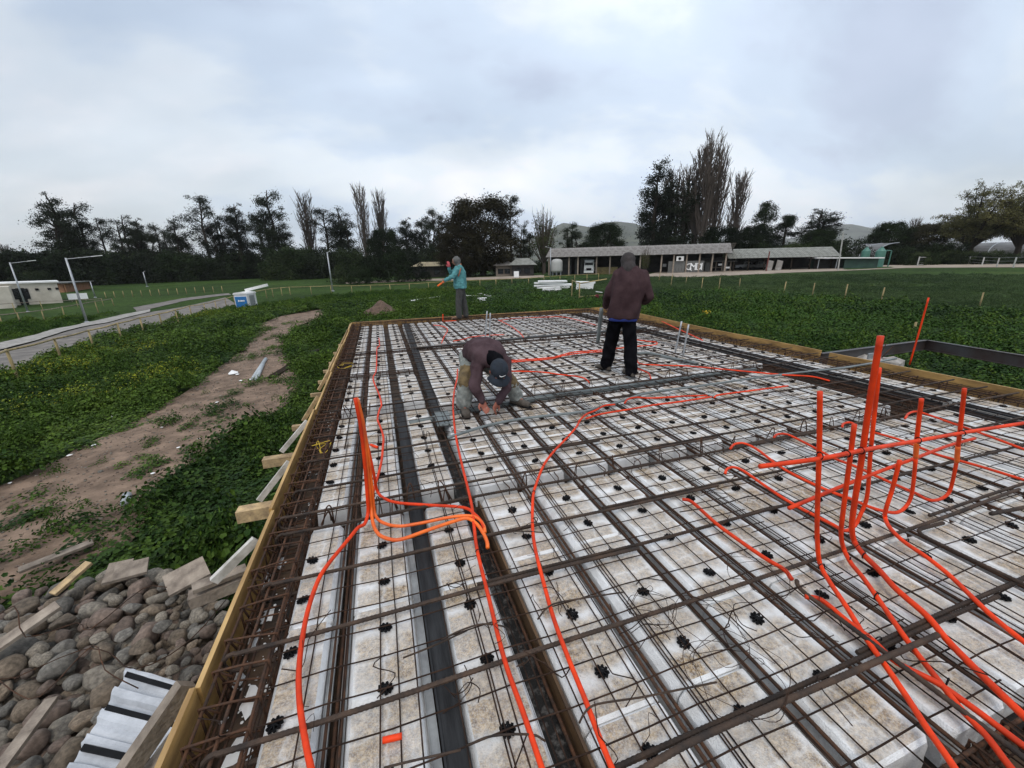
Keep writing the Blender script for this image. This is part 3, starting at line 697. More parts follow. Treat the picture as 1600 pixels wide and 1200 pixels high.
# hedge and undergrowth: bushes that read as one dark mass below the trees
def bush_mesh(seed, mat_):
    r = random.Random(seed); cb = MB(); cents = []
    for i in range(46):
        th = r.uniform(0, 6.283); f = r.uniform(.05, .9); q = .62 * math.sqrt(1 - (f * .95) ** 2) * math.sqrt(r.uniform(.3, 1))
        cents.append(((math.cos(th) * q, math.sin(th) * q, f), r.uniform(.09, .17)))
    leaf_cloud(cb, cents, 80, .032, .13, seed)
    return cb.mesh('bush', mat_, False, fix=False)
M['shrub'] = leafmat('mid_green_shrub_leaves', (.045, .062, .022), (.018, .028, .011), .7, .1, None, .2)
bushes = [bush_mesh(s, M['dark']) for s in (1, 2)] + [bush_mesh(3, M['shrub']), bush_mesh(4, M['euc'])]
pts, rz, scl = [], [], []
r = random.Random(12)
for px0, px1, py, D, h, n in ((-60, 430, 424, 166, 8.2, 120), (0, 60, 432, 150, 4, 10), (420, 700, 418, 140, 8, 60), (780, 860, 418, 125, 4, 14), (1040, 1340, 392, 128, 6, 56), (1270, 1500, 384, 150, 5, 34), (1440, 1680, 390, 172, 4, 40), (1425, 1700, 400, 140, 3.2, 34), (840, 1000, 402, 140, 5, 22), (-60, 200, 420, 220, 7, 30)):
    for i in range(n):
        q = UD(r.uniform(px0, px1), py, D * r.uniform(.96, 1.05)); pts.append((q.x, q.y, tz(q.x, q.y) - .3)); rz.append(r.uniform(0, 6.28)); scl.append(h * r.uniform(.6, 1.2))
scatter('undergrowth', pts, rz, scl, bushes)
for i, (px, py, D, lab) in enumerate(((545, 391, 100, 'olive-grey rounded bush at the left end of the hedge'), (582, 398, 98, 'dark rounded bush in the hedge right of the olive-grey one'), (612, 392, 97, 'tall dark bush in the middle of the hedge'), (640, 400, 96, 'dark bush at the right end of the hedge'),
        (664, 423, 95, 'low clipped bush right of the hedge'), (560, 415, 94, 'low dark bush in front of the olive-grey one'))):
    top = UD(px, py, D); z = tz(top.x, top.y) - .2; h = top.z - z
    t = thing('hedge_bush', lab, 'bush', (top.x, top.y, z), i * 1.3); t.scale = (h * .95, h * .95, h)
    obj('foliage', bushes[(2, 0, 1, 3, 0, 1)[i]], t)

# ------------------------------------------------------------------ buildings
def corr(name, c1, c2, sx, rough=.6, metal=.2, axis=0):
    """corrugated sheet: ridges modelled by bump, grey with rusty runs"""
    m_ = mat(name, c1, rough, metal, col2=c2, scale=1.3, stretch=(1, 1, .3) if axis == 0 else (1, .3, 1), detail=8)
    return m_
M['roof'] = corr('grey_corrugated_roof', (.25, .235, .22), (.12, .105, .09), 1)
M['roof2'] = corr('greenish_corrugated_roof', (.25, .255, .225), (.15, .15, .13), 1)
M['sheet'] = corr('pale_wall_sheet', (.17, .175, .165), (.095, .09, .085), 1)
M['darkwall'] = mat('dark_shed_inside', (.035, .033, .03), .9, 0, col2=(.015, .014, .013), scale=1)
M['cream'] = mat('cream_render', (.55, .51, .43), .9, 0, col2=(.45, .41, .34), scale=.7)
M['glass'] = mat('dark_glass', (.015, .018, .02), .15, 0, var=.2, scale=1)
M['brick'] = mat('orange_brown_boards', (.30, .15, .08), .85, 0, col2=(.2, .1, .055), scale=1.2)
M['tank'] = mat('green_tank_plastic', (.075, .20, .155), .45, 0, col2=(.05, .15, .115), scale=.7)
M['gshed'] = mat('dark_green_sheet', (.025, .065, .045), .6, 0, col2=(.015, .04, .03), scale=.8)
M['brightpaint'] = mat('white_sign_face', (.85, .85, .84), .5, 0, var=.03)
M['hay'] = mat('straw_bales', (.20, .16, .07), .95, 0, col2=(.11, .085, .04), scale=2)
M['strawroof'] = mat('ochre_roof', (.30, .25, .15), .9, 0, col2=(.2, .17, .11), scale=.8)
M['gh'] = mat('glasshouse_film', (.13, .13, .125), .5, 0, col2=(.07, .07, .07), scale=.35)
M['blue'] = mat('blue_panel', (.02, .16, .42), .4, 0, var=.15, scale=1.5)
M['postw'] = mat('yellowish_round_post', (.40, .31, .14), .85, 0, col2=(.22, .17, .09), scale=3, rnd_=.2)
M['concpost'] = mat('pale_fence_post', (.50, .49, .46), .85, 0, var=.2, scale=3, rnd_=.15)

def frame_of(a, b):
    """origin and axes of a wall line from a to b on the ground: u along, v away from the camera"""
    d = Vector((b.x - a.x, b.y - a.y, 0)); l = d.length; d.normalize(); v = Vector((-d.y, d.x, 0))
    if v.dot(Vector((a.x, a.y, 0))) < 0: v = -v
    return d, v, l, math.atan2(d.y, d.x)
def shed_roof(mb, l, dep, eave, ridge, over=.5, front=.35, th=.06, seg=.9):
    """two slopes of overlapping corrugated sheets"""
    n = int(l / seg)
    rows = []
    for side in (0, 1):
        y0, z0, y1, z1 = (-over, eave, dep * front, ridge) if side == 0 else (dep + over, eave, dep * front, ridge)
        rows.append((y0, z0, y1, z1))
    return rows
def sheets(parent, l, dep, eave, ridge, m_, over=.7, front=.45, endover=.6, name='roof_sheet', seg=1.7, sides=(0, 1), wave=.30):
    w = seg; n = max(1, round((l + 2 * endover) / w)); w = (l + 2 * endover) / n
    k = max(4, int(w / wave) * 2)
    for side in sides:
        y0, y1 = (-over, dep * front) if side == 0 else (dep + over, dep * front)
        z0, z1 = eave, ridge
        mb = MB(); vs = []
        for (y, z, q) in ((y0, z0, 0), (y1, z1, 1)):
            for i in range(k + 1):
                vs.append((w * i / k, y, z + (.035 if i % 2 else -.035)))
        for (y, z, q) in ((y0, z0, 0), (y1, z1, 1)):
            for i in range(k + 1):
                vs.append((w * i / k, y, z - .04 + (.035 if i % 2 else -.035)))
        a = k + 1
        fs = [(i, i + 1, a + i + 1, a + i) for i in range(k)] + [(2 * a + i, 3 * a + i, 3 * a + i + 1, 2 * a + i + 1) for i in range(k)] + [(i, 2 * a + i, 2 * a + i + 1, i + 1) for i in range(k)]
        mb.add(vs, fs); me = mb.mesh(name, m_, False, fix=False)
        for i in range(n):
            o = obj(name, me, parent, loc=(-endover + i * w, 0, rnd.uniform(0, .03)))
def posts(parent, xs, y, h, m_, w=.18, name='post'):
    mb = MB(); mb.box((0, 0, h / 2), (w, w, h)); me = mb.mesh(name, m_)
    for x in xs: obj(name, me, parent, loc=(x, y, 0))
def wall(parent, name, x0, x1, y, z0, z1, m_, t=.12, **k):
    mb = MB(); mb.box(((x0 + x1) / 2, y, (z0 + z1) / 2), (x1 - x0, t, z1 - z0)); return obj(name, mb.mesh(name, m_), parent, **k)

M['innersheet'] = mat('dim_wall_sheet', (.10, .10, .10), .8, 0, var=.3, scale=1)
# long open shed with the truck
a, b = G(857, 430), G(1135, 425)
u, v, LL, rz_ = frame_of(a, b)
zf = min(a.z, b.z) - .1
shed = thing('open_shed', 'long open-fronted farm shed with a grey corrugated roof and lettering on its wall', 'shed', (a.x, a.y, zf), rz_)
eh = UD(1000, 398.5, math.hypot(*((a + b) / 2).xy)).z - zf
rh = eh + 2.1
sheets(shed, LL, 9, eh, rh, M['roof'], front=.42)
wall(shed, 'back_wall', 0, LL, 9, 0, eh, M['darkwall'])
def sx(px): # position along the shed front for a photograph column
    q = UD(px, 415, 100); d = Vector((q.x, q.y, 0)).normalized()
    # intersect ray with front line
    den = d.x * u.y - d.y * u.x
    t = (-a.x * -d.y + -a.y * d.x) / den if abs(den) > 1e-9 else 0
    A = np.array([[u.x, -d.x], [u.y, -d.y]]); s, _ = np.linalg.solve(A, np.array([-a.x, -a.y])); return float(s)
posts(shed, [sx(p) for p in (858, 889, 903, 932, 953, 973, 1000, 1033, 1052, 1072, 1092, 1112, 1133)], 0, eh, M['oldwood'], .3)
wall(shed, 'end_wall', 0, .15, 4.5, 0, .02, M['darkwall'])
mb = MB(); mb.add([(0, 0, 0), (0, 9, 0), (0, 9, eh), (0, 3.8, rh - .1), (0, 0, eh)], [(0, 1, 2, 3, 4)]); mb.add([(-.1, 0, 0), (-.1, 9, 0), (-.1, 9, eh), (-.1, 3.8, rh - .1), (-.1, 0, eh)], [(0, 1, 2, 3, 4)])
obj('gable_wall', mb.mesh('gable_wall', M['sheet']), shed)
obj('gable_wall', shed.children[-1].data, shed, loc=(LL + .1, 0, 0))
x0_, x1_ = sx(1033), sx(1050)
for (p0, p1, top, mm) in ((1051.5, 1070, .66, 'sheet'), (1072.5, 1091, .66, 'sheet'), (1092.5, 1100, .66, 'sheet'), (1044, 1051, .66, 'sheet')):
    n = 4; s0, s1 = sx(p0), sx(p1)
    mb = MB(); w = (s1 - s0) / n; mb.box((0, 0, eh * top / 2), (w - .04, .08, eh * top)); me = mb.mesh('wall_sheet', M[mm])
    for i in range(n): obj('wall_sheet', me, shed, loc=(s0 + w * (i + .5), .1 + .03 * (i % 2), 0))
for p0, p1 in ((862, 889), (903, 914), (894, 901)):
    n = max(1, int((p1 - p0) / 3)); s0, s1 = sx(p0), sx(p1); w = (s1 - s0) / n
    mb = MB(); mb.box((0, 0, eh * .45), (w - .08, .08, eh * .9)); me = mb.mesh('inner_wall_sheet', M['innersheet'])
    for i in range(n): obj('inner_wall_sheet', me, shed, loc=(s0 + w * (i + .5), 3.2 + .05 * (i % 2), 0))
def text(parent, s, size, loc, rot, m_, name='lettering', depth=.02, label=None):
    c = bpy.data.curves.new(name, 'FONT'); c.body = s; c.size = size; c.extrude = depth; c.align_x = 'CENTER'; c.align_y = 'CENTER'
    t = bpy.data.objects.new(name, c); dg = bpy.context.evaluated_depsgraph_get(); COL.objects.link(t); dg.update()
    me = bpy.data.meshes.new_from_object(t.evaluated_get(bpy.context.evaluated_depsgraph_get())); bpy.data.objects.remove(t)
    me.materials.clear(); me.materials.append(m_)
    return obj(name, me, parent, loc=loc, rot=rot, label=label)
for ch, px in (('M', 1084), ('D', 1091), ('I', 1096.5)): text(shed, ch, 2.2, (sx(px), -.06, eh * .36), (math.pi / 2, 0, 0), M['brightpaint'], depth=.03)
# the round mark painted left of the letters: ring with a tail
mb = MB(); cxx = sx(1077)
mb.tube([(cxx + math.cos(t_) * .62 , -.05, eh * .37 + math.sin(t_) * .62) for t_ in np.linspace(.2, 5.6, 16)], .10, 4)
mb.tube([(cxx + .1, -.05, eh * .37 - .2), (cxx + .55, -.05, eh * .37 - .85)], .09, 4)
obj('emblem', mb.mesh('emblem', M['brightpaint']), shed)
mb = MB(); mb.box((sx(1061.5), -.1, eh * .78), (1.5, .5, 1.0)); obj('wall_fan_box', mb.mesh('wall_fan_box', M['white']), shed)
mb = MB(); mb.lathe([(.3, 0), (.3, .1)], (0, 0, 0), 12); obj('fan_opening', mb.mesh('fan_opening', M['black']), shed, loc=(sx(1061), -.36, eh * .78), rot=(math.pi / 2, 0, 0))
wall(shed, 'painted_opening_light', sx(1036), sx(1042), 8.8, eh * .36, eh * .52, M['brightpaint'], .2)  # white panel before the back wall; daylight through an opening put into its colour
# straw bales inside
bm_ = MB(); bm_.box((0, 0, .45), (2.0, 1.2, .88)); bme = bm_.mesh('straw_bale', M['hay'])
for i in range(5):
    for j in range(2 if i < 4 else 1):
        q = shed.location + u * (sx(936 + i * 7)) + v * 2.2
        obj('straw_bale', bme, None, 'straw bale stacked in the open bay right of the truck', 'straw bale', 'straw bales in the shed', loc=(q.x, q.y, zf + .9 * j), rot=(0, 0, rz_))
# lean-to office in front of the shed
a2 = G(1101, 424.5); lt = thing('lean_to', 'small lean-to with pale sheet roof and bright signs fronting the long shed', 'lean-to', (a2.x, a2.y, a2.z - .1), rz_)
LW = sx(1142) - sx(1100); hh = UD(1120, 408, math.hypot(a2.x, a2.y)).z - a2.z
sheets(lt, LW, 5, hh, hh + .9, M['sheet'], over=.9, front=1.0, sides=(0,), endover=1.0)
wall(lt, 'front_wall', 0, LW * .17, 0, 0, hh, M['sheet']); wall(lt, 'back_wall', 0, LW, 4.6, 0, hh + .8, M['darkwall'])
posts(lt, [LW * .17 + .2, LW * .42, LW * .66, LW - .1], 0, hh, M['oldwood'], .2)
wall(lt, 'side_wall', LW * .72, LW * .86, .4, 0, hh * .95, M['sheet'])
wall(lt, 'bright_sign', LW * .50, LW * .64, -.1, hh * .62, hh * .80, M['brightpaint'], .05); wall(lt, 'bright_sign', LW * .80, LW * .95, -.1, hh * .34, hh * .50, M['brightpaint'], .05)
wall(lt, 'rail', LW * .2, LW * .66, 0, hh * .42, hh * .46, M['oldwood'], .1)
# second open shed
a3, b3 = G(1142, 424), G(1300, 419.5)
u3, v3, L3, rz3 = frame_of(a3, b3); z3 = min(a3.z, b3.z) - .1
s2 = thing('low_shed', 'lower open shed with a greenish grey roof right of the long shed', 'shed', (a3.x, a3.y, z3), rz3)
e3 = UD(1230, 402, math.hypot(*((a3 + b3) / 2).xy)).z - z3
sheets(s2, L3, 9, e3, e3 + 2.0, M['roof2'], front=.42, endover=1.0)
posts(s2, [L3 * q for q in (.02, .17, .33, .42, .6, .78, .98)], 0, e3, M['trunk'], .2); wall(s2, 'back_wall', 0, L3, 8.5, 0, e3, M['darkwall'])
mb = MB(); mb.add([(0, 0, e3 - .1), (0, 9, e3 - .1), (0, 3.8, e3 + 1.9)], [(0, 1, 2)]); mb.add([(-.1, 0, e3 - .1), (-.1, 9, e3 - .1), (-.1, 3.8, e3 + 1.9)], [(0, 1, 2)])
obj('gable_wall', mb.mesh('gable_wall', M['roof2']), s2, loc=(L3, 0, 0))
# dark shelter, green tanks
q = G(1322, 419.5); ln = frame_of(G(1300, 420), G(1346, 419))[3]
ds = thing('dark_green_shelter', 'low dark green shelter with a white roof beside the green tanks', 'shelter', tuple(q), ln)
h_ = UD(1322, 402, math.hypot(q.x, q.y)).z - q.z
wall(ds, 'front_wall', -.5, 5.0, 0, -.2, h_ - .35, M['gshed']); wall(ds, 'side_wall', -5.0, -.7, 2.5, -.2, h_ - .4, M['darkwall']); wall(ds, 'back_wall', -5, 5, 5, -.2, h_ - .3, M['gshed'])
mb = MB(); mb.box((0, 2.2, h_ - .12), (11.2, 6, .22), Matrix.Rotation(.02, 3, 'Y')); obj('roof', mb.mesh('roof', M['white']), ds)
posts(ds, [-4.9, -1.8], 0, h_ - .3, M['galv'], .12)
for i, (px, w, lab) in enumerate(((1348, 18, 'green ribbed water tank with a cone lid, left of the pair'), (1371, 21, 'green ribbed water tank with a cone lid, right of the pair'))):
    q = G(px, 417); D = math.hypot(q.x, q.y); h_ = UD(px, 392, D).z - q.z; R_ = (UD(px + w / 2, 410, D) - UD(px - w / 2, 410, D)).length / 2 * .8
    t = thing('water_tank', lab, 'water tank', (q.x, q.y, q.z - .1), 0, 'green tanks')
    prof = []
    for k in range(12): prof += [(R_, h_ * k / 12), (R_ * .975, h_ * (k + .5) / 12)]
    mb = MB(); mb.lathe(prof + [(R_, h_)], n=28); obj('tank_body', mb.mesh('tank_body', M['tank'], False), t)
    mb = MB(); mb.lathe([(R_ * 1.0, h_), (R_ * .3, h_ + .75), (R_ * .28, h_ + .95)], n=28); obj('lid', mb.mesh('lid', M['tank'], False), t)
q = G(1387, 417); h_ = UD(1387, 392, math.hypot(q.x, q.y)).z - q.z
mb = MB(); mb.tube([(0, 0, 0), (0, 0, h_), (-1.6, 0, h_ + .1)], .12, 6); obj('tank_pipe', mb.mesh('tank_pipe', M['tank']), None, 'blue-green upright pipe at the right side of the green tanks', 'pipe', loc=tuple(q))
# glasshouses at the right
def glasshouse(px0, px1, pyb, pyt, D, lab, dep=14, arch=3.0):
    A, B = UD(px0, pyb, D), UD(px1, pyb, D * .97)
    A.z = tz(A.x, A.y); B.z = tz(B.x, B.y)
    uu, vv, ll, rr = frame_of(A, B); t = thing('glasshouse', lab, 'glasshouse', (A.x, A.y, A.z), rr)
    top = UD((px0 + px1) / 2, pyt, D).z - A.z; n = max(2, int(ll / 4)); w = ll / n; k = 6
    mb = MB(); vs = []
    for i in range(k + 1):
        ph = math.pi / 2 * i / k
        for x in (0, w - .12): vs.append((x, dep / 2 * (1 - math.cos(ph)), top * .45 + top * .55 * math.sin(ph)))
    vs = [(0, 0, 0), (w - .12, 0, 0)] + vs
    mb.add(vs, [(2 * i, 2 * i + 1, 2 * i + 3, 2 * i + 2) for i in range(k + 1)]); me = mb.mesh('roof_panel', M['gh'])
    mb2 = MB(); mb2.tube([v_ for v_ in vs[0::2]], .09, 4); me2 = mb2.mesh('hoop', M['galv'])
    for i in range(n): obj('roof_panel', me, t, loc=(i * w, 0, 0)); obj('hoop', me2, t, loc=(i * w - .06, -.05, 0))
    obj('hoop', me2, t, loc=(ll, -.05, 0))
glasshouse(1320, 1366, 404, 381, 140, 'grey plastic glasshouse behind the green tanks')
glasshouse(1420, 1500, 402, 376, 165, 'grey plastic glasshouse left of the big spreading tree')
glasshouse(1500, 1690, 402, 377, 165, 'long grey glasshouse behind the big spreading trees at the right edge')
# cream house, orange shed and roofs at left and centre
a4, b4 = G(-60, 482), G(99, 473)
u4, v4, L4, rz4 = frame_of(a4, b4); z4 = min(a4.z, b4.z) - .2; D4 = math.hypot(b4.x, b4.y)
h4 = UD(93, 441, D4).z - z4
ch_ = thing('cream_house', 'flat-roofed cream house with small dark windows at the left edge', 'house', (a4.x, a4.y, z4), rz4)
mb = MB(); mb.box((L4 / 2, 5, h4 / 2), (L4, 10, h4)); obj('wall', mb.mesh('wall', M['cream']), ch_)
mb = MB(); mb.box((L4 / 2, 5, h4 + .1), (L4 + .5, 10.5, .2)); obj('roof', mb.mesh('roof', M['white']), ch_)
def win(parent, x, z, w, h, m_='glass'):
    f = MB(); f.box((x, -.03, z), (w + .2, .12, h + .2)); fo = obj('window', f.mesh('window_frame', M['black']), parent)
    p_ = MB(); p_.box((x, -.10, z), (w, .04, h)); obj('pane', p_.mesh('pane', M[m_]), fo)
win(ch_, L4 * .83 * 1.0 - 2.5, h4 * .55, 1.9, 1.3); win(ch_, L4 * .60, h4 * .42, .6, 2.3)
for q in (.77, .90, .985):
    mb = MB(); mb.box((L4 * q, -.06, h4 * .72), (.35, .1, .3)); obj('vent', mb.mesh('vent', M['black']), ch_)
mb = MB(); mb.box((L4 * .3, -3, h4 * .46), (L4 * .44, 6, h4 * .92)); obj('wall', mb.mesh('wall', M['cream']), ch_)
a5, b5 = G(104, 457), G(141, 451); u5, v5, L5, rz5 = frame_of(a5, b5)
h5 = UD(120, 440.5, math.hypot(a5.x, a5.y)).z - a5.z
os_ = thing('brown_shed', 'small orange-brown shed with a flat pale roof right of the cream house', 'shed', (a5.x, a5.y, a5.z - .2), rz5)
mb = MB(); n = 9
mb.box((0, 0, h5 / 2), (L5 / n - .05, .2, h5)); me = mb.mesh('wall_board', M['brick'])
for i in range(n): obj('wall_board', me, os_, loc=(L5 / n * (i + .5), .02 * (i % 2), 0))
mb = MB(); mb.box((L5 / 2, 4, h5 / 2), (L5, 7.6, h5)); obj('wall', mb.mesh('wall', M['brick']), os_)
mb = MB(); mb.box((L5 / 2, 3.6, h5 + .1), (L5 + 1, 9, .2)); obj('roof', mb.mesh('roof', M['sheet']), os_)
def hut(px0, px1, pyb, pye, pyr, D, lab, roofm, wallm):
    A, B = UD(px0, pyb, D), UD(px1, pyb, D); A.z = tz(A.x, A.y) - .2
    uu, vv, ll, rr = frame_of(A, B); t = thing('farm_house', lab, 'house', (A.x, A.y, A.z), rr)
    e = UD((px0 + px1) / 2, pye, D).z - A.z; rg = UD((px0 + px1) / 2, pyr, D).z - A.z
    mb = MB(); mb.box((ll / 2, 4, e / 2), (ll, 8, e)); obj('wall', mb.mesh('wall', wallm), t)
    mb = MB(); o_ = .8
    mb.add([(-o_, -o_, e), (ll + o_, -o_, e), (ll + o_, 8 + o_, e), (-o_, 8 + o_, e), (ll * .2, 4, rg), (ll * .8, 4, rg)], [(0, 1, 5, 4), (1, 2, 5), (2, 3, 4, 5), (3, 0, 4), (0, 3, 2, 1)])
    obj('roof', mb.mesh('roof', roofm), t)
    win(t, ll * .3, e * .5, 1.2, 1); win(t, ll * .7, e * .5, 1.2, 1)
hut(648, 698, 432, 416, 409, 112, 'low house with an ochre roof behind the hedge', M['strawroof'], M['darkwall'])
hut(775, 800, 430, 415, 408, 104, 'small grey-roofed house at the foot of the brown-crowned tree', M['roof'], M['oldwood'])
hut(800, 834, 431, 414, 403, 100, 'house with a hipped greenish grey roof left of the long shed', M['roof2'], M['darkwall'])

# vehicles and things in the sheds
def at_shed(px, off): 
    q = Vector((a.x, a.y, zf)) + u * sx(px) + v * off; return q
q = at_shed(919, 1.2); tr = thing('parked_truck', 'white truck parked nose out in the open bay of the long shed', 'truck', tuple(q), rz_)
mb = MB(); mb.box((0, .9, 1.65), (2.3, 1.7, 1.5)); mb.box((0, .75, 2.75), (2.2, 1.5, .8), taper=.9); obj('cab', mb.mesh('cab', M['white']), tr)
mb = MB(); mb.box((0, -.02, 2.62), (1.9, .1, .62)); obj('windscreen', mb.mesh('windscreen', M['glass']), tr)
mb = MB(); mb.box((0, 0, 1.35), (1.2, .14, .55)); obj('grille', mb.mesh('grille', M['black']), tr)
mb = MB(); mb.box((0, -.06, .72), (2.3, .3, .35)); obj('bumper', mb.mesh('bumper', M['white']), tr)
mb = MB(); mb.box((0, .4, 3.35), (2.2, .5, .35)); obj('roof_rack', mb.mesh('roof_rack', M['galv']), tr)
hl = MB(); hl.box((0, 0, 0), (.35, .08, .25)); hme = hl.mesh('headlight', M['galv'])
for s in (-1, 1): obj('headlight', hme, tr, loc=(s * .85, -.02, 1.2))
wm = MB(); wm.tube([(-.15, 0, 0), (.15, 0, 0)], .5, 14); wme = wm.mesh('wheel', M['black'])
for s in (-1, 1):
    for y_ in (.9, 4.2): obj('wheel', wme, tr, loc=(s * .95, y_, .5))
mb = MB(); mb.box((0, 4, 1.9), (2.3, 4.2, 2.0)); obj('load_bed', mb.mesh('load_bed', M['oldwood']), tr)
mb = MB(); mb.tube([(-1.3, -.05, 1.9), (-1.3, -.05, 2.6)], .1, 5); mb.tube([(1.3, -.05, 1.9), (1.3, -.05, 2.6)], .1, 5); obj('mirror', mb.mesh('mirror', M['black']), tr)
q = at_shed(871, -.6); tk = thing('white_tank', 'white plastic tank on a stand at the left end of the long shed', 'tank', tuple(q))
mb = MB(); mb.lathe([(.3, .5), (1.35, 1.0), (1.4, 1.3), (1.37, 1.9), (1.4, 2.5), (1.37, 3.0), (1.3, 3.5), (.9, 3.8), (.3, 3.9)], n=20); obj('tank_body', mb.mesh('tank_body', mat('translucent_white_plastic', (.42, .42, .40), .5, 0, var=.1), True), tk)
mb = MB()
for k in range(6): an = k * 1.047; mb.box((1.1 * math.cos(an), 1.1 * math.sin(an), .5), (.12, .12, 1.1))
obj('stand', mb.mesh('stand', M['galv']), tk)
def pickup(px, py, lab, bodym, s=1.0):
    q = G(px, py); t = thing('parked_pickup', lab, 'pickup', tuple(q), rz3)
    mb = MB(); mb.prism([(-2.5 * s, .55), (2.5 * s, .55), (2.5 * s, 1.15), (1.3 * s, 1.2), (.7 * s, 1.8), (-.6 * s, 1.85), (-.75 * s, 1.2), (-2.5 * s, 1.15)], -.85, .85); obj('body', mb.mesh('body', bodym), t)
    mb = MB(); mb.prism([(.62 * s, 1.25), (1.15 * s, 1.22), (.68 * s, 1.72), (-.5 * s, 1.76), (-.62 * s, 1.25)], -.88, .88); obj('window', mb.mesh('window', M['glass']), t)
    w_ = MB(); w_.tube([(0, -.12, 0), (0, .12, 0)], .38, 14); wm_ = w_.mesh('wheel', M['black'])
    for x in (-1.5 * s, 1.6 * s):
        for y_ in (-.78, .78): obj('wheel', wm_, t, loc=(x, y_, .38))
pickup(1165, 421.5, 'pale grey pickup parked in front of the low shed, on the left', M['galv'])
pickup(1186, 421.5, 'pale pickup parked in front of the low shed behind the leaning sheets', M['sheet'])
q = G(1199, 423); mb = MB(); mb.box((0, 0, 1.1), (1.2, .06, 2.2), Matrix.Rotation(-.35, 3, 'X')); me = mb.mesh('metal_sheet', M['roof'])
for i in range(2): obj('metal_sheet', me, None, 'grey metal sheet leaning tilted before the low shed', 'metal sheet', 'leaning grey metal sheets', loc=(q.x + i * u3.x * 1.8, q.y + i * u3.y * 1.8, q.z), rot=(0, .25, rz3))
q = G(1197, 424); mb = MB(); mb.tube([(0, 0, 0), (.1, 0, UD(1200, 393, math.hypot(q.x, q.y)).z - q.z)], .12, 6); obj('red_post', mb.mesh('red_post', mat('dull_red_post', (.16, .04, .03), .7)), None, 'dull red thin post before the low shed', 'post', loc=tuple(q))
# heap of scrap by the low shed
for i in range(34):
    q = G(rnd.uniform(1243, 1296), rnd.uniform(416.5, 419.5)); mb = MB(); l_ = rnd.uniform(.8, 2.4)
    mb.beam((-l_ / 2, 0, rnd.uniform(.3, 1.8)), (l_ / 2, rnd.uniform(-.5, .5), rnd.uniform(.3, 2.4)), rnd.uniform(.1, .4), rnd.uniform(.1, .6))
    obj('scrap_piece', mb.mesh('scrap_piece', M[rnd.choice(['galv', 'oldwood', 'sheet', 'trunk'])]), None, 'piece of scrap in the heap at the end of the low shed', 'scrap piece', 'scrap heap by the low shed', loc=tuple(q), rot=(0, 0, rnd.uniform(0, 3)))

# ------------------------------------------------------------------ lamp posts, poles
def lamp(px, pyb, pxt, pyt, arm, lab, r_=.09, head=True):
    q = G(px, pyb); D = math.hypot(q.x, q.y); top = UD(pxt, pyt, D); h = top.z - q.z
    fwd = Vector((q.x, q.y, 0)).normalized(); rt = Vector((fwd.y, -fwd.x, 0))
    t = thing('street_lamp', lab, 'street lamp', tuple(q), math.atan2(rt.y, rt.x))
    mb = MB(); mb.tube([(0, 0, 0), (0, 0, h)], [r_, r_ * .7], 8); obj('pole', mb.mesh('pole', M['galv'], True), t)
    mb = MB(); mb.lathe([(r_ * 2.4, 0), (r_ * 2.4, .05), (r_ * 1.3, .12)], n=8); obj('base_plate', mb.mesh('base_plate', M['galv']), t)
    if arm:
        s = 1 if arm > 0 else -1
        mb = MB(); mb.tube([(0, 0, h - .1), (arm * .7, 0, h + .12)], r_ * .35, 6); obj('arm', mb.mesh('arm', M['galv']), t)
        mb = MB(); mb.box((arm * .85, 0, h + .17), (abs(arm) * .34, .2, .06), Matrix.Rotation(-.12 * s, 3, 'Y')); obj('lamp_head', mb.mesh('lamp_head', M['brightpaint']), t)
lamp(136, 504, 107, 403, 2.4, 'tilted-looking grey street lamp with a long arm on the road verge, nearest on the left', .10)
lamp(44, 488, 16, 410, 2.0, 'grey street lamp in front of the cream house', .09)
lamp(520, 455, 512, 394, .5, 'white lamp post beside the rail fence in front of the hedge', .12)
lamp(860, 437, 859, 387, -1.0, 'pale street lamp at the left end of the long shed', .10)
lamp(149, 465, 141, 440, 0, 'short pale pole right of the orange-brown shed', .09)
lamp(230, 448, 225, 425, .4, 'small pale pole before the dark eucalyptus belt', .12)
q = UD(1314, 400, 98); mb = MB(); mb.tube([(0, 0, 0), tuple(UD(1318, 362, 98) - Vector((q.x, q.y, tz(q.x, q.y))))], .12, 6)
obj('leaning_pole', mb.mesh('leaning_pole', M['concpost']), None, 'pale leaning pole in front of the open-crowned dark tree', 'pole', loc=(q.x, q.y, tz(q.x, q.y)))
# white sign board at the left, small sign by the far road
def board(px, py, w, h, z, lab, lean=0):
    q = G(px, py); ry = math.atan2(q.y, q.x) - math.pi / 2; t = thing('sign_board', lab, 'sign board', tuple(q), ry)
    mb = MB(); mb.box((0, 0, z + h / 2), (w, .06, h), Matrix.Rotation(lean, 3, 'X')); obj('panel', mb.mesh('panel', M['brightpaint']), t)
    mb = MB(); mb.box((-w * .35, .1, z / 2), (.08, .08, z)); mb.box((w * .35, .1, z / 2), (.08, .08, z)); obj('leg', mb.mesh('leg', M['oldwood']), t)
board(124, 471, 2.2, .9, .35, 'white sign board on legs behind the left rail fence')
board(807, 434, 1.1, 1.3, .1, 'small white board with a dark dot beside the far road')
board(472, 427, 1.9, 2.6, .6, 'bright white board glimpsed under the eucalyptus trees')
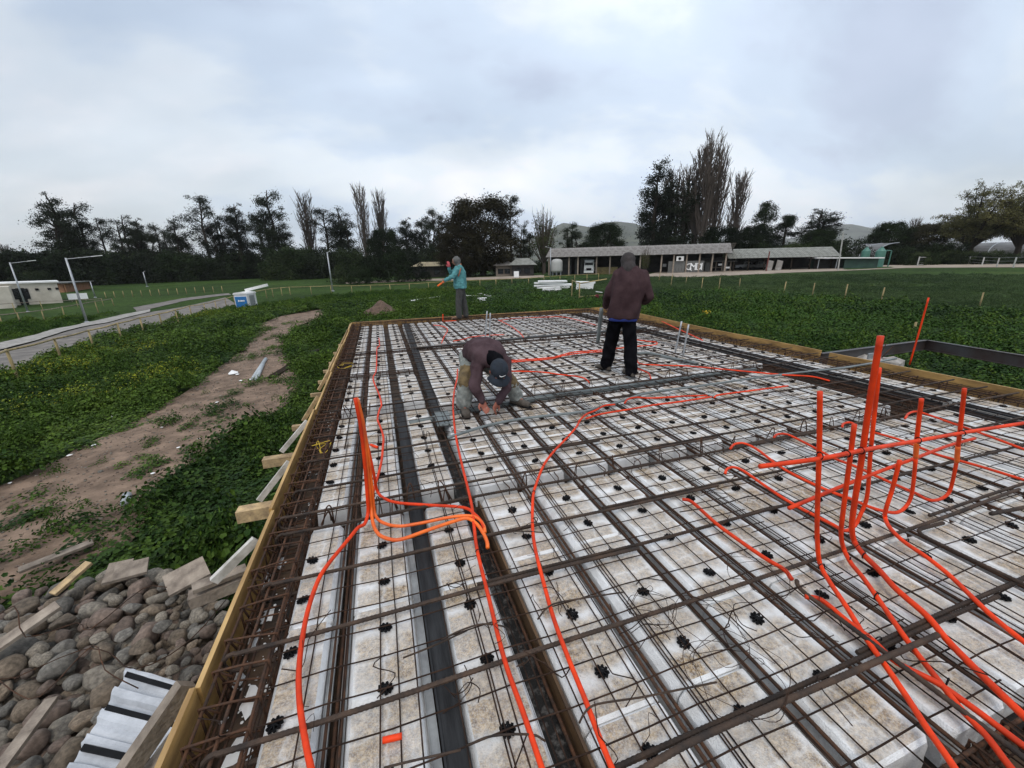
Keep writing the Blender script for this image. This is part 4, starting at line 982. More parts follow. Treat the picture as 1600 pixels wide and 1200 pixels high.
# ------------------------------------------------------------------ deck
PL = P(401, 837, .05).x; XL = PL                                   # outer face of the left board
YF0, YF1 = P(550, 504, .05), P(950, 479.5, .05)
YFAR = (YF0.y + YF1.y) / 2
XR = 6.82; YFRONT = .02
form = thing('formwork', 'yellow plywood formwork around the slab, on timber joists and props', 'formwork', (0, 0, 0))
def board_piece(a, b, zt, zb, th, out_side):
    a, b = Vector((*a, 0)), Vector((*b, 0)); d = (b - a).normalized(); n = Vector((-d.y, d.x, 0)) * out_side
    mb = MB(); mb.box(((a + b) / 2 + n * th / 2 + Vector((0, 0, (zt + zb) / 2))), ((b - a).length - .004, th, zt - zb), Matrix((d, n, Vector((0, 0, 1)))).transposed())
    mb.mi = 0
    me = mb.mesh('side_board', [M['ply'], M['plyedge']])
    for p in me.polygons:
        if p.normal.z > .9: p.material_index = 1
    obj('side_board', me, form)
ys = [YFRONT - .1, 1.42, 2.62, 4.6, 6.3, 8.6, 10.6, YF0.y]
for i in range(len(ys) - 1):
    o_ = .012 if i % 2 else 0
    board_piece((XL + .02 + o_, ys[i]), (XL + .02 + o_, ys[i + 1]), .05 - o_, -.27, .019, 1)
n = 4
for i in range(n):
    p, q = YF0.lerp(YF1, i / n), YF0.lerp(YF1, (i + 1) / n)
    board_piece((p.x, p.y), (q.x, q.y), .05, -.25, .02, 1)
ra = [P(1000, 490, .05), P(1110, 514, .05), P(1205, 532, .05), P(1283, 547.5, .05), P(1296, 551, .05), P(1420, 575, .05), P(1600, 610, .05)]
rb = [Vector((YF1.x + .0, YF1.y + .02, .05))] + ra
for i in range(len(rb) - 1):
    if i == 4: continue
    board_piece((rb[i].x, rb[i].y), (rb[i + 1].x, rb[i + 1].y), .05, -.26, .022, 1)
board_piece((rb[-1].x, rb[-1].y), (rb[-1].x, YFRONT - .1), .05, -.26, .022, 1)
board_piece((XL, YFRONT - .1), (rb[-1].x, YFRONT - .1), .03, -.27, .02, -1)
mb = MB(); mb.mi = 0
nb = 20
for i in range(6):
    pass
bw = (rb[-1].x + .2 - XL) / 12
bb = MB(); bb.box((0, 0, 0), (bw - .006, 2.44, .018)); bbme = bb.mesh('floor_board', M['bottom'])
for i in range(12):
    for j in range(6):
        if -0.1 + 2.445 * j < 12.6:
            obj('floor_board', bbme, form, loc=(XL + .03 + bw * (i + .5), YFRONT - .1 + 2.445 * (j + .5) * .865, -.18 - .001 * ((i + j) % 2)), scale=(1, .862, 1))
# joist timbers under the boards, their ends sticking out on the left, with braces up to the side board
JZ = -.245
def joist_end(px, py, w=.085, ztop=-.20):
    p = P(px, py, ztop); return p
je = [(370, 778, .10), (410, 703, .09), (455, 655, .06), (484, 607, .05), (496, 588, .05), (504, 572, .05), (513, 560, .05), (520, 545, .05), (528, 533, .05), (536, 522, .05)]
for i, (px, py, w) in enumerate(je):
    p = P(px, py, -.20)
    mb = MB(); mb.beam((p.x, p.y - w / 2, -.20 - w / 2 - .075), (XR, p.y - w / 2 + .02, -.20 - w / 2 - .075), w, w)
    obj('joist', mb.mesh('joist', M['timber']), form)
    # lath from the joist end up to the top of the board
    mb = MB(); mb.beam((p.x * .62 + XL * .38, p.y - w * .4, -.235), (XL - .012, p.y + .03 + .02 * i, .03), .018, .045); obj('brace', mb.mesh('brace', M['whitewood'] if i in (0, 1) else M['timber']), form)
for i in range(4):                                                # props below
    for j in range(5):
        x_, y_ = (-.6, 1.7, 4.2, 6.5)[i], (.4, 3.2, 6.2, 9.2, 12.0)[j]
        g_ = tz(x_, y_) - .05
        mb = MB(); mb.box((x_, y_, (g_ - .36) / 2), (.09, .09, -.36 - g_)); obj('prop', mb.mesh('prop', M['oldwood']), form)
mb = MB()
for x_ in (-.6, 1.7, 4.2, 6.5): mb.box((x_, 6.2, -.40), (.07, 12.3, .09))
obj('bearer', mb.mesh('bearer', M['oldwood']), form)
# timbers and laths by the corner at the bottom left
def loose(name, a, b, w, h, m_, lab, cat, group=None):
    mb = MB(); mb.beam(a, b, w, h); return obj(name, mb.mesh(name, M[m_]), None, lab, cat, group)
loose('timber_block', P(296, 938, -.30), P(395, 900, -.30), .09, .07, 'oldwood', 'short weathered timber sticking out from under the left side board above the stones', 'timber')
loose('lath', P(334, 908, -.16), P(400, 843, .0), .03, .05, 'whitewood', 'white lath leaning from the timber block to the left side board', 'lath')
loose('plank', P(385, 888, -.24), P(300, 920, -.22), .08, .025, 'oldwood', 'grey plank lying on the weathered timber block', 'plank')
loose('old_timber', P(292, 1068, -.12), P(175, 1240, -.34), .045, .075, 'oldwood', 'grey weathered timber leaning diagonally over the foam panel', 'timber')
loose('dark_plank', P(292, 1135, -.30), P(215, 1240, -.40), .09, .03, 'oldwood', 'brown plank below the weathered timber at the bottom left', 'plank')

ORD = 'nearest second third fourth fifth sixth seventh eighth ninth tenth eleventh twelfth thirteenth fourteenth fifteenth sixteenth seventeenth eighteenth nineteenth twentieth'.split()
def ordn(i):
    if i < 20: return ORD[i]
    n = i + 1; return '%d%s' % (n, 'th' if 10 < n % 100 < 14 else {1: 'st', 2: 'nd', 3: 'rd'}.get(n % 10, 'th'))
# foam blocks in rows between the steel bars
PROF = [(-.166, -.165), (-.165, -.13), (-.165, -.10), (-.160, -.030), (-.141, 0), (.141, 0), (.160, -.030), (.165, -.10), (.165, -.13), (.166, -.165)]
PITCH = .285
blk_cache = {}
def block_mesh(y0, y1, sx_):
    key = (round(y0, 3), round(y1, 3), round(sx_, 2))
    if key in blk_cache: return blk_cache[key]
    prof = [(math.copysign(.166 * sx_ - (.166 - abs(x)), x), z) for x, z in PROF]
    n = len(prof); mb = MB(); vs = []; c = .012
    def shrink(f): return [(x - math.copysign(f, x) if z > -.117 else x, z - (f if z > -.05 else 0)) for x, z in prof]
    rows = [(y0 + .002, shrink(c)), (y0 + .002 + c, prof), (y1 - .002 - c, prof), (y1 - .002, shrink(c))]
    for y, pr in rows: vs += [(x, y, z) for x, z in pr]
    fs = [(r * n + i, r * n + (i + 1) % n, (r + 1) * n + (i + 1) % n, (r + 1) * n + i) for r in range(3) for i in range(n)]
    fs += [tuple(range(n))[::-1], tuple(range(3 * n, 4 * n))]
    mb.add(vs, fs); me = mb.mesh('foam_block', M['foam']); blk_cache[key] = me; return me
ROWS = [(-.465, .60, .92), (-.142, .88, .92), (.25, .80, .92)] + [(.672 + .39 * k, 1.0, .71) for k in range(13)] + [(6.115, .86, .71)]
def segments(k):
    if k < 3: return [(-.02, 2.37), (2.60, 4.30), (4.60, 5.85), (6.28, 7.50), (7.78, 11.45)]
    if k < 5: return [(-.02, 2.34), (2.50, 4.02), (4.39, 7.48), (7.78, 11.35)]
    if k == 15: return [(.45, 2.30), (4.45, 7.48), (7.78, 11.3)]
    if k == 14: return [(.44, 2.32), (2.55, 4.1), (4.45, 7.48), (7.78, 11.3)]
    if k == 16: return [(.50, 11.3)]
    return [(.43 + .02 * (k % 2), 2.33), (2.50, 4.02), (4.39, 7.48), (7.78, 11.35)]
foam_lab = lambda k, s: 'white foam block with brown specks in the slab, seen through the wire mesh'
dots = []
rowname = ['white foam block in the narrow row beside the left formwork board', 'white foam block in the second row from the left board', 'white foam block in the row between the black channel and the deep groove'] 
for k, (xc, sx_, lat) in enumerate(ROWS):
    bi = 0; si = 0
    for (s0, s1) in segments(k):
        j0 = math.ceil((s0 - lat) / PITCH - .3); y = s0
        first = True; j = j0
        while y < s1 - .02:
            yb = lat + PITCH * (j + 2.5)
            if s1 - yb < .25: yb = s1
            yb = min(yb, s1)
            org = lat + PITCH * j
            where = 'in the row beside the left board' if k == 0 else 'in the second row from the left board' if k == 1 else 'between black channel and deep groove' if k == 2 else 'in the row beside the right board' if k == 16 else ', %s row right of the deep groove' % ('first' if k == 3 else ordn(k - 3))
            lab = ('white foam block, %s from the near edge %s' % (('first' if bi == 0 else ordn(bi)), where)).replace(' ,', ','); bi += 1
            lab_old = rowname[k] if k < 3 else ('white foam block in the narrow row beside the right formwork board' if k == 16 else 'white foam block with brown specks in the wide middle rows of the slab')
            grp = 'foam blocks of the row beside the left board' if k == 0 else 'foam blocks of the second row from the left' if k == 1 else 'foam blocks of the row between black channel and groove' if k == 2 else 'foam blocks of the row beside the right board' if k == 16 else 'foam blocks of the middle rows'
            obj('foam_block', block_mesh(y - org, yb - org, sx_), None, lab, 'foam block', grp, loc=(xc, org, rnd.uniform(-.004, .002)), rot=(0, 0, rnd.uniform(-.004, .004)))
            y = yb; j += 3
        d = lat + PITCH * math.ceil((s0 + .06 - lat) / PITCH)
        while d < s1 - .05:
            dots.append((xc - (.045 if k == 0 else 0), d, k, si)); si += 1; d += PITCH
# black wheel-shaped spacers sitting in the foam
mb = MB(); ns = 9
mb.tube([(math.cos(a_) * .026, math.sin(a_) * .026, .012) for a_ in np.linspace(0, 2 * math.pi, 15)], .0045, 4, caps=False)
for i in range(ns):
    a_ = 2 * math.pi * i / ns; R_ = Matrix.Rotation(a_, 3, 'Z')
    mb.box(R_ @ Vector((.019, 0, .013)), (.022, .0055, .018), R_)
    mb.box(R_ @ Vector((.0305, 0, .013)), (.010, .012, .010), Matrix.Rotation(a_ + .5, 3, 'Z'))
mb.lathe([(.0105, 0), (.0105, .022), (.004, .024)], n=8)
mb.v = [(x * .80, y * .80, z * .8) for x, y, z in mb.v]; spm = mb.mesh('spacer', M['black'])
dots.sort(key=lambda d: math.hypot(d[0] - .6, d[1]))
spares = MB()
for i, (x_, y_, k_, s_) in enumerate(dots):
    if i < 290:
        obj('wheel_spacer', spm, None, 'black wheel spacer, %s from near edge, %s foam row from left board' % ('first' if s_ == 0 else ordn(s_), 'first' if k_ == 0 else ordn(k_)), 'spacer', 'black wheel spacers in the foam blocks', loc=(x_ + rnd.uniform(-.006, .006), y_ + rnd.uniform(-.008, .008), .0), rot=(rnd.uniform(-.25, .25), rnd.uniform(-.25, .25), rnd.uniform(0, 6)))
    else: spares.lathe([(.031, .0), (.033, .016), (.010, .018)], (x_, y_, 0), 7)
obj('far_spacers', spares.mesh('far_spacers', M['black']), kind='stuff', label='small black spacers in the far foam blocks')
# steel channels
def channel(x0a, x1a, ya, x0b, x1b, yb, z, m_, lab, lip=.012):
    mb = MB()
    for (p0, p1, h0, h1) in ((0, 1, 0, -.006), (0, .09, lip, 0), (.91, 1, lip, 0)):
        q = lambda t, xx0, xx1: xx0 + (xx1 - xx0) * t
        mb.add([(q(p0, x0a, x1a), ya, z + h0), (q(p1, x0a, x1a), ya, z + h0), (q(p1, x0b, x1b), yb, z + h0), (q(p0, x0b, x1b), yb, z + h0),
                (q(p0, x0a, x1a), ya, z + h1), (q(p1, x0a, x1a), ya, z + h1), (q(p1, x0b, x1b), yb, z + h1), (q(p0, x0b, x1b), yb, z + h1)],
               [(0, 1, 2, 3), (4, 5, 6, 7), (0, 1, 5, 4), (1, 2, 6, 5), (2, 3, 7, 6), (3, 0, 4, 7)])
    return obj('steel_channel', mb.mesh('steel_channel', m_), None, lab, 'steel channel')
channel(.035, .118, -.05, .03, .125, 4.74, -.012, M['blackstrip'], 'black steel channel laid between foam rows in the near left part of the slab')
channel(-.003, .030, -.05, -.006, .026, 2.37, -.006, M['greychan'], 'thin grey steel strip along the left side of the near black channel', .004)
channel(-.362, -.338, -.05, -.362, -.338, 2.37, -.02, M['greychan'], 'thin grey steel strip right of the first foam row', .004)
channel(-.305, -.283, -.05, -.305, -.283, 2.37, -.02, M['greychan'], 'thin grey steel strip left of the second foam row', .004)
channel(.39, .49, 3.72, .53, .68, 11.3, .004, M['blackstrip'], 'long dark grey steel channel running from behind the deep groove to the far board')
for (y0, y1, lab) in ((.4, 2.4, 'black steel profile in the right groove, nearest piece'), (2.45, 6.9, 'black steel profile in the right groove, middle piece'), (6.95, 11.3, 'black steel profile in the right groove, farthest piece')):
    channel(5.62, 5.78, y0, 5.62, 5.78, y1, -.05, M['blackstrip'], lab, .03)
    channel(5.83, 5.93, y0, 5.83, 5.93, y1, -.01, M['blackstrip'], lab.replace('profile', 'strip'), .01)

# floor and side plank of the deep groove
M['rustplank'] = mat('wet_brown_plank', (.12, .065, .025), .6, 0, col2=(.05, .028, .014), scale=5, stretch=(4, .6, 4), bump=.2)
M['tar'] = mat('black_spattered_groove_floor', (.16, .15, .14), .8, 0, col2=(.010, .009, .008), scale=26, detail=12, space='World', bump=.4, bscale=60)
for e_ in M['tar'].node_tree.nodes:
    if e_.type == 'VALTORGB': e_.color_ramp.elements[0].position = .52; e_.color_ramp.elements[1].position = .74
mb = MB(); mb.box((.425, 1.83, -.150), (.13, 3.7, .016)); obj('groove_floor', mb.mesh('groove_floor', M['tar']), form)
mb = MB(); mb.box((.494, 1.2, -.080), (.012, 2.3, .125)); obj('groove_plank', mb.mesh('groove_plank', M['rustplank']), form)
mb = MB(); mb.box((.368, 1.83, -.080), (.006, 3.6, .12)); obj('groove_plank', mb.mesh('groove_plank', M['tar']), form)
# reinforcing bars
def rebar_mesh(x0, x1, r_, ribs, hook, bend):
    mb = MB(); L_ = x1 - x0
    step = .009 if ribs else .5
    n = int(L_ / step) + 1; pts = []; rs_ = []
    if hook:
        for k in range(7):
            a_ = math.pi * (k / 6); pts.append((x0 + .045 - .045 * math.sin(a_), 0, -.09 * (1 - (1 - math.cos(a_)) / 2)))
        pts = [(x0 + .18, 0, -.09)] + pts; rs_ = [r_] * len(pts)
        x0 = x0 + .05
        n = int((x1 - x0) / step) + 1
    for i in range(n + 1):
        x_ = x0 + (x1 - x0) * i / n; t = (x_ - x0) / L_
        pts.append((x_, bend * math.sin(t * 3.1) + .004 * math.sin(x_ * 3.7), .004 * math.sin(x_ * 2.3 + bend * 90)))
        rs_.append(r_ * (1.13 if (ribs and i % 2) else .97))
    mb.tube(pts, rs_, 7 if ribs else 6)
    return mb.mesh('rebar', M['bar'], not ribs)
TY = [.69, 1.15, 1.53, 1.90, 2.31, 2.50, 2.81, 3.27, 3.76, 4.18, 4.48, 4.88, 5.30, 5.85, 6.42, 6.68, 7.10, 7.62, 8.1, 8.6, 9.15, 9.65, 10.15, 10.6, 11.05, 11.45, 11.8, 12.05]
for i, y_ in enumerate(TY):
    near = y_ < 2.9
    xm = (2.05, 3.4, .7, 1.6, 3.1, 2.2, 1.2, 2.7)[i % 8] + (0 if near else rnd.uniform(-.6, 2))
    x0 = .45 if i == 0 else -.76 + rnd.uniform(-.03, .05)
    lab = ('thick ribbed cross bar' if near else 'steel cross bar') + ', %s from the near edge of the slab, %s piece' % ('first' if i == 0 else ordn(i), '%s')
    g_ = 'thick cross bars in the near part of the slab' if near else 'cross bars in the far part of the slab'
    sk = rnd.uniform(-.012, .006)
    obj('rebar', rebar_mesh(x0, xm + .5, 0.0092 if near else .008, near, i > 0 and y_ < 3.4, rnd.uniform(-.015, .015)), None, lab % 'left', 'steel bar', g_, loc=(0, y_, .042), rot=(0, 0, sk))
    obj('rebar', rebar_mesh(xm - .4, 6.72, 0.0092 if near else .008, near, False, rnd.uniform(-.015, .015)), None, lab % 'right', 'steel bar', g_, loc=(0, y_ + .024 - sk * 0, .043), rot=(0, 0, sk))
# extra long bars over the mesh at the right front (hooked ones)
def free_bar(name, pts, r_, lab, m_='bar', cat='steel bar', group=None, sm=5, n=7):
    mb = MB(); q_ = catmull(pts, sm)
    if name in ('hooked_bar', 'steel_bar_end'):
        z_ = [q_[0]]
        for a_, b_ in zip(q_, q_[1:]):
            k_ = max(1, int((b_ - a_).length / .008)); z_ += [a_.lerp(b_, (j_ + 1) / k_) for j_ in range(k_)]
        q_ = z_; r_ = [r_ * (1.12 if j_ % 2 else .97) for j_ in range(len(q_))]
    mb.tube(q_, r_, n); return obj(name, mb.mesh(name, M[m_], True), None, lab, cat, group)
free_bar('hooked_bar', [P(1474, 817, .08), P(1452, 823, .08), P(1438, 827, .08), P(1437, 832, .075), P(1450, 841, .06), P(1530, 880, .06), P(1610, 918, .06), P(1700, 965, .06)], .0095, 'dark hooked steel bar lying lengthwise on the mesh at the right')
free_bar('hooked_bar', [P(1245, 907, .07), P(1247, 915, .07), P(1262, 930, .06), P(1330, 980, .06), P(1440, 1063, .06), P(1540, 1138, .06), P(1640, 1215, .06)], .0095, 'dark steel bar running down right over the doubled cross bars near the front edge')
free_bar('steel_bar_end', [P(1548, 803, .08), P(1600, 793, .08), P(1680, 776, .08)], .011, 'end of a thick steel bar at the right edge of the photo')
free_bar('steel_bar_end', [P(985, 1214, .06), P(1100, 1150, .062), P(1300, 1064, .063), P(1465, 992, .064)], .0105, 'thickest ribbed steel bar lapped on the nearest cross bar')
# bars in the grooves between the foam rows
gm_cache = {}
def groove_bar(x_, y0, y1, z, lab):
    L_ = round(y1 - y0, 1)
    if L_ not in gm_cache:
        mb = MB(); pts = [(.003 * math.sin(k * 1.3), L_ * k / 8, .003 * math.cos(k * 1.7)) for k in range(9)]; mb.tube(pts, .0078, 6); gm_cache[L_] = mb.mesh('groove_bar', M['rust'], True)
    obj('groove_bar', gm_cache[L_], None, lab, 'steel bar', 'lengthwise bars in the grooves', loc=(x_, y0, z), rot=(0, 0, rnd.uniform(-.0012, .0012)))
grooves = [(-.325, (-.022, .0, .022)), (.47, (-.005,))] + [(.672 + .39 * k + .195, (-.022, 0, .022) if k % 3 else (-.02, .016)) for k in range(13)]
for gi, (gx, offs) in enumerate(grooves):
    for k, o_ in enumerate(offs):
        for (y0, y1) in ((.1, 6.1), (5.7, 11.9)):
            groove_bar(gx + o_ + rnd.uniform(-.003, .003), y0 + rnd.uniform(0, .1), y1, (-.022, -.045, -.018)[k] if gx < .4 or gx > .5 else -.09, 'thin rusty %s bar in the %s, %s half' % (('left', 'right' if len(offs) == 2 else 'middle', 'right')[k], 'groove right of the first foam row' if gi == 0 else 'deep groove' if gi == 1 else '%s groove right of the deep groove' % ('first' if gi == 2 else ordn(gi - 2)), 'near' if y0 < 1 else 'far'))
# welded wire mesh: three by three sheets
wl, wt = {}, {}
def wire_mesh_sheet(x0, x1, y0, y1, lab, zoff):
    t = thing('wire_mesh', lab, 'wire mesh', (x0, y0, zoff), rnd.uniform(-.003, .003), 'sheets of welded wire mesh')
    LX, LY = round(x1 - x0, 2), round(y1 - y0, 2)
    def me(l, axis):
        d = wl if axis else wt
        if l not in d:
            mb = MB(); k = 12; pts = [((l * i / k, .003 * math.sin(i * 2.1), .005 * math.sin(i * 1.9)) if not axis else (.003 * math.sin(i * 1.7), l * i / k, .005 * math.sin(i * 2.3))) for i in range(k + 1)]
            mb.tube(pts, .0031, 5); d[l] = mb.mesh('wire', M['wire'], True)
        return d[l]
    n = int(LX / .137)
    for i in range(n + 1): obj('wire', me(LY, 1), t, loc=(.03 + i * (LX - .06) / n + rnd.uniform(-.004, .004), rnd.uniform(-.03, .03), 0), rot=(rnd.uniform(-.001, .001), 0, rnd.uniform(-.002, .002)))
    n = int(LY / .142)
    lat = .92 if x0 < 0 else .71; yy = lat + .1425 * math.ceil((y0 + .02 - lat) / .1425)
    while yy < y1 - .02:
        obj('wire', me(LX, 0), t, loc=(rnd.uniform(-.03, .03), yy - y0 + rnd.uniform(-.006, .006), .0056), rot=(0, rnd.uniform(-.001, .001), rnd.uniform(-.003, .003))); yy += .1425
    for i in range(9): obj('wire', me(LY, 1), t, loc=(rnd.uniform(.05, LX - .05), rnd.uniform(-.03, .03), -.004), rot=(0, 0, rnd.uniform(-.006, .006)))
xs_ = [(-.60, 2.05, 'left'), (1.92, 4.5, 'middle'), (4.38, 6.66, 'right')]; ys_ = [(-.02, 3.62, 'near'), (3.46, 7.72, 'middle'), (7.55, 11.9, 'far')]
for i, (x0, x1, nx) in enumerate(xs_):
    for j, (y0, y1, ny) in enumerate(ys_):
        if j == 0 and i > 0: y0 = .42
        wire_mesh_sheet(x0, x1, y0, y1, 'thin welded wire mesh sheet in the %s %s part of the slab' % (ny, nx), .016 + .011 * ((i + j) % 2))
# cages of stirrups
def cage(origin, axis, length, w, h, step, lab, r_=.005, barz=(0, 1), tie=True, bars=None, lean=.12):
    """stirrups across, long bars along; axis 'x' or 'y'"""
    t = thing('rebar_cage', lab, 'rebar cage', origin, 0 if axis == 'y' else -math.pi / 2)
    mb = MB(); c = .018
    ring = catmull([(0, 0, 0 + c), (0, 0, h - c), (c, 0, h), (w - c, 0, h), (w, 0, h - c), (w, 0, c), (w - c, 0, 0), (c, 0, 0), (0, 0, c + .003)], 2)
    mb.tube(ring, r_, 5); mb.tube([(.004, .008, h - .004), (w * .28, .012, h - .055)], r_, 5); mb.tube([(.008, .006, h - .01), (w * .12, .014, h - .08)], r_, 5)
    me = mb.mesh('stirrup', M['rust'], True); n = int(length / step)
    for i in range(n + 1):
        obj('stirrup', me, t, loc=(rnd.uniform(-.008, .008), i * step + rnd.uniform(-.02, .02), rnd.uniform(-.005, .005)), rot=(rnd.uniform(-lean, lean), rnd.uniform(-.05, .05), rnd.uniform(-lean, lean)))
    for (bx, bz) in bars or ((.012, .012), (w - .012, .012), (.012, h - .012), (w - .012, h - .012), (w * .5, h - .010)):
        b = MB(); b.tube([(bx + .004 * math.sin(k), -.1 + (length + .2) * k / 10, bz + .004 * math.cos(k * 1.4)) for k in range(11)], r_ * 1.35, 6)
        obj('long_bar', b.mesh('long_bar', M['rust'], True), t)
    return t
cage((XL + .05, .15, -.135), 'y', 11.9, .20, .165, .148, 'rusty stirrup cage along the left formwork board')
cage((XL + .07, .25, -.15), 'y', 11.7, .17, .12, .31, 'second looser layer of rusty stirrups inside the left edge beam', .0045, lean=.35)
cage((-.5, 12.02, -.13), 'x', 7.0, .22, .16, .16, 'rusty stirrup cage along the far formwork board', lean=.2)
cage((6.36, .4, -.13), 'y', 11.4, .25, .15, .17, 'rusty stirrup cage along the right formwork board', lean=.25)
cage((-.5, .40, -.14), 'x', 7.0, .22, .15, .17, 'rusty stirrup cage along the near edge of the slab', lean=.2)
cage((-.45, 2.57, -.14), 'x', 6.8, .15, .13, .39, 'rusty stirrups in the first cross beam gap of the slab', .0045, lean=.3, bars=((.015, .012), (.135, .012)))
cage((-.45, 4.36, -.13), 'x', 6.8, .20, .10, .39, 'rusty stirrups in the second cross beam gap, beside the thick grey pipe', .0045, lean=.3, bars=((.015, .012), (.185, .012)))
cage((-.45, 6.2, -.13), 'x', .75, .22, .14, .15, 'rusty stirrups in the short gap of the left foam rows', .0045)
cage((-.45, 7.72, -.13), 'x', 6.8, .16, .135, .25, 'rusty stirrups in the farthest cross beam gap', .0045, lean=.3)
cage((5.2, 2.42, -.13), 'y', 1.9, .36, .12, .2, 'rusty stirrups in the wide dark groove on the right', .0045, lean=.4)
# upright stirrup hairpins standing out of the gaps
hp = MB(); hp.tube(catmull([(-.03, 0, -.06), (-.018, 0, .06), (-.006, 0, .10), (.006, 0, .10), (.018, 0, .06), (.035, 0, -.06)], 3), .0045, 5); hpm = hp.mesh('hairpin_bar', M['rust'], True)
hps = [(-.47, 2.47), (-.16, 2.46), (-.30, 2.50), (.05, 2.5), (.28, 2.48), (-.47, 4.45), (-.25, 4.47)] + [(.87 + .39 * k + rnd.uniform(-.05, .05), 2.42 + rnd.uniform(-.03, .03)) for k in range(12)] + [(.9 + .39 * k, 4.36 + rnd.uniform(-.06, .06)) for k in range(12)]
for x_, y_ in hps:
    obj('hairpin_bar', hpm, None, 'bent hairpin bar standing upright in a cross beam gap of the slab', 'hairpin bar', 'hairpin bars in the cross beam gaps', loc=(x_, y_, 0), rot=(rnd.uniform(-.3, .3), rnd.uniform(-.3, .3), rnd.uniform(0, 3)), scale=rnd.uniform(.75, 1.1))
# tie wires and loose curls
twm = []
for k in range(6):
    r = random.Random(k + 50); mb = MB(); pts = [(0, 0, 0)]
    for q in range(4): pts.append((pts[-1][0] + r.uniform(-.03, .05), pts[-1][1] + r.uniform(-.03, .05), abs(r.uniform(0, .035))))
    mb.tube(catmull(pts, 3), .0013, 4); twm.append(mb.mesh('tie_wire', M['wire']))
for i in range(150):
    y_ = .65 + 4.2 * rnd.random() ** 1.4; x_ = rnd.uniform(-.75, 1.2 + y_ * 1.1)
    obj('tie_wire', rnd.choice(twm), None, 'short bent end of dark tie wire on the mesh', 'tie wire', 'tie wire ends on the mesh', loc=(x_, y_, .035), rot=(rnd.uniform(-.5, .5), 0, rnd.uniform(0, 6.28)), scale=rnd.uniform(.8, 1.9))
for i, (px, py, rad, lab) in enumerate(((1105, 985, .14, 'large loose coil of thin dark wire on the mesh near the front'), (1180, 900, .13, 'loose coil of thin wire right of the large coil'), (1150, 1060, .16, 'loose coil of thin wire above the thickest bar'), (1015, 960, .09, 'small loose coil of thin wire left of the large coil'), (1180, 560, .1, 'small coil of wire in the far right part of the mesh'))):
    c = P(px, py, .06); r = random.Random(i); pts = []
    for k in range(22):
        a_ = k * .72; pts.append(c + Vector((math.cos(a_) * rad * r.uniform(.65, 1.25), math.sin(a_) * rad * r.uniform(.65, 1.25), r.uniform(-.015, .06))))
    free_bar('wire_coil', pts, .0013, lab, 'wire', 'wire coil', None, 4, 4)
for i, pts_ in enumerate((((690, 1000), (720, 985), (755, 975), (790, 980), (795, 992)), ((840, 968), (855, 950), (880, 940), (975, 925)), ((905, 1130), (915, 1112), (935, 1100), (1000, 1090), (1060, 1078), (1120, 1066)), ((730, 1165), (770, 1150), (830, 1148), (852, 1158)), ((600, 1200), (640, 1190), (720, 1172)), ((780, 835), (810, 830), (850, 832)), ((630, 1028), (680, 1008), (730, 985)), ((1062, 800), (1120, 790), (1170, 775)))):
    free_bar('loose_wire', [P(x_, y_, .05 + .02 * math.sin(k * 1.5)) for k, (x_, y_) in enumerate(pts_)], .0038, 'loose curved piece of black steel wire lying over the mesh', 'bar', 'loose wire', 'loose curved wires on the mesh', 4, 5)
# yellow cord in the left edge beam
mb = MB(); r = random.Random(5); c = P(505, 698, .03); pts = [c + Vector((r.uniform(-.09, .06), r.uniform(-.12, .12), r.uniform(-.02, .03))) for _ in range(12)]
mb.tube(catmull(pts, 4), .0022, 5); mb2 = MB(); c = P(540, 572, .03); pts = [c + Vector((r.uniform(-.12, .12), r.uniform(-.2, .2), r.uniform(-.02, .03))) for _ in range(12)]; mb2.tube(catmull(pts, 4), .003, 5)
M['yellow'] = mat('yellow_plastic', (.70, .47, .02), .5, 0, var=.1)
obj('yellow_rope', mb.mesh('yellow_cord', M['yellow']), None, 'tangled yellow cord in the rusty cage, nearer of the two', 'cord'); obj('yellow_rope', mb2.mesh('yellow_cord', M['yellow']), None, 'tangled yellow cord in the rusty cage, farther of the two', 'cord')
# crumbs of broken foam fallen into the edge beam
cr = MB()
for i in range(420):
    if i < 330: x_, y_ = rnd.gauss(-.70, .07), rnd.choice((.95, 1.2, 1.45, 1.7, 1.95, 2.9, 3.6, 4.6, 4.9)) + rnd.gauss(0, .10)
    else: x_, y_ = rnd.uniform(-.55, 1.2), rnd.choice((2.48, 4.4)) + rnd.gauss(0, .04)
    if x_ < XL + .03: continue
    s = rnd.uniform(.002, .009) * (1.7 if rnd.random() < .1 else 1)
    cr.lathe([(s * .5, 0), (s, s * .5), (s * .5, s)], (x_, y_, -.168), 5)
obj('foam_crumbs', cr.mesh('foam_crumbs', M['crumb']), kind='stuff', label='white foam crumbs in the edge beam')
for i, (px, py, s) in enumerate(((372, 1180, .09), (390, 1095, .07), (372, 1060, .05), (420, 960, .06), (415, 905, .06), (398, 1000, .05), (440, 880, .05))):
    c = P(px, py, -.165); r = random.Random(i); mb = MB(); k = 9; vs = [(0, 0, .008)] + [(math.cos(6.283 * j / k) * s * .5 * r.uniform(.6, 1.2), math.sin(6.283 * j / k) * s * r.uniform(.6, 1.4), 0) for j in range(k)]
    mb.add(vs, [(0, 1 + j, 1 + (j + 1) % k) for j in range(k)]); obj('foam_scrap', mb.mesh('foam_scrap', M['crumb']), None, 'torn white foam scrap on the bottom board of the left edge beam', 'foam scrap', 'foam scraps in the left edge beam', loc=tuple(c))

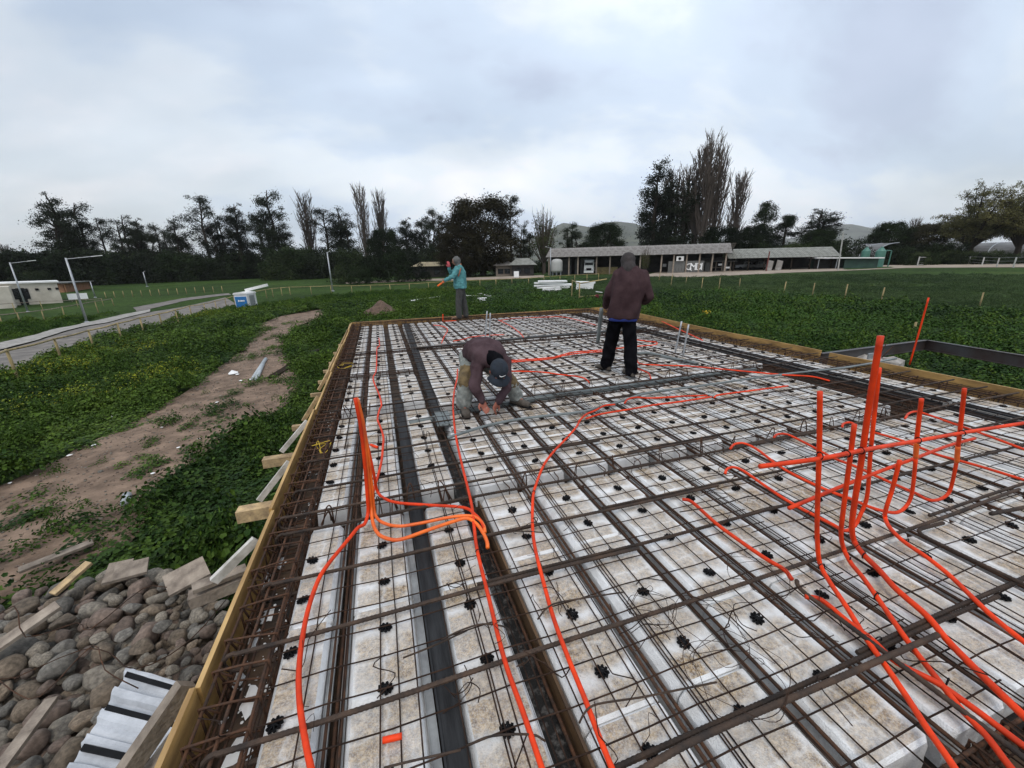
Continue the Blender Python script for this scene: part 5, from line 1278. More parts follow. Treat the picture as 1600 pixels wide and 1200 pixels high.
# ------------------------------------------------------------------ pipes and conduits
def conduit(pts, lab, r_=.0115, m_='orange', parent=None, cat='conduit', sm=6, n=9):
    r_ *= .86; mb = MB(); mb.tube(catmull(pts, sm), r_, n); o_ = obj('orange_conduit' if 'orange' in m_ else 'grey_pipe', mb.mesh('conduit', M[m_], True), parent, lab, cat); return o_
def floor_path(pix, z=.05): return [P(x_, y_, z) for x_, y_ in pix]
Z = .05
# left bundle of risers: base near (580,805)
YB = P(581, 806, Z).y
def riser(pix, Yb, dz=0): return [U(x_, y_, Yb + dz) for x_, y_ in pix]
conduit(riser([(557, 622), (566, 665), (572, 720), (577, 765), (580, 795)], YB) + floor_path([(583, 818), (592, 835), (611, 843), (630, 842), (667, 829), (705, 816), (729, 810), (744, 818), (755, 833), (761, 847), (762, 856)]), 'orange conduit riser of the left bundle with the lowest loop to the deep groove', .0125, 'orange2')
conduit(riser([(559, 624), (569, 668), (577, 725), (582, 770), (584, 792)], YB, .02) + floor_path([(587, 806), (597, 816), (620, 822), (649, 819), (705, 808), (733, 806), (748, 811), (756, 822), (758, 832)]), 'orange conduit riser of the left bundle with the middle loop to the deep groove', .0115, 'orange2')
conduit(riser([(563, 650), (573, 690), (583, 735)], YB + .25) + floor_path([(590, 768), (603, 780), (625, 786), (667, 789), (724, 793), (742, 804), (752, 815), (757, 826)]), 'orange conduit with the upper loop crossing to the deep groove', .0115)
conduit(riser([(555, 622), (564, 670), (570, 725), (574, 775), (575, 800)], YB, -.02) + floor_path([(570, 818), (560, 824), (549, 837), (536, 853), (514, 880), (498, 905), (482, 950), (472, 1000), (467, 1050), (468, 1095), (475, 1145), (486, 1200), (505, 1270)], .06), 'orange conduit curving down the first foam row to the bottom edge of the photo', .0125)
conduit(floor_path([(579, 785), (585, 762), (591, 742), (596, 721), (598, 702), (599, 683), (594, 666), (590, 655), (593, 640), (596, 633), (593, 618), (583, 592), (588, 577), (589, 545), (593, 540), (592, 528)], .05), 'orange conduit wriggling from the left riser bundle to the far board', .0115)
conduit(floor_path([(715, 577), (714, 592), (710, 610), (708, 634), (711, 673), (717, 705), (724, 735), (733, 771), (738, 796), (741, 824), (746, 862), (764, 935), (788, 1030), (818, 1115), (845, 1195), (870, 1265)], .05), 'long orange conduit beside the deep groove, passing the bending man', .0115)
conduit(floor_path([(906, 657), (900, 668), (885, 685), (864, 707), (849, 728), (838, 756), (833, 775), (832, 818), (836, 856), (849, 909), (865, 966), (887, 1026), (915, 1095), (938, 1156), (965, 1222)], .055), 'orange conduit curving from the grey pipe down to the bottom middle of the photo', .0115)
conduit(floor_path([(904, 659), (915, 648), (931, 641), (944, 634), (961, 632)], .06), 'short orange conduit end joining the curving conduit from above', .0115)
conduit(floor_path([(916, 654), (939, 647), (987, 639), (1020, 633), (1060, 628), (1112, 620)], .06), 'orange conduit running right from the junction by the grey pipe, lower of two', .0115)
conduit(floor_path([(976, 630), (981, 624), (994, 621), (1020, 622), (1070, 619), (1105, 618)], .06), 'orange conduit running right from the junction by the grey pipe, upper of two', .0115)
conduit(floor_path([(1116, 621), (1124, 617), (1169, 611), (1231, 603)], .06), 'short orange conduit lying apart in the middle right of the slab', .0115)
conduit(floor_path([(790, 564), (857, 559), (880, 554), (898, 550), (939, 547), (996, 541), (1022, 539), (1026, 535), (1010, 533), (994, 531)], .05), 'orange conduit with a hooked end passing behind the standing man', .0115)
conduit(floor_path([(796, 566), (857, 561), (880, 556), (905, 552), (945, 549)], .05), 'orange conduit lying doubled beside the hooked one', .0115)
conduit(floor_path([(799, 580), (841, 581), (874, 585), (906, 589), (916, 593), (921, 598)], .05), 'orange conduit right of the bending man with a turned-down end', .0115)
conduit(floor_path([(779, 501), (801, 498), (840, 496), (874, 495), (898, 499), (931, 508)], .05), 'far orange conduit running along the far board', .0115)
conduit(floor_path([(779, 500), (797, 509), (812, 520), (818, 527)], .05), 'far orange conduit coming down towards the bending man', .0115)
conduit(floor_path([(708, 533), (725, 530), (734, 527), (760, 524), (788, 523)], .05), 'far orange conduit behind the bending man', .0115)
conduit(floor_path([(690, 536), (694, 526), (699, 517), (697, 512), (688, 509), (677, 508)], .05), 'far orange conduit bent like a hook left of the man in turquoise', .0115)
conduit([U(692, 491, 11.3), U(692, 504, 11.3)], 'short upright orange conduit by the far board', .016)
conduit(floor_path([(694, 502), (713, 501)], .05), 'short flat orange conduit by the far board', .014)
conduit([U(994, 540, 5.3), U(994, 556, 5.3)] + floor_path([(997, 566), (1004, 569), (1040, 571), (1075, 572), (1141, 578), (1216, 585), (1250, 587), (1272, 589), (1296, 595)], .05), 'long orange conduit from the standing man towards the right groove', .012)
conduit(floor_path([(992, 575), (1004, 579), (1014, 584), (1017, 592)], .05), 'short orange conduit at the feet of the standing man', .0115)
conduit(floor_path([(1034, 502), (1055, 512), (1075, 521), (1098, 532)], .10), 'straight orange conduit slanting near the right board', .012)
# right group of risers
def right(pix_r, Yb, pix_f, lab, r_=.0125, m_='orange', z=.055): return conduit(riser(pix_r, Yb) + floor_path(pix_f, z), lab, r_, m_)
y1_ = P(1280, 878, Z).y
right([(1281, 612), (1280, 700), (1277, 800), (1277, 845)], y1_, [(1281, 880), (1295, 907), (1322, 947), (1353, 997), (1385, 1042), (1417, 1089), (1448, 1137), (1485, 1190), (1530, 1260)], 'upright orange conduit at the left of the right group, bending down to the front edge')
y2_ = P(1320, 860, Z).y
right([(1335, 663), (1327, 725), (1317, 802), (1314, 836)], y2_, [(1319, 859), (1330, 880), (1348, 902), (1369, 931), (1417, 1000), (1467, 1064), (1500, 1106), (1543, 1152), (1575, 1194), (1630, 1260)], 'upright orange conduit with a frayed top, second from the left of the right group')
y3_ = P(1336, 845, Z).y
right([(1376, 525), (1360, 620), (1345, 725), (1336, 780), (1331, 822)], y3_, [(1335, 846), (1349, 866), (1375, 892), (1401, 921), (1448, 962), (1480, 1000), (1527, 1048), (1569, 1089), (1610, 1128), (1680, 1190)], 'tallest upright orange conduit of the right group', .0155)
y4_ = P(1334, 823, Z).y
conduit(riser([(1374, 575), (1367, 640), (1360, 709), (1355, 774), (1345, 803)], y4_) + floor_path([(1334, 823), (1318, 829), (1300, 819), (1238, 787), (1195, 759), (1162, 736), (1146, 730), (1136, 733), (1133, 740)], .055), 'orange conduit beside the tallest one, curving back left to a hooked end')
y5_ = P(1400, 801, Z).y
conduit(riser([(1440, 623), (1436, 655), (1432, 690)], y5_), 'upper red part of the bent conduit with a pale joint, left of the two', .0125)
conduit(riser([(1432, 690), (1431, 715)], y5_), 'pale orange joint sleeve on the left bent conduit', .0145, 'orange2')
conduit(riser([(1431, 715), (1427, 756), (1423, 778), (1414, 793)], y5_) + floor_path([(1400, 801), (1378, 798), (1356, 791), (1328, 779), (1295, 767), (1249, 746), (1217, 728), (1184, 703), (1163, 693), (1148, 694), (1141, 701)], .055), 'orange conduit bending at the floor, running left to a hooked end, left of two')
y6_ = P(1459, 781, Z).y
conduit(riser([(1507, 607), (1502, 655), (1497, 699)], y6_), 'upper red part of the bent conduit with a yellowish joint, right of the two', .0125)
conduit(riser([(1497, 697), (1495, 722)], y6_), 'yellowish joint sleeve on the right bent conduit', .0148, 'orange2')
conduit(riser([(1495, 720), (1489, 750), (1483, 769), (1473, 778)], y6_) + floor_path([(1459, 782), (1445, 779), (1431, 771), (1412, 763), (1369, 744), (1337, 729), (1303, 716), (1271, 699), (1238, 682), (1225, 678), (1214, 679), (1209, 684)], .055), 'orange conduit bending at the floor and running far left, right of two')
y7_ = P(1384, 812, Z).y
right([(1406, 719), (1394, 765), (1385, 793)], y7_, [(1383, 808), (1390, 824), (1412, 846), (1450, 872), (1487, 902), (1543, 956), (1600, 1003), (1680, 1065)], 'short orange conduit stub bending down towards the right front')
D1 = U(1278, 713, y1_); D2 = U(1600, 660, y6_ - .1)
conduit([U(1187, 729, y1_ + .02), D1 + Vector((0, -.02, 0)), U(1350, 703, y3_ - .03), U(1432, 689, (y5_ + y3_) / 2), U(1500, 677, y6_ - .05), U(1600, 661, y6_ - .1), U(1700, 645, y6_ - .2)], 'long level orange conduit tied across the upright ones', .0125)
conduit([U(1233, 794, y1_ + .05), U(1300, 766, y2_ + .1), U(1360, 742, y3_ + .08), U(1427, 717, y5_ + .03), U(1480, 697, y6_ + .1), U(1523, 685, y6_ + .1)], 'short orange conduit tied across behind the upright ones', .0115)
conduit(floor_path([(1367, 676), (1405, 687), (1444, 702), (1470, 712), (1525, 727), (1600, 750), (1700, 782)], .06), 'red orange conduit leaving the group to the right edge, lower', .0115)
conduit(floor_path([(1414, 654), (1420, 646), (1432, 643), (1450, 648), (1487, 661), (1525, 674), (1581, 695), (1640, 717)], .06), 'red orange conduit with a hooked start leaving to the right edge, upper', .0115)
conduit(floor_path([(1316, 667), (1318, 662), (1328, 660), (1337, 664)], .07), 'small hooked orange conduit end behind the group', .0115)
conduit(floor_path([(1066, 780), (1082, 785), (1119, 818), (1160, 848), (1195, 872), (1225, 890), (1237, 905)], .055), 'orange conduit with an open end in the middle of the slab', .0125)
conduit(floor_path([(1258, 932), (1284, 938), (1322, 969), (1363, 1000), (1401, 1035), (1464, 1067), (1527, 1111), (1600, 1166), (1680, 1220)], .055), 'orange conduit reappearing under the crossing bar and running to the front right corner', .013)
conduit([P(598, 1157, .02), P(628, 1150, .02)], 'short cut piece of orange tube lying on a foam block at the bottom', .012, 'orange', cat='tube piece')
conduit([P(729, 744, .03) , P(746, 753, .03)] if False else [P(579, 695, .02), P(590, 699, .02)], 'short cut piece of orange tube near the left riser bundle', .014, 'orange', cat='tube piece')
# black rings where conduits are tied
ring = MB(); ring.tube([(math.cos(a_) * .0165, 0, math.sin(a_) * .0165) for a_ in np.linspace(0, 6.283, 11)], .0028, 4); ringm = ring.mesh('tie', M['black'])
for (px, py, Y_) in ((1281, 712, y1_ - .02), (1345, 704, y3_ - .04), (1360, 701, y4_ - .04), (1435, 688, y5_ - .05), (1503, 677, y6_ - .06), (1322, 709, y2_ - .03)):
    obj('wire_tie', ringm, None, 'black wire tie holding the level conduit to an upright one', 'wire tie', 'ties on the upright conduits', loc=tuple(U(px, py, Y_)), rot=(0, 0, rnd.uniform(1.2, 1.9)))
for (px, py) in ((582, 775), (748, 862), (836, 812), (1284, 885), (1328, 875), (1350, 868), (1417, 846), (1369, 931), (1372, 1000), (1480, 1066), (710, 640), (833, 770), (887, 684)):
    obj('wire_tie', ringm, None, 'black wire tie holding a floor conduit to the mesh', 'wire tie', 'ties on the floor conduits', loc=tuple(P(px, py, .055)), rot=(0, 0, rnd.uniform(-.5, .5)))
# grey pipes
conduit(floor_path([(640, 663), (700, 650), (740, 641), (807, 629), (844, 622), (877, 617), (939, 609), (1020, 598), (1080, 589), (1130, 583), (1180, 578)], -.015), 'thick grey drain pipe in the second cross beam gap', .042, 'pvc', cat='pipe', n=14)
conduit(floor_path([(700, 684), (712, 680), (765, 664), (825, 653), (906, 644), (930, 638), (971, 627), (1012, 614), (1094, 603), (1169, 592), (1240, 583), (1330, 573), (1400, 560)], .05), 'thin grey pipe lying over the mesh from the deep groove to the right', .0165, 'pvc', cat='pipe')
conduit(floor_path([(650, 544), (690, 540), (727, 536), (776, 532), (841, 526), (931, 519), (1010, 512)], .03), 'dark grey pipe across the far part of the slab', .028, 'dpvc', cat='pipe')
conduit(floor_path([(995, 497), (1030, 493), (1080, 488)], .03), 'dark grey pipe behind the standing man', .02, 'dpvc', cat='pipe') if False else None
conduit([U(937, 485, 6.9), U(934, 534, 6.9)], 'upright grey pipe held by the standing man', .05, 'pvc', cat='pipe', n=14) if False else None
pv = U(932, 535, 5.2)
conduit([U(940, 482, 4.9), U(937, 508, 5.0), U(934, 535, 5.1)], 'grey pipe held upright by the standing man', .032, 'pvc', cat='pipe', n=14)
conduit(floor_path([(996, 552), (1015, 552), (1050, 560), (1090, 568)], .03), 'grey elbow pipe right of the standing man', .03, 'pvc', cat='pipe', n=12)
for (a_, b_, lab) in (((761, 486), (758, 530), 'left of two upright grey rods behind the bending man'), ((766, 489), (765, 530), 'right of two upright grey rods behind the bending man'), ((1065, 502), (1055, 551), 'left of two upright grey rods near the right board'), ((1076, 507), (1067, 557), 'right of two upright grey rods near the right board')):
    Yb = P(b_[0], b_[1], .02).y; conduit([U(a_[0], a_[1], Yb), U(b_[0], b_[1], Yb)], lab, .016, 'galv', cat='rod')
# tool-like steel piece by the far black channel
mb = MB(); c = P(692, 655, .0); mb.box(c + Vector((0, 0, .01)), (.15, .42, .012), Matrix.Rotation(-.05, 3, 'Z')); mb.tube(catmull([c + Vector((-.03, -.2, .02)), c + Vector((-.03, -.25, .05)), c + Vector((.03, -.25, .05)), c + Vector((.03, -.2, .02))], 4), .006, 5)
obj('float_tool', mb.mesh('float_tool', M['pvc']), None, 'flat grey metal piece with a small handle lying at the end of the far channel', 'tool')

# ------------------------------------------------------------------ steel frame and pillar on the right
fr = thing('steel_beam_structure', 'dark steel beam frame beyond the right board with grass inside', 'steel frame', (0, 0, 0))
fa, fb, fc = P(1283, 552, 0), P(1448, 531, 0), P(1720, 574, 0)
def ibeam(a_, b_, h):
    a_, b_ = Vector(a_), Vector(b_); mb = MB(); up = Vector((0, 0, 1)); mid = Vector((0, 0, -h / 2))
    mb.beam(a_ + mid, b_ + mid, .012, h - .02); mb.beam(a_ + Vector((0, 0, -.006)), b_ + Vector((0, 0, -.006)), .07, .011); mb.beam(a_ + Vector((0, 0, -h + .006)), b_ + Vector((0, 0, -h + .006)), .07, .011); return mb
M['beam'] = mat('painted_dark_steel_beam', (.075, .08, .085), .5, .3, col2=(.05, .03, .025), scale=1.4, spec=.5)
for p_, q_ in ((fa, fb), (fb, fc), (Vector((6.9, -.6, 0)), Vector((fc.x, -.4, 0)))): obj('beam', ibeam(p_, q_, .19).mesh('beam', [M['beam']]), fr)
pl = P(1390, 573, -.22); gp = tz(pl.x, pl.y)
mb = MB(); r = random.Random(3)
prof = []
for k in range(7): prof.append((.36 + r.uniform(-.03, .03), (gp - .2) + (-.16 - gp + .2) * k / 6))
prof.append((.22, -.13)); prof.append((.05, -.15)); mb.lathe(prof, (0, 0, 0), 14); me = mb.mesh('concrete_pillar', M['concrete'], False)
for v_ in me.vertices: v_.co += Vector((r.uniform(-.03, .03), r.uniform(-.03, .03), r.uniform(-.03, .03)))
cp = obj('concrete_pillar', me, None, 'broken concrete pillar head inside the steel frame', 'pillar', loc=(pl.x + .15, pl.y + .25, 0))
q = P(1420, 570, -.18); conduit([U(1421, 570, cp.location.y), U(1437, 515, cp.location.y), U(1451, 465, cp.location.y)], 'orange conduit leaning up out of the concrete pillar', .016, 'orange', cat='conduit')
for i in range(5):
    x_ = cp.location.x - .3 + i * .1; free_bar('starter_bar', [(x_, cp.location.y - .1 + .05 * i, -.3), (x_ - .01, cp.location.y - .1, .02 + .06 * (i % 3))], .006, 'thin starter bar standing out of the concrete pillar', 'rust', 'starter bar', 'starter bars of the pillar', 2, 5)
mb = MB(); q = P(1362, 556, -.03); mb.box(tuple(q), (.18, .02, .09)); obj('label_plate', mb.mesh('label_plate', M['galv']), fr)

# ------------------------------------------------------------------ fences
def post_me(r_=.05): 
    mb = MB(); mb.lathe([(r_, 0), (r_ * .9, 1)], n=8); return mb.mesh('post', M['postw'], True)
PM = post_me()
def rail_fence(pairs, lab, rail=True, r_=.05, pm=None, rm='postw', two=False, group=None):
    g0 = G(*pairs[0][1]); t = thing('rail_fence', lab, 'fence', (0, 0, 0), 0); tops = []
    for (tp, bp_) in pairs:
        g_ = G(*bp_); D = math.hypot(g_.x, g_.y); top = UD(tp[0], tp[1], D); h = max(.6, top.z - g_.z) + .15
        o_ = obj('post', pm or PM, t, loc=(g_.x, g_.y, g_.z - .15), rot=(rnd.uniform(-.02, .02), rnd.uniform(-.02, .02), 0), scale=(r_ / .05, r_ / .05, h)); tops.append(Vector((g_.x, g_.y, g_.z + h - .2)))
    if rail:
        for p_, q_ in zip(tops, tops[1:]):
            mb = MB(); mb.tube([p_, (p_ + q_) / 2 - Vector((0, 0, .03)), q_], r_ * .8, 6); obj('rail', mb.mesh('rail', M[rm], True), t)
            if two:
                mb = MB(); mb.tube([p_ - Vector((0, 0, .5)), q_ - Vector((0, 0, .5))], r_ * .7, 6); obj('rail', mb.mesh('rail', M[rm], True), t)
    return t
rail_fence([((-75, 570), (-50, 632)), ((13, 545), (32, 599)), ((83, 528), (97, 564)), ((137, 515), (147, 545)), ((185, 504), (192, 537)), ((221, 495), (226, 524)), ((250, 489), (255, 515)), ((275, 483), (280, 507)), ((297, 477), (300, 495)), ((319, 474), (322, 489)), ((336, 470), (339, 486)), ((352, 466), (354, 480)), ((366, 462), (368, 478))], 'wooden post and rail fence along the near side of the asphalt road')
rail_fence([((397, 455), (399, 470)), ((415, 452), (417, 466)), ((426, 450), (427, 464)), ((439, 449), (441, 462)), ((453, 448), (454, 461)), ((486, 447), (487, 460)), ((517, 446), (518, 458)), ((549, 446), (550, 457)), ((579, 445), (580, 456)), ((609, 444), (610, 455)), ((639, 443), (640, 454)), ((669, 441), (670, 452)), ((720, 438), (720, 449)), ((750, 437), (750, 448)), ((775, 436), (775, 447)), ((800, 435), (800, 446)), ((826, 434), (826, 445)), ((850, 432), (850, 443)), ((875, 430), (875, 440)), ((898, 429), (898, 440)), ((917, 428), (917, 440)), ((935, 427), (935, 440))], 'long wooden rail fence crossing the field behind the slab', r_=.055)
rail_fence([((-40, 503), (-36, 522)), ((0, 491), (5, 510)), ((28, 488), (33, 507)), ((66, 484), (70, 501)), ((98, 479), (102, 497)), ((150, 470), (154, 489)), ((176, 466), (178, 478))], 'weathered rail fence beyond the asphalt road, in front of the cream house', rm='oldwood')
rail_fence([((-30, 476), (-30, 492)), ((22, 473), (25, 490)), ((65, 470), (68, 486)), ((120, 468), (122, 480)), ((160, 466), (162, 478))], 'farther rail fence at the foot of the cream house', r_=.04, rm='oldwood')
rail_fence([((165 + 14 * i, 456 - .7 * i), (166 + 14 * i, 466 - .75 * i)) for i in range(14)], 'row of thin dark fence posts in the rough grass before the eucalyptus belt', rail=False, r_=.06, pm=(lambda m_: m_)(PM))
rail_fence([((893, 437), (893, 467)), ((905, 441), (905, 471))], 'short corner of fence with pale posts before the foam stacks', r_=.05)
gq = G(905, 470); Dq = math.hypot(gq.x, gq.y)
for (p_, q_, lab) in (((905, 443), (948, 436), 'upper pale rail running right from the corner post to behind the standing man'), ((905, 464), (941, 461), 'lower pale rail running right from the corner post')):
    mb = MB(); mb.tube([UD(*p_, Dq), UD(*q_, Dq - 1)], .045, 6); obj('loose_rail', mb.mesh('loose_rail', M['postw'], True), None, lab, 'rail')
mb = MB(); c = UD(933, 463, Dq - 1); mb.lathe([(.12, -.15), (.16, 0), (.1, .15)], tuple(c), 8); RB = obj('red_bag', mb.mesh('red_bag', mat('dark_red_cloth', (.22, .02, .03), .7), True), None, 'dark red bag hanging on the lower rail beside the standing man', 'bag')
mb = MB(); c = UD(935, 460, Dq - 1.2); mb.box(tuple(c + Vector((.05, 0, .18))), (.42, .3, .06), Matrix.Rotation(.15, 3, 'Y')); obj('lid', mb.mesh('lid', M['white']), RB)
for i, (tp, bp_) in enumerate((((1009, 426), (1009, 441)), ((1029, 426), (1029, 441)), ((1049, 428), (1048, 447)), ((1071, 432), (1071, 444)), ((1096, 434), (1096, 451)), ((1125, 434), (1123, 453)), ((1156, 435), (1155, 449)), ((1229, 440), (1224, 460)), ((1272, 442), (1269, 462)), ((1323, 444), (1319, 469)), ((1382, 449), (1376, 472)), ((1538, 457), (1530, 480)), ((1427, 503), (1426, 523)))):
    g_ = G(*bp_); D = math.hypot(g_.x, g_.y); top = UD(tp[0], tp[1], D); h = top.z - g_.z + .2
    obj('field_stake', PM, None, 'yellowish wooden stake standing in the green crop field', 'stake', 'stakes across the crop field', loc=(g_.x, g_.y, g_.z - .2), rot=(rnd.uniform(-.04, .04), rnd.uniform(-.02, .08), 0), scale=(.8, .8, h))
cm = MB(); cm.box((0, 0, .5), (.12, .12, 1)); CMM = cm.mesh('post', M['concpost'])
gf = thing('wire_fence', 'concrete post fence with a pale gate before the glasshouses', 'fence', (0, 0, 0)); tops = []
for tp, bp_ in (((1436, 401), (1433, 416)), ((1454, 400), (1451, 413)), ((1475, 400), (1472, 412)), ((1494, 401), (1491, 413)), ((1516, 401), (1513, 413)), ((1538, 402), (1534, 415)), ((1561, 403), (1557, 417)), ((1588, 402), (1583, 418)), ((1615, 402), (1609, 419)), ((1650, 402), (1643, 420))):
    g_ = G(*bp_); top = UD(tp[0], tp[1], math.hypot(g_.x, g_.y)); h = top.z - g_.z + .1
    obj('post', CMM, gf, loc=(g_.x, g_.y, g_.z - .1), scale=(1.3, 1.3, h)); tops.append((g_, h))
for k, f in enumerate((.95, .6, .3)):
    mb = MB()
    for (g1, h1), (g2, h2) in zip(tops, tops[1:]): mb.tube([g1 + Vector((0, 0, h1 * f)), g2 + Vector((0, 0, h2 * f))], .012, 4)
    obj('fence_wire', mb.mesh('fence_wire', M['galv']), gf)
g1, h1 = tops[0]; g2 = G(1447, 414); mb = MB()
for z_ in (.25, h1 * .85): mb.tube([g1 + Vector((0, 0, z_)), Vector((g2.x, g2.y, g2.z + z_))], .05, 5)
mb.tube([Vector((g2.x, g2.y, g2.z)), Vector((g2.x, g2.y, g2.z + h1 * .85))], .05, 5); obj('gate', mb.mesh('gate', M['concpost']), gf)

# ------------------------------------------------------------------ site cabin, foam stacks, debris
q = G(380, 484); D = math.hypot(q.x, q.y); qa, qb = UD(367, 480, D), UD(391, 482, D); w_ = (qb - qa).length; h_ = UD(376, 460, D).z - q.z
pt = thing('portable_toilet', 'white portable toilet box with a blue panel front beside the rail fence', 'portable toilet', tuple(q), math.atan2(q.y, q.x) - math.pi / 2 - .40)
mb = MB(); mb.box((0, 1.1, h_ / 2), (w_ * .92, 2.2, h_)); obj('body', mb.mesh('body', M['white']), pt)
mb = MB(); mb.box((0, -.03, h_ * .46), (w_ * .80, .06, h_ * .80)); obj('blue_panel', mb.mesh('blue_panel', M['blue']), pt)
mb = MB(); mb.prism([(-w_ * .50, h_ + .002), (w_ * .50, h_ + .002), (w_ * .44, h_ + .16), (0, h_ + .22), (-w_ * .44, h_ + .16)], -.08, 2.3); obj('roof', mb.mesh('roof', M['white']), pt)
mb = MB()
for k, ww in enumerate((.10, .05, .12, .12, .1, .1)): mb.box((-w_ * .17 + k * .14 * w_ / 1.6 * .9, -.07, h_ * .60), (ww * w_ / 1.6, .015, .13 + .05 * (k == 0)))
obj('lettering', mb.mesh('lettering', M['brightpaint']), pt)
mb = MB(); mb.box((w_ * .465, 1.1, h_ * .5), (.05, 1.2, h_ * .8)); mb.box((w_ * .5, 1.5, h_ * .5), (.05, .12, .3)); obj('side_door', mb.mesh('side_door', M['galv']), pt)
mb = MB(); mb.box((.9, 2.0, h_ + .55), (2.3, .3, .28), Matrix.Rotation(-.22, 3, 'Y')); obj('roof_box', mb.mesh('roof_box', M['white']), pt)
def foam_slab(px, py, w, d, h, z, rz, lab, grp, bend=0):
    q = G(px, py); mb = MB(); k = 6; vs = []
    for i in range(k + 1):
        for (y_, zz_) in ((-d / 2, 0), (d / 2, 0), (d / 2, h), (-d / 2, h)):
            vs.append((-w / 2 + w * i / k, y_ + rnd.uniform(-.02, .02), zz_ + bend * math.sin(math.pi * i / k)))
    fs = [(i * 4 + j, i * 4 + (j + 1) % 4, i * 4 + 4 + (j + 1) % 4, i * 4 + 4 + j) for i in range(k) for j in range(4)] + [(0, 1, 2, 3), tuple(4 * k + j for j in range(4))]
    mb.add(vs, fs); return obj('foam_slab', mb.mesh('foam_slab', M['crumb']), None, lab, 'foam slab', grp, loc=(q.x, q.y, q.z + z), rot=(rnd.uniform(-.04, .04), rnd.uniform(-.04, .04), rz))
rz0 = math.atan2(G(870, 457).y, G(870, 457).x) - math.pi / 2
for i, (dx_, w) in enumerate(((0, 1.9), (2, 2.1), (-3, 2.6), (-5, 3.0), (-2, 3.4), (3, 3.2))):
    foam_slab(860 + dx_, 457, w, 1.1, .17, .1 + i * .21, rz0 + rnd.uniform(-.12, .12), 'white foam slab in the untidy stack left of the fence corner', 'foam slabs of the left stack')
for i in range(3): foam_slab(880 + i, 454, 1.3 + .3 * (i == 2), 1.0, .2, .1 + i * .24, rz0 + rnd.uniform(-.2, .2), 'white foam slab in the low stack between the two larger stacks', 'foam slabs of the low middle stack')
for i in range(4): foam_slab(913 + i * .4, 453, 2.0 + .3 * (i == 3), 1.2, .21, .1 + i * .23, rz0 + rnd.uniform(-.06, .06), 'white foam slab in the neat stack behind the fence corner', 'foam slabs of the right stack')
for i in range(26):
    px, py = rnd.uniform(733, 766), rnd.uniform(464, 471) if i < 20 else rnd.uniform(470, 477)
    if i >= 20: px = rnd.uniform(745, 758)
    foam_slab(px, py, rnd.uniform(.25, .75), rnd.uniform(.08, .25), .05, .14 + rnd.uniform(0, .25), rz0 + rnd.uniform(-.6, .6), 'broken white foam strip in the scatter behind the man in turquoise', 'broken foam strips in the weeds')
for i in range(9):
    foam_slab(648 + i * 4.4, 475 - i * .8, .55, .12, .05, .28, rz0 + .25 + rnd.uniform(-.2, .2), 'narrow white foam strip lying in a line in the weeds left of the man in turquoise', 'line of foam strips in the weeds')
for (px, py, s) in ((364, 586, .28), (340, 632, .07), (176, 655, .12), (185, 652, .1), (148, 700, .08), (110, 716, .08), (235, 780, .12), (372, 588, .12), (392, 596, .12), (377, 598, .1), (254, 672, .06), (280, 704, .06), (312, 690, .05), (598, 494, .3), (240, 745, .06), (18, 760, .06)):
    g_ = G(px, py); mb = MB(); r = random.Random(px); k = 7; vs = [(0, 0, s * .4)] + [(math.cos(6.283 * j / k) * s * .5 * r.uniform(.6, 1.2), math.sin(6.283 * j / k) * s * .5 * r.uniform(.6, 1.3), .02) for j in range(k)]
    mb.add(vs, [(0, 1 + j, 1 + (j + 1) % k) for j in range(k)]); obj('foam_scrap', mb.mesh('foam_scrap', M['crumb']), None, 'small white foam scrap lying on the dirt track', 'foam scrap', 'foam scraps on and beside the dirt track', loc=(g_.x, g_.y, g_.z + .04))
# pipes and boards lying on the track
def ground_tube(a_, b_, r_, m_, lab, cat, up=.07, grp=None):
    p_, q_ = G(*a_), G(*b_); mb = MB(); mb.tube([p_ + Vector((0, 0, up)), q_ + Vector((0, 0, up))], r_, 10); obj('pipe' if cat == 'pipe' else 'pole', mb.mesh('tube', M[m_], True), None, lab, cat, grp)
M['palepvc'] = mat('pale_grey_pvc', (.42, .46, .48), .4, 0, var=.15)
ground_tube((396, 596), (416, 564), .055, 'palepvc', 'pale grey pipe lying on the dirt track, left one of the pair', 'pipe')
ground_tube((401, 597), (412, 572), .05, 'palepvc', 'pale grey pipe lying on the dirt track, right one of the pair', 'pipe')
ground_tube((198, 794), (201, 781), .05, 'palepvc', 'short grey pipe stub standing in the weeds by the dirt track', 'pipe')
for i in range(5): ground_tube((418 + i * 3, 594 - i * .5), (486 + i * 4, 551 - i * .8), .02, 'trunk', 'dark thin pole lying on the dirt track in a bundle', 'pole', grp='poles on the track')
# mound of soil
q = G(597, 494); mb = MB(); n_ = 26; vs = [(0, 0, 1.0)]; fs = []
for k in range(1, 9):
    for j in range(n_):
        a_ = 6.283 * j / n_; r_ = k / 8 * 1.45 * (1 + .15 * noise.noise(Vector((math.cos(a_) * 2, math.sin(a_) * 2, 1))))
        z_ = 1.0 * (1 - k / 8) ** 1.05 + .12 * noise.noise(Vector((r_ * math.cos(a_) * 3, r_ * math.sin(a_) * 3, 5))) - (.1 if k == 8 else 0); vs.append((r_ * math.cos(a_), r_ * math.sin(a_) * .8, z_))
fs = [(0, 1 + j, 1 + (j + 1) % n_) for j in range(n_)] + [(1 + (k - 1) * n_ + j, 1 + k * n_ + j, 1 + k * n_ + (j + 1) % n_, 1 + (k - 1) * n_ + (j + 1) % n_) for k in range(1, 8) for j in range(n_)]
mb.add(vs, fs); obj('soil_mound', mb.mesh('soil_mound', M['mound'], False), None, 'heap of brown soil in the weeds beyond the left far corner of the slab', 'soil heap', loc=(q.x, q.y, q.z))
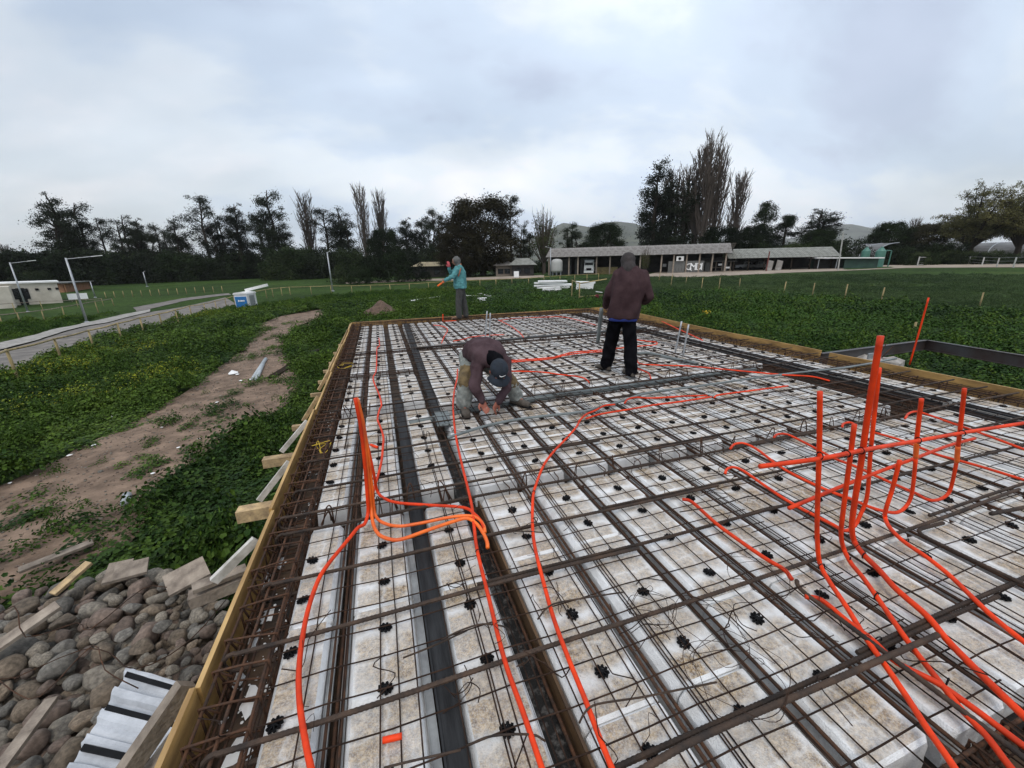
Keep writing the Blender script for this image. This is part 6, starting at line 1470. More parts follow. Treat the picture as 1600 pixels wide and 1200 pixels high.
# yellow bucket
q = G(1103, 499); D = math.hypot(q.x, q.y); w_ = (UD(1110, 492, D) - UD(1096, 492, D)).length / 2; t = thing('yellow_bucket', 'yellow bucket half hidden in the green crop beyond the right board', 'bucket', (q.x, q.y, q.z + .16))
h_ = UD(1103, 486, D).z - q.z - .16
mb = MB(); mb.lathe([(w_ * .8, 0), (w_, h_), (w_ * .94, h_), (w_ * .78, .03)], n=18); obj('bucket_body', mb.mesh('bucket_body', M['yellow'], True), t)
mb = MB(); mb.tube([(math.cos(a_) * w_ * 1.02, math.sin(a_) * w_ * 1.02, h_) for a_ in np.linspace(0, 6.283, 19)], .015, 5); obj('rim', mb.mesh('rim', M['yellow']), t)

# ------------------------------------------------------------------ pile of stones
def pile_z(x_, y_):
    return tz(x_, y_) + .30 + .14 * noise.noise(Vector((x_ * .9, y_ * .9, 4)))
ST = []
stone_mats = [mat('stone_grey', (.20, .185, .16), .85, 0, col2=(.09, .083, .072), scale=3.5, bump=.5, bscale=28, rnd_=.3), mat('stone_brown', (.225, .175, .125), .85, 0, col2=(.10, .077, .055), scale=3.5, bump=.5, bscale=28, rnd_=.3), mat('stone_pale', (.30, .265, .21), .85, 0, col2=(.14, .12, .098), scale=4, bump=.5, bscale=28, rnd_=.25), mat('stone_reddish', (.195, .145, .115), .85, 0, col2=(.095, .07, .056), scale=3, bump=.5, bscale=28, rnd_=.3)]
def stone_mesh(seed, rough):
    r = random.Random(seed); bm = bmesh.new(); bmesh.ops.create_icosphere(bm, subdivisions=3, radius=1)
    off = Vector((r.uniform(0, 50),) * 3); ax_ = (1, r.uniform(.62, .95), r.uniform(.45, .75))
    cuts = [(Vector((r.gauss(0, 1), r.gauss(0, 1), r.gauss(0, 1))).normalized(), r.uniform(.58, .86)) for _ in range(13 if rough else 6)]
    for v_ in bm.verts:
        p_ = v_.co.copy(); d_ = 1 + .16 * noise.noise(p_ * .9 + off) + .05 * noise.noise(p_ * 2.6 + off)
        p_ = p_ * d_
        for nrm, dd in cuts:
            s = p_.dot(nrm)
            if s > dd: p_ -= nrm * (s - dd) * (.85 if rough else .6)
        v_.co = Vector((p_.x * ax_[0], p_.y * ax_[1], p_.z * ax_[2]))
    me = bpy.data.meshes.new('stone'); bm.to_mesh(me); bm.free()
    me.polygons.foreach_set('use_smooth', [True] * len(me.polygons)); return me
base_meshes = [stone_mesh(100 + i, i % 2 == 0) for i in range(12)]
stones = []
for me in base_meshes:
    for k_, mm in enumerate(stone_mats):
        c = me.copy(); c.materials.append(mm); stones.append(c)
def poly_pick():
    while True:
        px, py = rnd.uniform(-60, 380), rnd.uniform(872, 1230)
        return px, py
placed = []; tries = 0
pp = np.array(pile_poly)
xmin, xmax, ymin, ymax = max(-6.0, pp[:, 0].min()), min(-1.0, pp[:, 0].max()), max(.2, pp[:, 1].min()), pp[:, 1].max()
cand = []
while tries < 30000 and len(placed) < 296:
    tries += 1
    x_, y_ = rnd.uniform(xmin, xmax), rnd.uniform(ymin, ymax)
    if x_ > XL - .12: continue
    if not inside(pp, np.array([x_]), np.array([y_]))[0]: continue
    lim = .118 if tries < 700 else .09 if tries < 5000 else .066
    near_board = x_ > -1.75 and y_ > 1.6
    s = rnd.uniform(.6, 1.0) * lim * (.62 if near_board else 1)
    if any((x_ - a_) ** 2 + (y_ - b_) ** 2 < (.80 * (s + c_)) ** 2 for a_, b_, c_ in placed): continue
    placed.append((x_, y_, s))
for x_, y_, s in placed:
    si_ = rnd.randrange(len(stones)); me = stones[si_]
    rough_ = 'angular' if (si_ // 4) % 2 == 0 else 'rounded'; hue_ = ('grey', 'brown', 'pale beige', 'reddish brown')[si_ % 4]; siz_ = 'large' if s > .105 else 'middle-sized' if s > .078 else 'small'
    wh_ = 'beside the ridged foam sheet' if x_ > -2.0 and y_ < 2.0 else 'close to the left formwork board' if x_ > -1.7 else 'at the top edge of the pile' if y_ > 3.4 else 'by the split plank at the left edge' if x_ < -3.0 else 'in the middle of the stone pile'
    obj('river_stone', me, None, '%s %s %s stone %s' % (siz_, rough_, hue_, wh_), 'stone', 'stones of the pile at the lower left', loc=(x_, y_, pile_z(x_, y_) + rnd.uniform(-.02, .05) + (.155 - s) * .4), rot=(rnd.uniform(-.45, .45), rnd.uniform(-.45, .45), rnd.uniform(0, 6.28)), scale=s * rnd.uniform(.98, 1.16))
# smaller stones filling in below, too many to count
sp_, sr_, ss_ = [], [], []
for _ in range(5200):
    x_, y_ = rnd.uniform(xmin - .5, xmax), rnd.uniform(ymin, ymax)
    if x_ > XL - .08 or not inside(pp, np.array([x_]), np.array([y_]))[0]: continue
    sp_.append((x_, y_, pile_z(x_, y_) - rnd.uniform(.03, .12))); sr_.append(rnd.uniform(0, 6.28)); ss_.append(rnd.uniform(.035, .085))
scatter('rubble', sp_, sr_, ss_, stones[:16], label='small stones filling the pile')
gp_, gr_, gs_ = [], [], []
rg = np.random.RandomState(5); tp_ = np.array(track_poly); n_ = 9000
gx = rg.uniform(max(-16, tp_[:, 0].min()), tp_[:, 0].max(), n_); gy = rg.uniform(max(1, tp_[:, 1].min()), 30, n_); ok_ = inside(tp_, gx, gy)
gx, gy = gx[ok_], gy[ok_]; gz = TZ(gx, gy)
scatter('track_gravel', np.stack([gx, gy, gz + .035], 1), rg.uniform(0, 6, len(gx)), rg.uniform(.006, .022, len(gx)) * (1 + .9 * (rg.rand(len(gx)) < .06)), stones[:12], label='small stones and clods on the bare track')
# boards among the stones
def lying(px, py, w, d, rz, m_, lab, up=.36, th=.025, tilt=(0, 0)):
    c = P(px, py, -1.0)
    for _ in range(6): c = P(px, py, tz(c.x, c.y) + up)
    mb = MB(); mb.box((0, 0, 0), (w, d, th)); obj('board', mb.mesh('board', M[m_]), None, lab, 'board', loc=tuple(c), rot=(tilt[0], tilt[1], rz))
lying(292, 900, .26, .22, .5, 'oldwood', 'grey square board lying between stones and weeds by the timber block', .5, tilt=(.2, -.1))
lying(205, 890, .20, .16, .3, 'oldwood', 'small grey square board at the top edge of the stone pile', .5, tilt=(.2, .1))
lying(185, 893, .15, .2, .2, 'oldwood', 'reddish board at the top edge of the stone pile', .46, tilt=(.2, .1))
lying(112, 903, .06, .26, -.5, 'timber', 'narrow brown board at the top left of the stone pile', .50, tilt=(.3, .1))
lying(38, 1150, .055, .45, .12, 'oldwood', 'yellowish narrow plank lying on the stones at the lower left', .52, tilt=(-.15, .1))
lying(90, 868, .5, .1, .6, 'oldwood', 'broken grey plank in the weeds above the stone pile', .12)
lying(12, 1000, .5, .09, .75, 'oldwood', 'brown split plank among the stones at the left edge', .52, tilt=(.1, -.25))
for (px, py, lab) in ((60, 985, 'first'), (130, 1040, 'second'), (15, 1090, 'third')):
    c = P(px, py, -.5); r = random.Random(px); pts = [c + Vector((k * .16 - .5, r.uniform(-.12, .12) + k * .05 * r.uniform(-1, 1), r.uniform(-.05, .12))) for k in range(8)]
    free_bar('thin_twig', pts, .003, 'thin dry twig lying over the stones', 'rust', 'twig', 'dry twigs on the stone pile', 3, 4)
# the foam panel lying over the stones: pressed ridges and two black strips
c0, c1, c2, c3 = P(201, 1046, -.50), P(316, 1081, -.46), P(240, 1290, -.46), P(72, 1262, -.50)
pn = thing('foam_sheet', 'light grey ridged foam panel with black strips lying on the stones at the bottom left', 'foam panel', (0, 0, 0))
mb = MB(); K = 48; J = 6; vs = []
def ridge(t): return .022 * (1 if (t * 5.4) % 1 < .45 else 0) + .004 * math.sin(t * 40)
for s_ in (0, 1):
    for i in range(K + 1):
        t = i / K
        for j in range(J + 1):
            f = j / J; p_ = c0.lerp(c1, f).lerp(c3.lerp(c2, f), t); vs.append((p_.x + rnd.uniform(-.003, .003), p_.y + .006 * noise.noise(Vector((f * 9, t * 3, 0))), p_.z + (ridge(t) if s_ == 0 else -.05)))
W_ = J + 1; B_ = (K + 1) * W_
fs = [(i * W_ + j, i * W_ + j + 1, (i + 1) * W_ + j + 1, (i + 1) * W_ + j) for i in range(K) for j in range(J)]
fs += [tuple(B_ + x_ for x_ in f[::-1]) for f in fs]
fs += [(i * W_, (i + 1) * W_, B_ + (i + 1) * W_, B_ + i * W_) for i in range(K)] + [(i * W_ + J, B_ + i * W_ + J, B_ + (i + 1) * W_ + J, (i + 1) * W_ + J) for i in range(K)] + [(j, B_ + j, B_ + j + 1, j + 1) for j in range(J)] + [(K * W_ + j, K * W_ + j + 1, B_ + K * W_ + j + 1, B_ + K * W_ + j) for j in range(J)]
mb.add(vs, fs); obj('panel', mb.mesh('panel', mat('grey_white_foam', (.50, .52, .55), .85, 0, col2=(.40, .42, .45), scale=9, bump=.3, bscale=150)), pn)
for t0 in (.045, .335, .63):
    mb = MB(); q = [c0.lerp(c3, t0), c1.lerp(c2, t0), c1.lerp(c2, t0 + .045), c0.lerp(c3, t0 + .045)]
    q = [p_ + Vector((0, 0, .026)) for p_ in q]; q[0] = q[0].lerp(q[1], .04); q[3] = q[3].lerp(q[2], .04)
    mb.add(q + [p_ - Vector((0, 0, .008)) for p_ in q], [(0, 1, 2, 3), (7, 6, 5, 4), (0, 4, 5, 1), (1, 5, 6, 2), (2, 6, 7, 3), (3, 7, 4, 0)]); obj('black_strip', mb.mesh('black_strip', M['black']), pn)
# ------------------------------------------------------------------ people
def cap_tube(mb, a, b, ra, rb, n=10):
    a, b = Vector(a), Vector(b); d = (b - a)
    if d.length < 1e-5: return
    d.normalize(); pts, rs_ = [], []
    for k in range(4): t = math.pi / 2 * (k + .35) / 4; pts.append(a - d * ra * math.cos(t)); rs_.append(ra * math.sin(t))
    for k in range(5): pts.append(a.lerp(b, k / 4)); rs_.append(ra + (rb - ra) * k / 4)
    for k in range(3, -1, -1): t = math.pi / 2 * (k + .35) / 4; pts.append(b + d * rb * math.cos(t)); rs_.append(rb * math.sin(t))
    mb.tube(pts, rs_, n)
def chain(mb, pts, rs_, n=10):
    for i in range(len(pts) - 1): cap_tube(mb, pts[i], pts[i + 1], rs_[i], rs_[i + 1], n)
def ellip(mb, c, R, n=12):
    """R: three half-axis vectors"""
    c = Vector(c); vs = []; k = 8
    for i in range(k + 1):
        t = math.pi * (i + .12) / (k + .24)
        for j in range(n):
            a_ = 2 * math.pi * j / n; vs.append(c + R[0] * math.sin(t) * math.cos(a_) + R[1] * math.sin(t) * math.sin(a_) + R[2] * math.cos(t))
    mb.add(vs, [(i * n + j, i * n + (j + 1) % n, (i + 1) * n + (j + 1) % n, (i + 1) * n + j) for i in range(k) for j in range(n)] + [tuple(range(n))[::-1], tuple(k * n + j for j in range(n))])
def loft(mb, secs, n=18, close=True):
    """secs: (centre, right vector * half width, depth vector * half depth)"""
    vs = []
    for c, r_, d_ in secs:
        for j in range(n):
            a_ = 2 * math.pi * j / n; ca, sa = math.cos(a_), math.sin(a_)
            p_ = 1 / (abs(ca) ** 2.6 + abs(sa) ** 2.6) ** (1 / 2.6); vs.append(Vector(c) + Vector(r_) * ca * p_ + Vector(d_) * sa * p_)
    k = len(secs)
    mb.add(vs, [(i * n + j, i * n + (j + 1) % n, (i + 1) * n + (j + 1) % n, (i + 1) * n + j) for i in range(k - 1) for j in range(n)] + [tuple(range(n))[::-1], tuple((k - 1) * n + j for j in range(n))])
def fuse(name, mb, mats, voxel=.012, smooth=6, wr=0.0, wfreq=9, seed=0, stretch=(1, 1, 1), matfn=None):
    """join overlapping solids into one continuous surface, smooth it and press folds into it"""
    me = mb.mesh(name, mats); o = bpy.data.objects.new(name, me); COL.objects.link(o)
    md = o.modifiers.new('r', 'REMESH'); md.mode = 'VOXEL'; md.voxel_size = voxel
    ms = o.modifiers.new('s', 'SMOOTH'); ms.iterations = smooth; ms.factor = .5
    dg = bpy.context.evaluated_depsgraph_get(); dg.update(); r = bpy.data.meshes.new_from_object(o.evaluated_get(dg)); bpy.data.objects.remove(o)
    if wr:
        nv = len(r.vertices); co = np.empty(nv * 3, np.float32); no = np.empty(nv * 3, np.float32); r.vertices.foreach_get('co', co); r.vertex_normals.foreach_get('vector', no)
        co = co.reshape(-1, 3); no = no.reshape(-1, 3); st = np.array(stretch)
        d = np.array([(1 - abs(noise.noise(Vector(c_ * st * wfreq) + Vector((seed, 0, 0)))) * 2.2) * .6 + .28 * noise.noise(Vector(c_ * st * wfreq * 2.3) + Vector((0, seed, 0))) for c_ in co])
        r.vertices.foreach_set('co', (co + no * (d[:, None] - .35) * wr).ravel().astype(np.float32))
    r.materials.clear()
    for m_ in (mats if isinstance(mats, (list, tuple)) else [mats]): r.materials.append(m_)
    r.polygons.foreach_set('use_smooth', [True] * len(r.polygons))
    if matfn:
        for p_ in r.polygons: p_.material_index = matfn(p_.center)
    r.update(); return r
def hand(mb, wrist, d, nrm, side, curl=.5, s=1.0):
    """palm, four fingers of different lengths and a thumb from the side of the palm"""
    d = Vector(d).normalized(); nrm = Vector(nrm); nrm = (nrm - d * nrm.dot(d)).normalized(); x = d.cross(nrm) * side
    w = Vector(wrist); palm = w + d * .045 * s
    ellip(mb, palm, (x * .041 * s, nrm * .017 * s, d * .052 * s))
    for i, (off, l_) in enumerate(((-.028, .070), (-.010, .080), (.009, .076), (.027, .060))):
        p_ = w + d * .085 * s + x * off * s; seg = l_ * s / 3; a_ = .15; pts = [w + d * .05 * s + x * off * .8 * s, p_]
        for k in range(3):
            a_ += curl * (.55 + .12 * i); dd = d * math.cos(a_) - nrm * math.sin(a_); pts.append(pts[-1] + dd * seg)
        chain(mb, pts, [.0105 * s, .0100 * s, .0092 * s, .0085 * s, .0075 * s], 7)
    t0 = w + d * .025 * s - x * .030 * s; t1 = t0 + (d * .6 - x * .7 - nrm * .2).normalized() * .036 * s; t2 = t1 + (d * .9 - x * .1 - nrm * .45).normalized() * .032 * s
    chain(mb, [t0, t1, t2], [.014 * s, .0115 * s, .009 * s], 7)
def head_parts(mb, c, up, fwd, s=1.0, neck=None):
    c = Vector(c); up = Vector(up).normalized(); fwd = Vector(fwd); fwd = (fwd - up * fwd.dot(up)).normalized(); x = up.cross(fwd)
    ellip(mb, c + up * .02 * s - fwd * .01 * s, (x * .076 * s, fwd * .096 * s, up * .102 * s), 16)
    ellip(mb, c - up * .05 * s + fwd * .022 * s, (x * .058 * s, fwd * .065 * s, up * .066 * s), 14)      # jaw
    chain(mb, [c + up * .012 * s + fwd * .088 * s, c - up * .022 * s + fwd * .110 * s], [.009 * s, .015 * s], 8)   # nose
    for sd_ in (-1, 1):
        ellip(mb, c - up * .008 * s + x * .078 * s * sd_ - fwd * .005 * s, (x * .010, fwd * .018 * s, up * .031 * s), 8)  # ears
        ellip(mb, c + up * .022 * s + x * .032 * s * sd_ + fwd * .083 * s, (x * .024 * s, fwd * .012, up * .007), 8)  # brows
    ellip(mb, c - up * .058 * s + fwd * .086 * s, (x * .024 * s, fwd * .009, up * .007), 8); ellip(mb, c - up * .070 * s + fwd * .083 * s, (x * .020 * s, fwd * .009, up * .007), 8)  # lips
    return x, up, fwd
def eyes(parent, c, x, up, fwd, s=1.0):
    mb = MB()
    ellip(mb, (0, 0, 0), (Vector((.012, 0, 0)), Vector((0, .012, 0)), Vector((0, 0, .012))), 10); me = mb.mesh('eye', M['eye'], True)
    for sd_ in (-1, 1): obj('eye', me, parent, loc=tuple(Vector(c) + up * .006 * s + x * .031 * s * sd_ + fwd * .080 * s))
M['skin'] = mat('tanned_skin', (.30, .155, .10), .6, 0, col2=(.24, .12, .075), scale=12)
M['redskin'] = mat('ruddy_hand_skin', (.34, .115, .075), .6, 0, col2=(.24, .08, .05), scale=12)
M['eye'] = mat('dark_eye', (.02, .015, .012), .2)
M['maroon'] = mat('maroon_brown_fleece', (.060, .036, .039), .95, 0, spec=.1, col2=(.040, .023, .026), scale=7, bump=.3, bscale=170, detail=8)
M['maroon2'] = mat('dusty_maroon_sweater', (.080, .052, .058), .95, 0, spec=.1, col2=(.050, .031, .035), scale=6, bump=.3, bscale=170)
M['turq'] = mat('turquoise_jacket', (.085, .265, .275), .8, 0, col2=(.055, .19, .20), scale=8, bump=.3, bscale=60)
M['blackcloth'] = mat('black_trouser_cloth', (.007, .007, .009), .95, 0, spec=.05, col2=(.003, .003, .004), scale=8, bump=.2, bscale=120)
M['greycloth'] = mat('dark_grey_trouser_cloth', (.055, .055, .052), .9, 0, col2=(.032, .032, .03), scale=8, bump=.2, bscale=120)
M['jeans'] = mat('pale_dusty_jeans', (.30, .315, .29), .95, 0, col2=(.15, .165, .155), scale=14, bump=.3, bscale=90, detail=10)
M['kneedirt'] = mat('brown_stained_jeans', (.17, .12, .055), .95, 0, col2=(.085, .06, .03), scale=12, bump=.3, bscale=90)
M['navy'] = mat('navy_cap_cloth', (.014, .022, .035), .85, 0, var=.3, scale=15)
M['blueshirt'] = mat('blue_shirt', (.015, .035, .22), .85, 0, var=.25, scale=10)
M['hood'] = mat('grey_hood_cloth', (.12, .12, .115), .95, 0, col2=(.08, .08, .078), scale=15)
M['boot'] = mat('dark_work_boot', (.045, .036, .028), .8, 0, col2=(.10, .085, .07), scale=18)
M['brownboot'] = mat('brown_work_boot', (.10, .06, .035), .8, 0, var=.3, scale=18)
M['pinkcloth'] = mat('reddish_pink_glove', (.42, .075, .085), .85, 0, var=.2, scale=20)
def boot(parent, ankle, toe, m_, s=1.0):
    a_, t_ = Vector(ankle), Vector(toe); d = (t_ - a_); d.z = 0; d.normalize(); x = Vector((d.y, -d.x, 0)); zb = min(a_.z, t_.z + .02) - .055
    mb = MB(); base = Vector((a_.x, a_.y, zb))
    loft(mb, [(base - d * .075 * s + Vector((0, 0, .035)), x * .030, Vector((0, 0, .033))), (base - d * .05 * s + Vector((0, 0, .045)), x * .038, Vector((0, 0, .045))), (base + d * .05 * s + Vector((0, 0, .045)), x * .040, Vector((0, 0, .045))), (base + d * .13 * s + Vector((0, 0, .035)), x * .047, Vector((0, 0, .034))), (base + d * .19 * s + Vector((0, 0, .030)), x * .036, Vector((0, 0, .026)))])
    cap_tube(mb, base + Vector((0, 0, .05)), a_ + Vector((0, 0, .07)), .048, .052)
    obj('boot', fuse('boot', mb, M[m_], .010, 3), parent)
    mb = MB(); loft(mb, [(base - d * .08 * s + Vector((0, 0, .004)), x * .032, Vector((0, 0, .008))), (base + d * .03 * s + Vector((0, 0, .004)), x * .040, Vector((0, 0, .008))), (base + d * .13 * s + Vector((0, 0, .004)), x * .050, Vector((0, 0, .008))), (base + d * .20 * s + Vector((0, 0, .004)), x * .034, Vector((0, 0, .008)))])
    obj('sole', mb.mesh('sole', M['black'], True), parent)
def skeleton_body(J, hands, skin, headc, headup, headf, t, hs=1.0):
    mb = MB()
    mid = lambda a_, b_: (Vector(a_) + Vector(b_)) / 2
    for s_ in 'LR':
        chain(mb, [J['hip' + s_], J['knee' + s_], J['ankle' + s_]], [.062, .042, .032]); cap_tube(mb, J['ankle' + s_], Vector(J['toe' + s_]), .028, .022)
        chain(mb, [J['sh' + s_], J['el' + s_], J['wr' + s_]], [.040, .032, .024])
    chain(mb, [J['pelvis'], J['waist'], J['chest'], J['neck']], [.10, .10, .10, .052]); cap_tube(mb, J['hipL'], J['hipR'], .07, .07); cap_tube(mb, J['shL'], J['shR'], .045, .045)
    cap_tube(mb, J['neck'], Vector(headc) - Vector(headup).normalized() * .03, .054, .050)
    x, up, fwd = head_parts(mb, headc, headup, headf, hs)
    for (w, d, nrm, side, curl) in hands: hand(mb, w, d, nrm, side, curl)
    o = obj('body', fuse('body', mb, M[skin], .0068, 2), t); eyes(o, headc, x, up, fwd, hs)
    return x, up, fwd

def to_world(org, loc):
    f = Vector((org.x, org.y, 0)).normalized(); r_ = Vector((f.y, -f.x, 0))
    return lambda x, y, z: org + r_ * x + f * y + Vector((0, 0, z)), r_, f
# ---- the man standing with his back to the camera
t2 = thing('person', 'man seen from behind in maroon-brown jacket and black trousers, standing on the slab', 'person')
W2, r2, f2 = to_world(Vector((3.05, 4.66, .03)), None)
UPV = Vector((0, 0, 1))
J = dict(hipL=W2(-.055, .02, .84), hipR=W2(.125, 0, .84), kneeL=W2(-.10, .10, .47), kneeR=W2(.145, -.02, .46), ankleL=W2(-.155, .13, .10), ankleR=W2(.185, -.10, .08), toeL=W2(-.26, .22, .05), toeR=W2(.10, .06, .04),
         pelvis=W2(.035, .01, .88), waist=W2(.05, .01, 1.02), chest=W2(.085, .02, 1.26), neck=W2(.075, .06, 1.42), shL=W2(-.085, .05, 1.335), shR=W2(.25, .04, 1.335), elL=W2(-.175, .07, 1.09), elR=W2(.350, .03, 1.07), wrL=W2(-.205, .26, .92), wrR=W2(.30, .22, .98))
x_, u_, f_ = skeleton_body(J, [(J['wrL'], W2(-.22, .36, .86) - J['wrL'], -r2, -1, .75), (J['wrR'], -r2 * .8 + f2, UPV, 1, .6)], 'skin', W2(.055, .13, 1.505), UPV + f2 * .45 - r2 * .05, f2 - UPV * .45, t2)
mb = MB()
loft(mb, [(W2(.035, .0, .775), r2 * .205, f2 * .135), (W2(.04, .0, .86), r2 * .212, f2 * .145), (W2(.055, .0, 1.0), r2 * .208, f2 * .145), (W2(.075, .0, 1.16), r2 * .212, f2 * .145), (W2(.085, .01, 1.27), r2 * .200, f2 * .135), (W2(.085, .03, 1.36), r2 * .165, f2 * .120), (W2(.078, .05, 1.44), r2 * .09, f2 * .085)])
chain(mb, [J['shL'], J['elL'], J['wrL']], [.072, .068, .050]); chain(mb, [J['shR'], J['elR'], J['wrR']], [.072, .070, .050])
cap_tube(mb, W2(-.04, .05, 1.36), W2(.21, .04, 1.36), .065, .065); cap_tube(mb, W2(.0, .06, 1.40), W2(.15, .06, 1.40), .06, .06)
obj('jacket', fuse('jacket', mb, M['maroon'], .012, 4, .030, 7, 3, (1, 1, .42)), t2)
mb = MB(); loft(mb, [(W2(.035, .0, .748), r2 * .185, f2 * .122), (W2(.035, .0, .79), r2 * .188, f2 * .12)]); obj('shirt_hem', mb.mesh('shirt_hem', M['blueshirt'], True), t2)
mb = MB(); chain(mb, [W2(.07, .03, 1.40), W2(.07, .05, 1.45)], [.095, .085]); ellip(mb, W2(.055, .11, 1.52), (r2 * .098, (f2 - UPV * .4).normalized() * .112, (UPV + f2 * .4).normalized() * .112), 16); ellip(mb, W2(.062, .07, 1.46), (r2 * .10, f2 * .09, UPV * .06))
obj('hood', fuse('hood', mb, mat('dark_brown_hood', (.045, .038, .038), .95, 0, var=.25, scale=12), .012, 4, .008, 12, 7), t2)
mb = MB(); loft(mb, [(W2(.035, .0, .90), r2 * .14, f2 * .085), (W2(.035, .0, .82), r2 * .155, f2 * .10), (W2(.035, .0, .73), r2 * .165, f2 * .115)])
chain(mb, [J['hipL'] - UPV * .06, J['kneeL'], J['ankleL'] + UPV * .01], [.096, .094, .090]); chain(mb, [J['hipR'] - UPV * .06 - r2 * .02, J['kneeR'], J['ankleR'] + UPV * .01], [.096, .094, .088])
obj('trousers', fuse('trousers', mb, M['blackcloth'], .012, 4, .024, 8, 9, (1, 1, .7)), t2)
boot(t2, J['ankleL'], J['toeL'], 'boot'); boot(t2, J['ankleR'], J['toeR'], 'boot')

# ---- the man in turquoise, seen from his left side
t1 = thing('person', 'man in turquoise jacket and grey hood standing sideways at the far board', 'person')
W1, r1, f1 = to_world(Vector((2.17, 11.42, .03)), None)
J = dict(hipL=W1(.01, -.09, .88), hipR=W1(.03, .09, .88), kneeL=W1(-.05, -.10, .48), kneeR=W1(.10, .10, .48), ankleL=W1(-.06, -.10, .09), ankleR=W1(.14, .12, .09), toeL=W1(-.26, -.12, .04), toeR=W1(-.06, .12, .04),
         pelvis=W1(.02, 0, .92), waist=W1(.02, 0, 1.05), chest=W1(.03, 0, 1.30), neck=W1(.0, 0, 1.48), shL=W1(.02, -.17, 1.42), shR=W1(-.01, .17, 1.42), elL=W1(-.17, -.24, 1.20), elR=W1(-.20, .20, 1.22), wrL=W1(-.37, -.20, 1.10), wrR=W1(-.26, .06, 1.42))
skeleton_body(J, [(J['wrL'], W1(-.47, -.19, 1.03) - J['wrL'], f1, 1, .8)], 'skin', W1(-.055, 0, 1.60), UPV - r1 * .15, -r1 - UPV * .15, t1)
mb = MB()
loft(mb, [(W1(.02, 0, .86), r1 * .175, f1 * .215), (W1(.02, 0, .96), r1 * .185, f1 * .22), (W1(.02, 0, 1.12), r1 * .175, f1 * .215), (W1(.03, 0, 1.28), r1 * .165, f1 * .215), (W1(.02, 0, 1.40), r1 * .135, f1 * .18), (W1(.0, 0, 1.47), r1 * .09, f1 * .09)])
chain(mb, [J['shL'], J['elL'], J['wrL']], [.085, .07, .052]); chain(mb, [J['shR'], J['elR'], J['wrR']], [.085, .07, .052])
obj('jacket', fuse('jacket', mb, M['turq'], .013, 3, .030, 8, 5, (1, 1, 1.6)), t1)
mb = MB(); ellip(mb, W1(-.04, 0, 1.61), (r1 * .115, f1 * .095, UPV * .122), 16); chain(mb, [W1(0, 0, 1.46), W1(-.01, 0, 1.52)], [.09, .08])
obj('hood', fuse('hood', mb, M['hood'], .012, 3, .008, 12, 2), t1)
mb = MB(); ellip(mb, W1(-.125, 0, 1.595), (r1 * .035, f1 * .058, UPV * .078), 12); obj('face_cover', mb.mesh('face_cover', M['skin'], True), t1)
mb = MB(); hand(mb, W1(-.25, .02, 1.44), UPV - r1 * .2, -f1, 1, .5, 1.15); obj('glove', fuse('glove', mb, M['pinkcloth'], .009, 2), t1)
mb = MB(); mb.tube(catmull([W1(.07, -.15, 1.52), W1(.06, -.225, 1.42), W1(.02, -.265, 1.28), W1(-.02, -.22, 1.2)], 4), .016, 6); obj('shoulder_strap', mb.mesh('shoulder_strap', mat('dull_orange_strap', (.42, .16, .09), .8)), t1)
mb = MB(); loft(mb, [(W1(.02, 0, .98), r1 * .14, f1 * .17), (W1(.02, 0, .88), r1 * .15, f1 * .18), (W1(.02, 0, .80), r1 * .14, f1 * .17)])
chain(mb, [J['hipL'], J['kneeL'], J['ankleL'] + UPV * .01], [.112, .09, .085]); chain(mb, [J['hipR'], J['kneeR'], J['ankleR'] + UPV * .01], [.112, .09, .085])
obj('trousers', fuse('trousers', mb, M['greycloth'], .014, 4, .012, 8, 1, (1, 1, .7)), t1)
boot(t1, J['ankleL'], J['toeL'], 'brownboot'); boot(t1, J['ankleR'], J['toeR'], 'brownboot')
mb = MB(); mb.tube([W1(-.43, -.20, 1.06), W1(-.60, -.22, .95)], .022, 7); obj('hand_tool', mb.mesh('hand_tool', M['orange2']), None, 'short orange tool held in the hand of the man in turquoise', 'tool')

# ---- the bending man
t3 = thing('person', 'man in maroon sweater, pale jeans and navy cap bending down over the bars', 'person')
J = dict(hipL=U(735, 562, 4.26), hipR=U(758, 562, 4.28), kneeL=U(728, 596, 3.97), kneeR=U(797, 597, 4.0), ankleL=U(725, 638, 4.0), ankleR=U(806, 628, 4.04), toeL=U(729, 655, 3.86), toeR=U(822, 642, 3.92),
         pelvis=U(746, 553, 4.28), waist=U(750, 547, 4.18), chest=U(760, 549, 4.03), neck=U(771, 562, 3.86), shL=U(748, 569, 3.93), shR=U(787, 566, 3.92), elL=U(741, 604, 3.84), elR=U(791, 605, 3.84), wrL=U(752, 626, 3.78), wrR=U(779, 627, 3.78))
J['ankleL'].z = .10; J['ankleR'].z = .10; J['toeL'].z = .045; J['toeR'].z = .045
hc = U(778, 581, 3.74); hup = Vector((.12, -.62, .62)); hf = Vector((-.08, -.60, -.80))
hx, hu, hfw = skeleton_body(J, [(J['wrL'], U(763, 648, 3.74) - J['wrL'], Vector((-.3, .5, .6)), 1, .55), (J['wrR'], U(765, 650, 3.73) - J['wrR'], Vector((.3, .5, .6)), -1, .55)], 'redskin', hc, hup, hf, t3, 1.0)
mb = MB()
def s3(p_, w_, d_, ax):
    ax = Vector(ax).normalized(); x = Vector((.97, .25, 0)).normalized(); dd = ax.cross(x).normalized(); return (Vector(p_), x * w_, dd * d_)
axv = J['neck'] - J['pelvis']
loft(mb, [s3(J['pelvis'] + Vector((-.01, .10, -.04)), .175, .12, axv), s3(J['pelvis'] + Vector((0, .02, .0)), .19, .14, axv), s3(J['waist'], .195, .145, axv), s3(J['chest'], .20, .135, axv), s3(J['neck'].lerp(J['chest'], .35), .19, .115, axv), s3(J['neck'] + Vector((0, -.02, 0)), .10, .075, axv)])
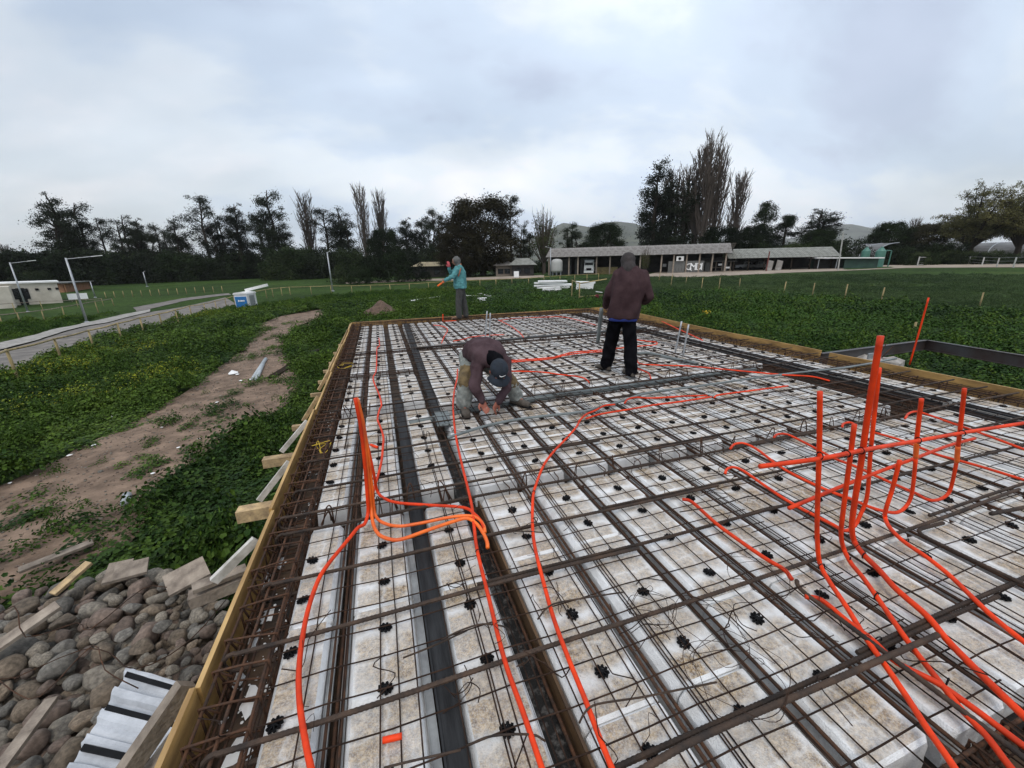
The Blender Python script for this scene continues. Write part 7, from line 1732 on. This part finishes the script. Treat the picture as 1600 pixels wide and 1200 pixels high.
chain(mb, [J['shL'], J['elL'], J['wrL']], [.082, .062, .045]); chain(mb, [J['shR'], J['elR'], J['wrR']], [.082, .062, .045])
obj('sweater', fuse('sweater', mb, M['maroon2'], .011, 4, .022, 9, 11, (1, .8, .6)), t3)
mb = MB(); chain(mb, [J['neck'] + Vector((-.03, .02, .02)), J['neck'] + Vector((.02, -.05, .0))], [.085, .08]); obj('collar', fuse('collar', mb, M['blackcloth'], .012, 3, .006, 14), t3)
mb = MB(); cap_tube(mb, J['hipL'] + Vector((0, .02, .02)), J['hipR'] + Vector((0, .02, .02)), .125, .125)
chain(mb, [J['hipL'], J['kneeL'], J['ankleL'] + UPV * .015], [.118, .088, .085]); chain(mb, [J['hipR'], J['kneeR'], J['ankleR'] + UPV * .015], [.118, .088, .085])
kl, kr = J['kneeL'], J['kneeR']
def kn(c):
    c = Vector(c); return 1 if min((c - kl - Vector((0, .03, .05))).length, (c - kr - Vector((0, .03, .05))).length) + .04 * noise.noise(c * 25) < .135 else 0
obj('jeans', fuse('jeans', mb, [M['jeans'], M['kneedirt']], .011, 3, .016, 9, 4, (1, 1, 1.0), kn), t3)
boot(t3, J['ankleL'], J['toeL'], 'boot'); boot(t3, J['ankleR'], J['toeR'], 'boot')
mb = MB(); c_ = hc + hu * .035
ellip(mb, c_ + hu * .012 - hfw * .008, (hx * .094, hfw * .112, hu * .098), 18)
cap_ = obj('cap', fuse('cap', mb, M['navy'], .009, 3, .004, 16), t3)
mb = MB(); vs = []
for i in range(9):
    a_ = -1.15 + 2.3 * i / 8
    for k, (rr, dz) in enumerate(((.098, 0), (.150 + .030 * math.cos(a_), -.012 - .02 * abs(math.sin(a_))))):
        for th in (.004, -.004): vs.append(c_ - hu * .018 + (hfw * math.cos(a_) + hx * math.sin(a_) * .85) * rr + hu * (dz + th))
fs = []
for i in range(8):
    a_, b_ = 4 * i, 4 * i + 4; fs += [(a_, b_, b_ + 2, a_ + 2), (a_ + 1, a_ + 3, b_ + 3, b_ + 1), (a_ + 2, b_ + 2, b_ + 3, a_ + 3)]
mb.add(vs, fs); obj('brim', mb.mesh('brim', M['navy'], True), cap_)
# white tick mark embroidered on the front of the cap
mb = MB(); e0 = c_ + hfw * .102 + hu * .050
mb.tube(catmull([e0 - hx * .030 + hu * .010 - hfw * .003, e0 - hx * .020 - hu * .002 + hfw * .004, e0 + hx * .002 + hu * .001 + hfw * .006, e0 + hx * .034 + hu * .016 - hfw * .004], 4), [.001, .002, .0035, .004, .004, .004, .0035, .003, .003, .0025, .002, .0015, .001], 5); obj('tick_mark', mb.mesh('tick_mark', M['brightpaint']), cap_)
mb = MB(); mb.lathe([(.008, 0), (.006, .006)], tuple(c_ + hu * .108 - hfw * .008), 8); obj('button', mb.mesh('button', M['navy']), cap_)
mb = MB(); pz = (J['wrL'] + J['wrR']) / 2 + Vector((0, -.03, -.06)); mb.tube([pz + Vector((-.05, 0, .0)), pz + Vector((.01, -.01, -.02)), pz + Vector((.0, -.03, -.07))], .005, 5); mb.tube([pz + Vector((-.04, .01, -.012)), pz + Vector((.01, -.01, -.02))], .005, 5)
obj('pliers', mb.mesh('pliers', M['galv']), None, 'small steel pliers in the hands of the bending man', 'pliers')
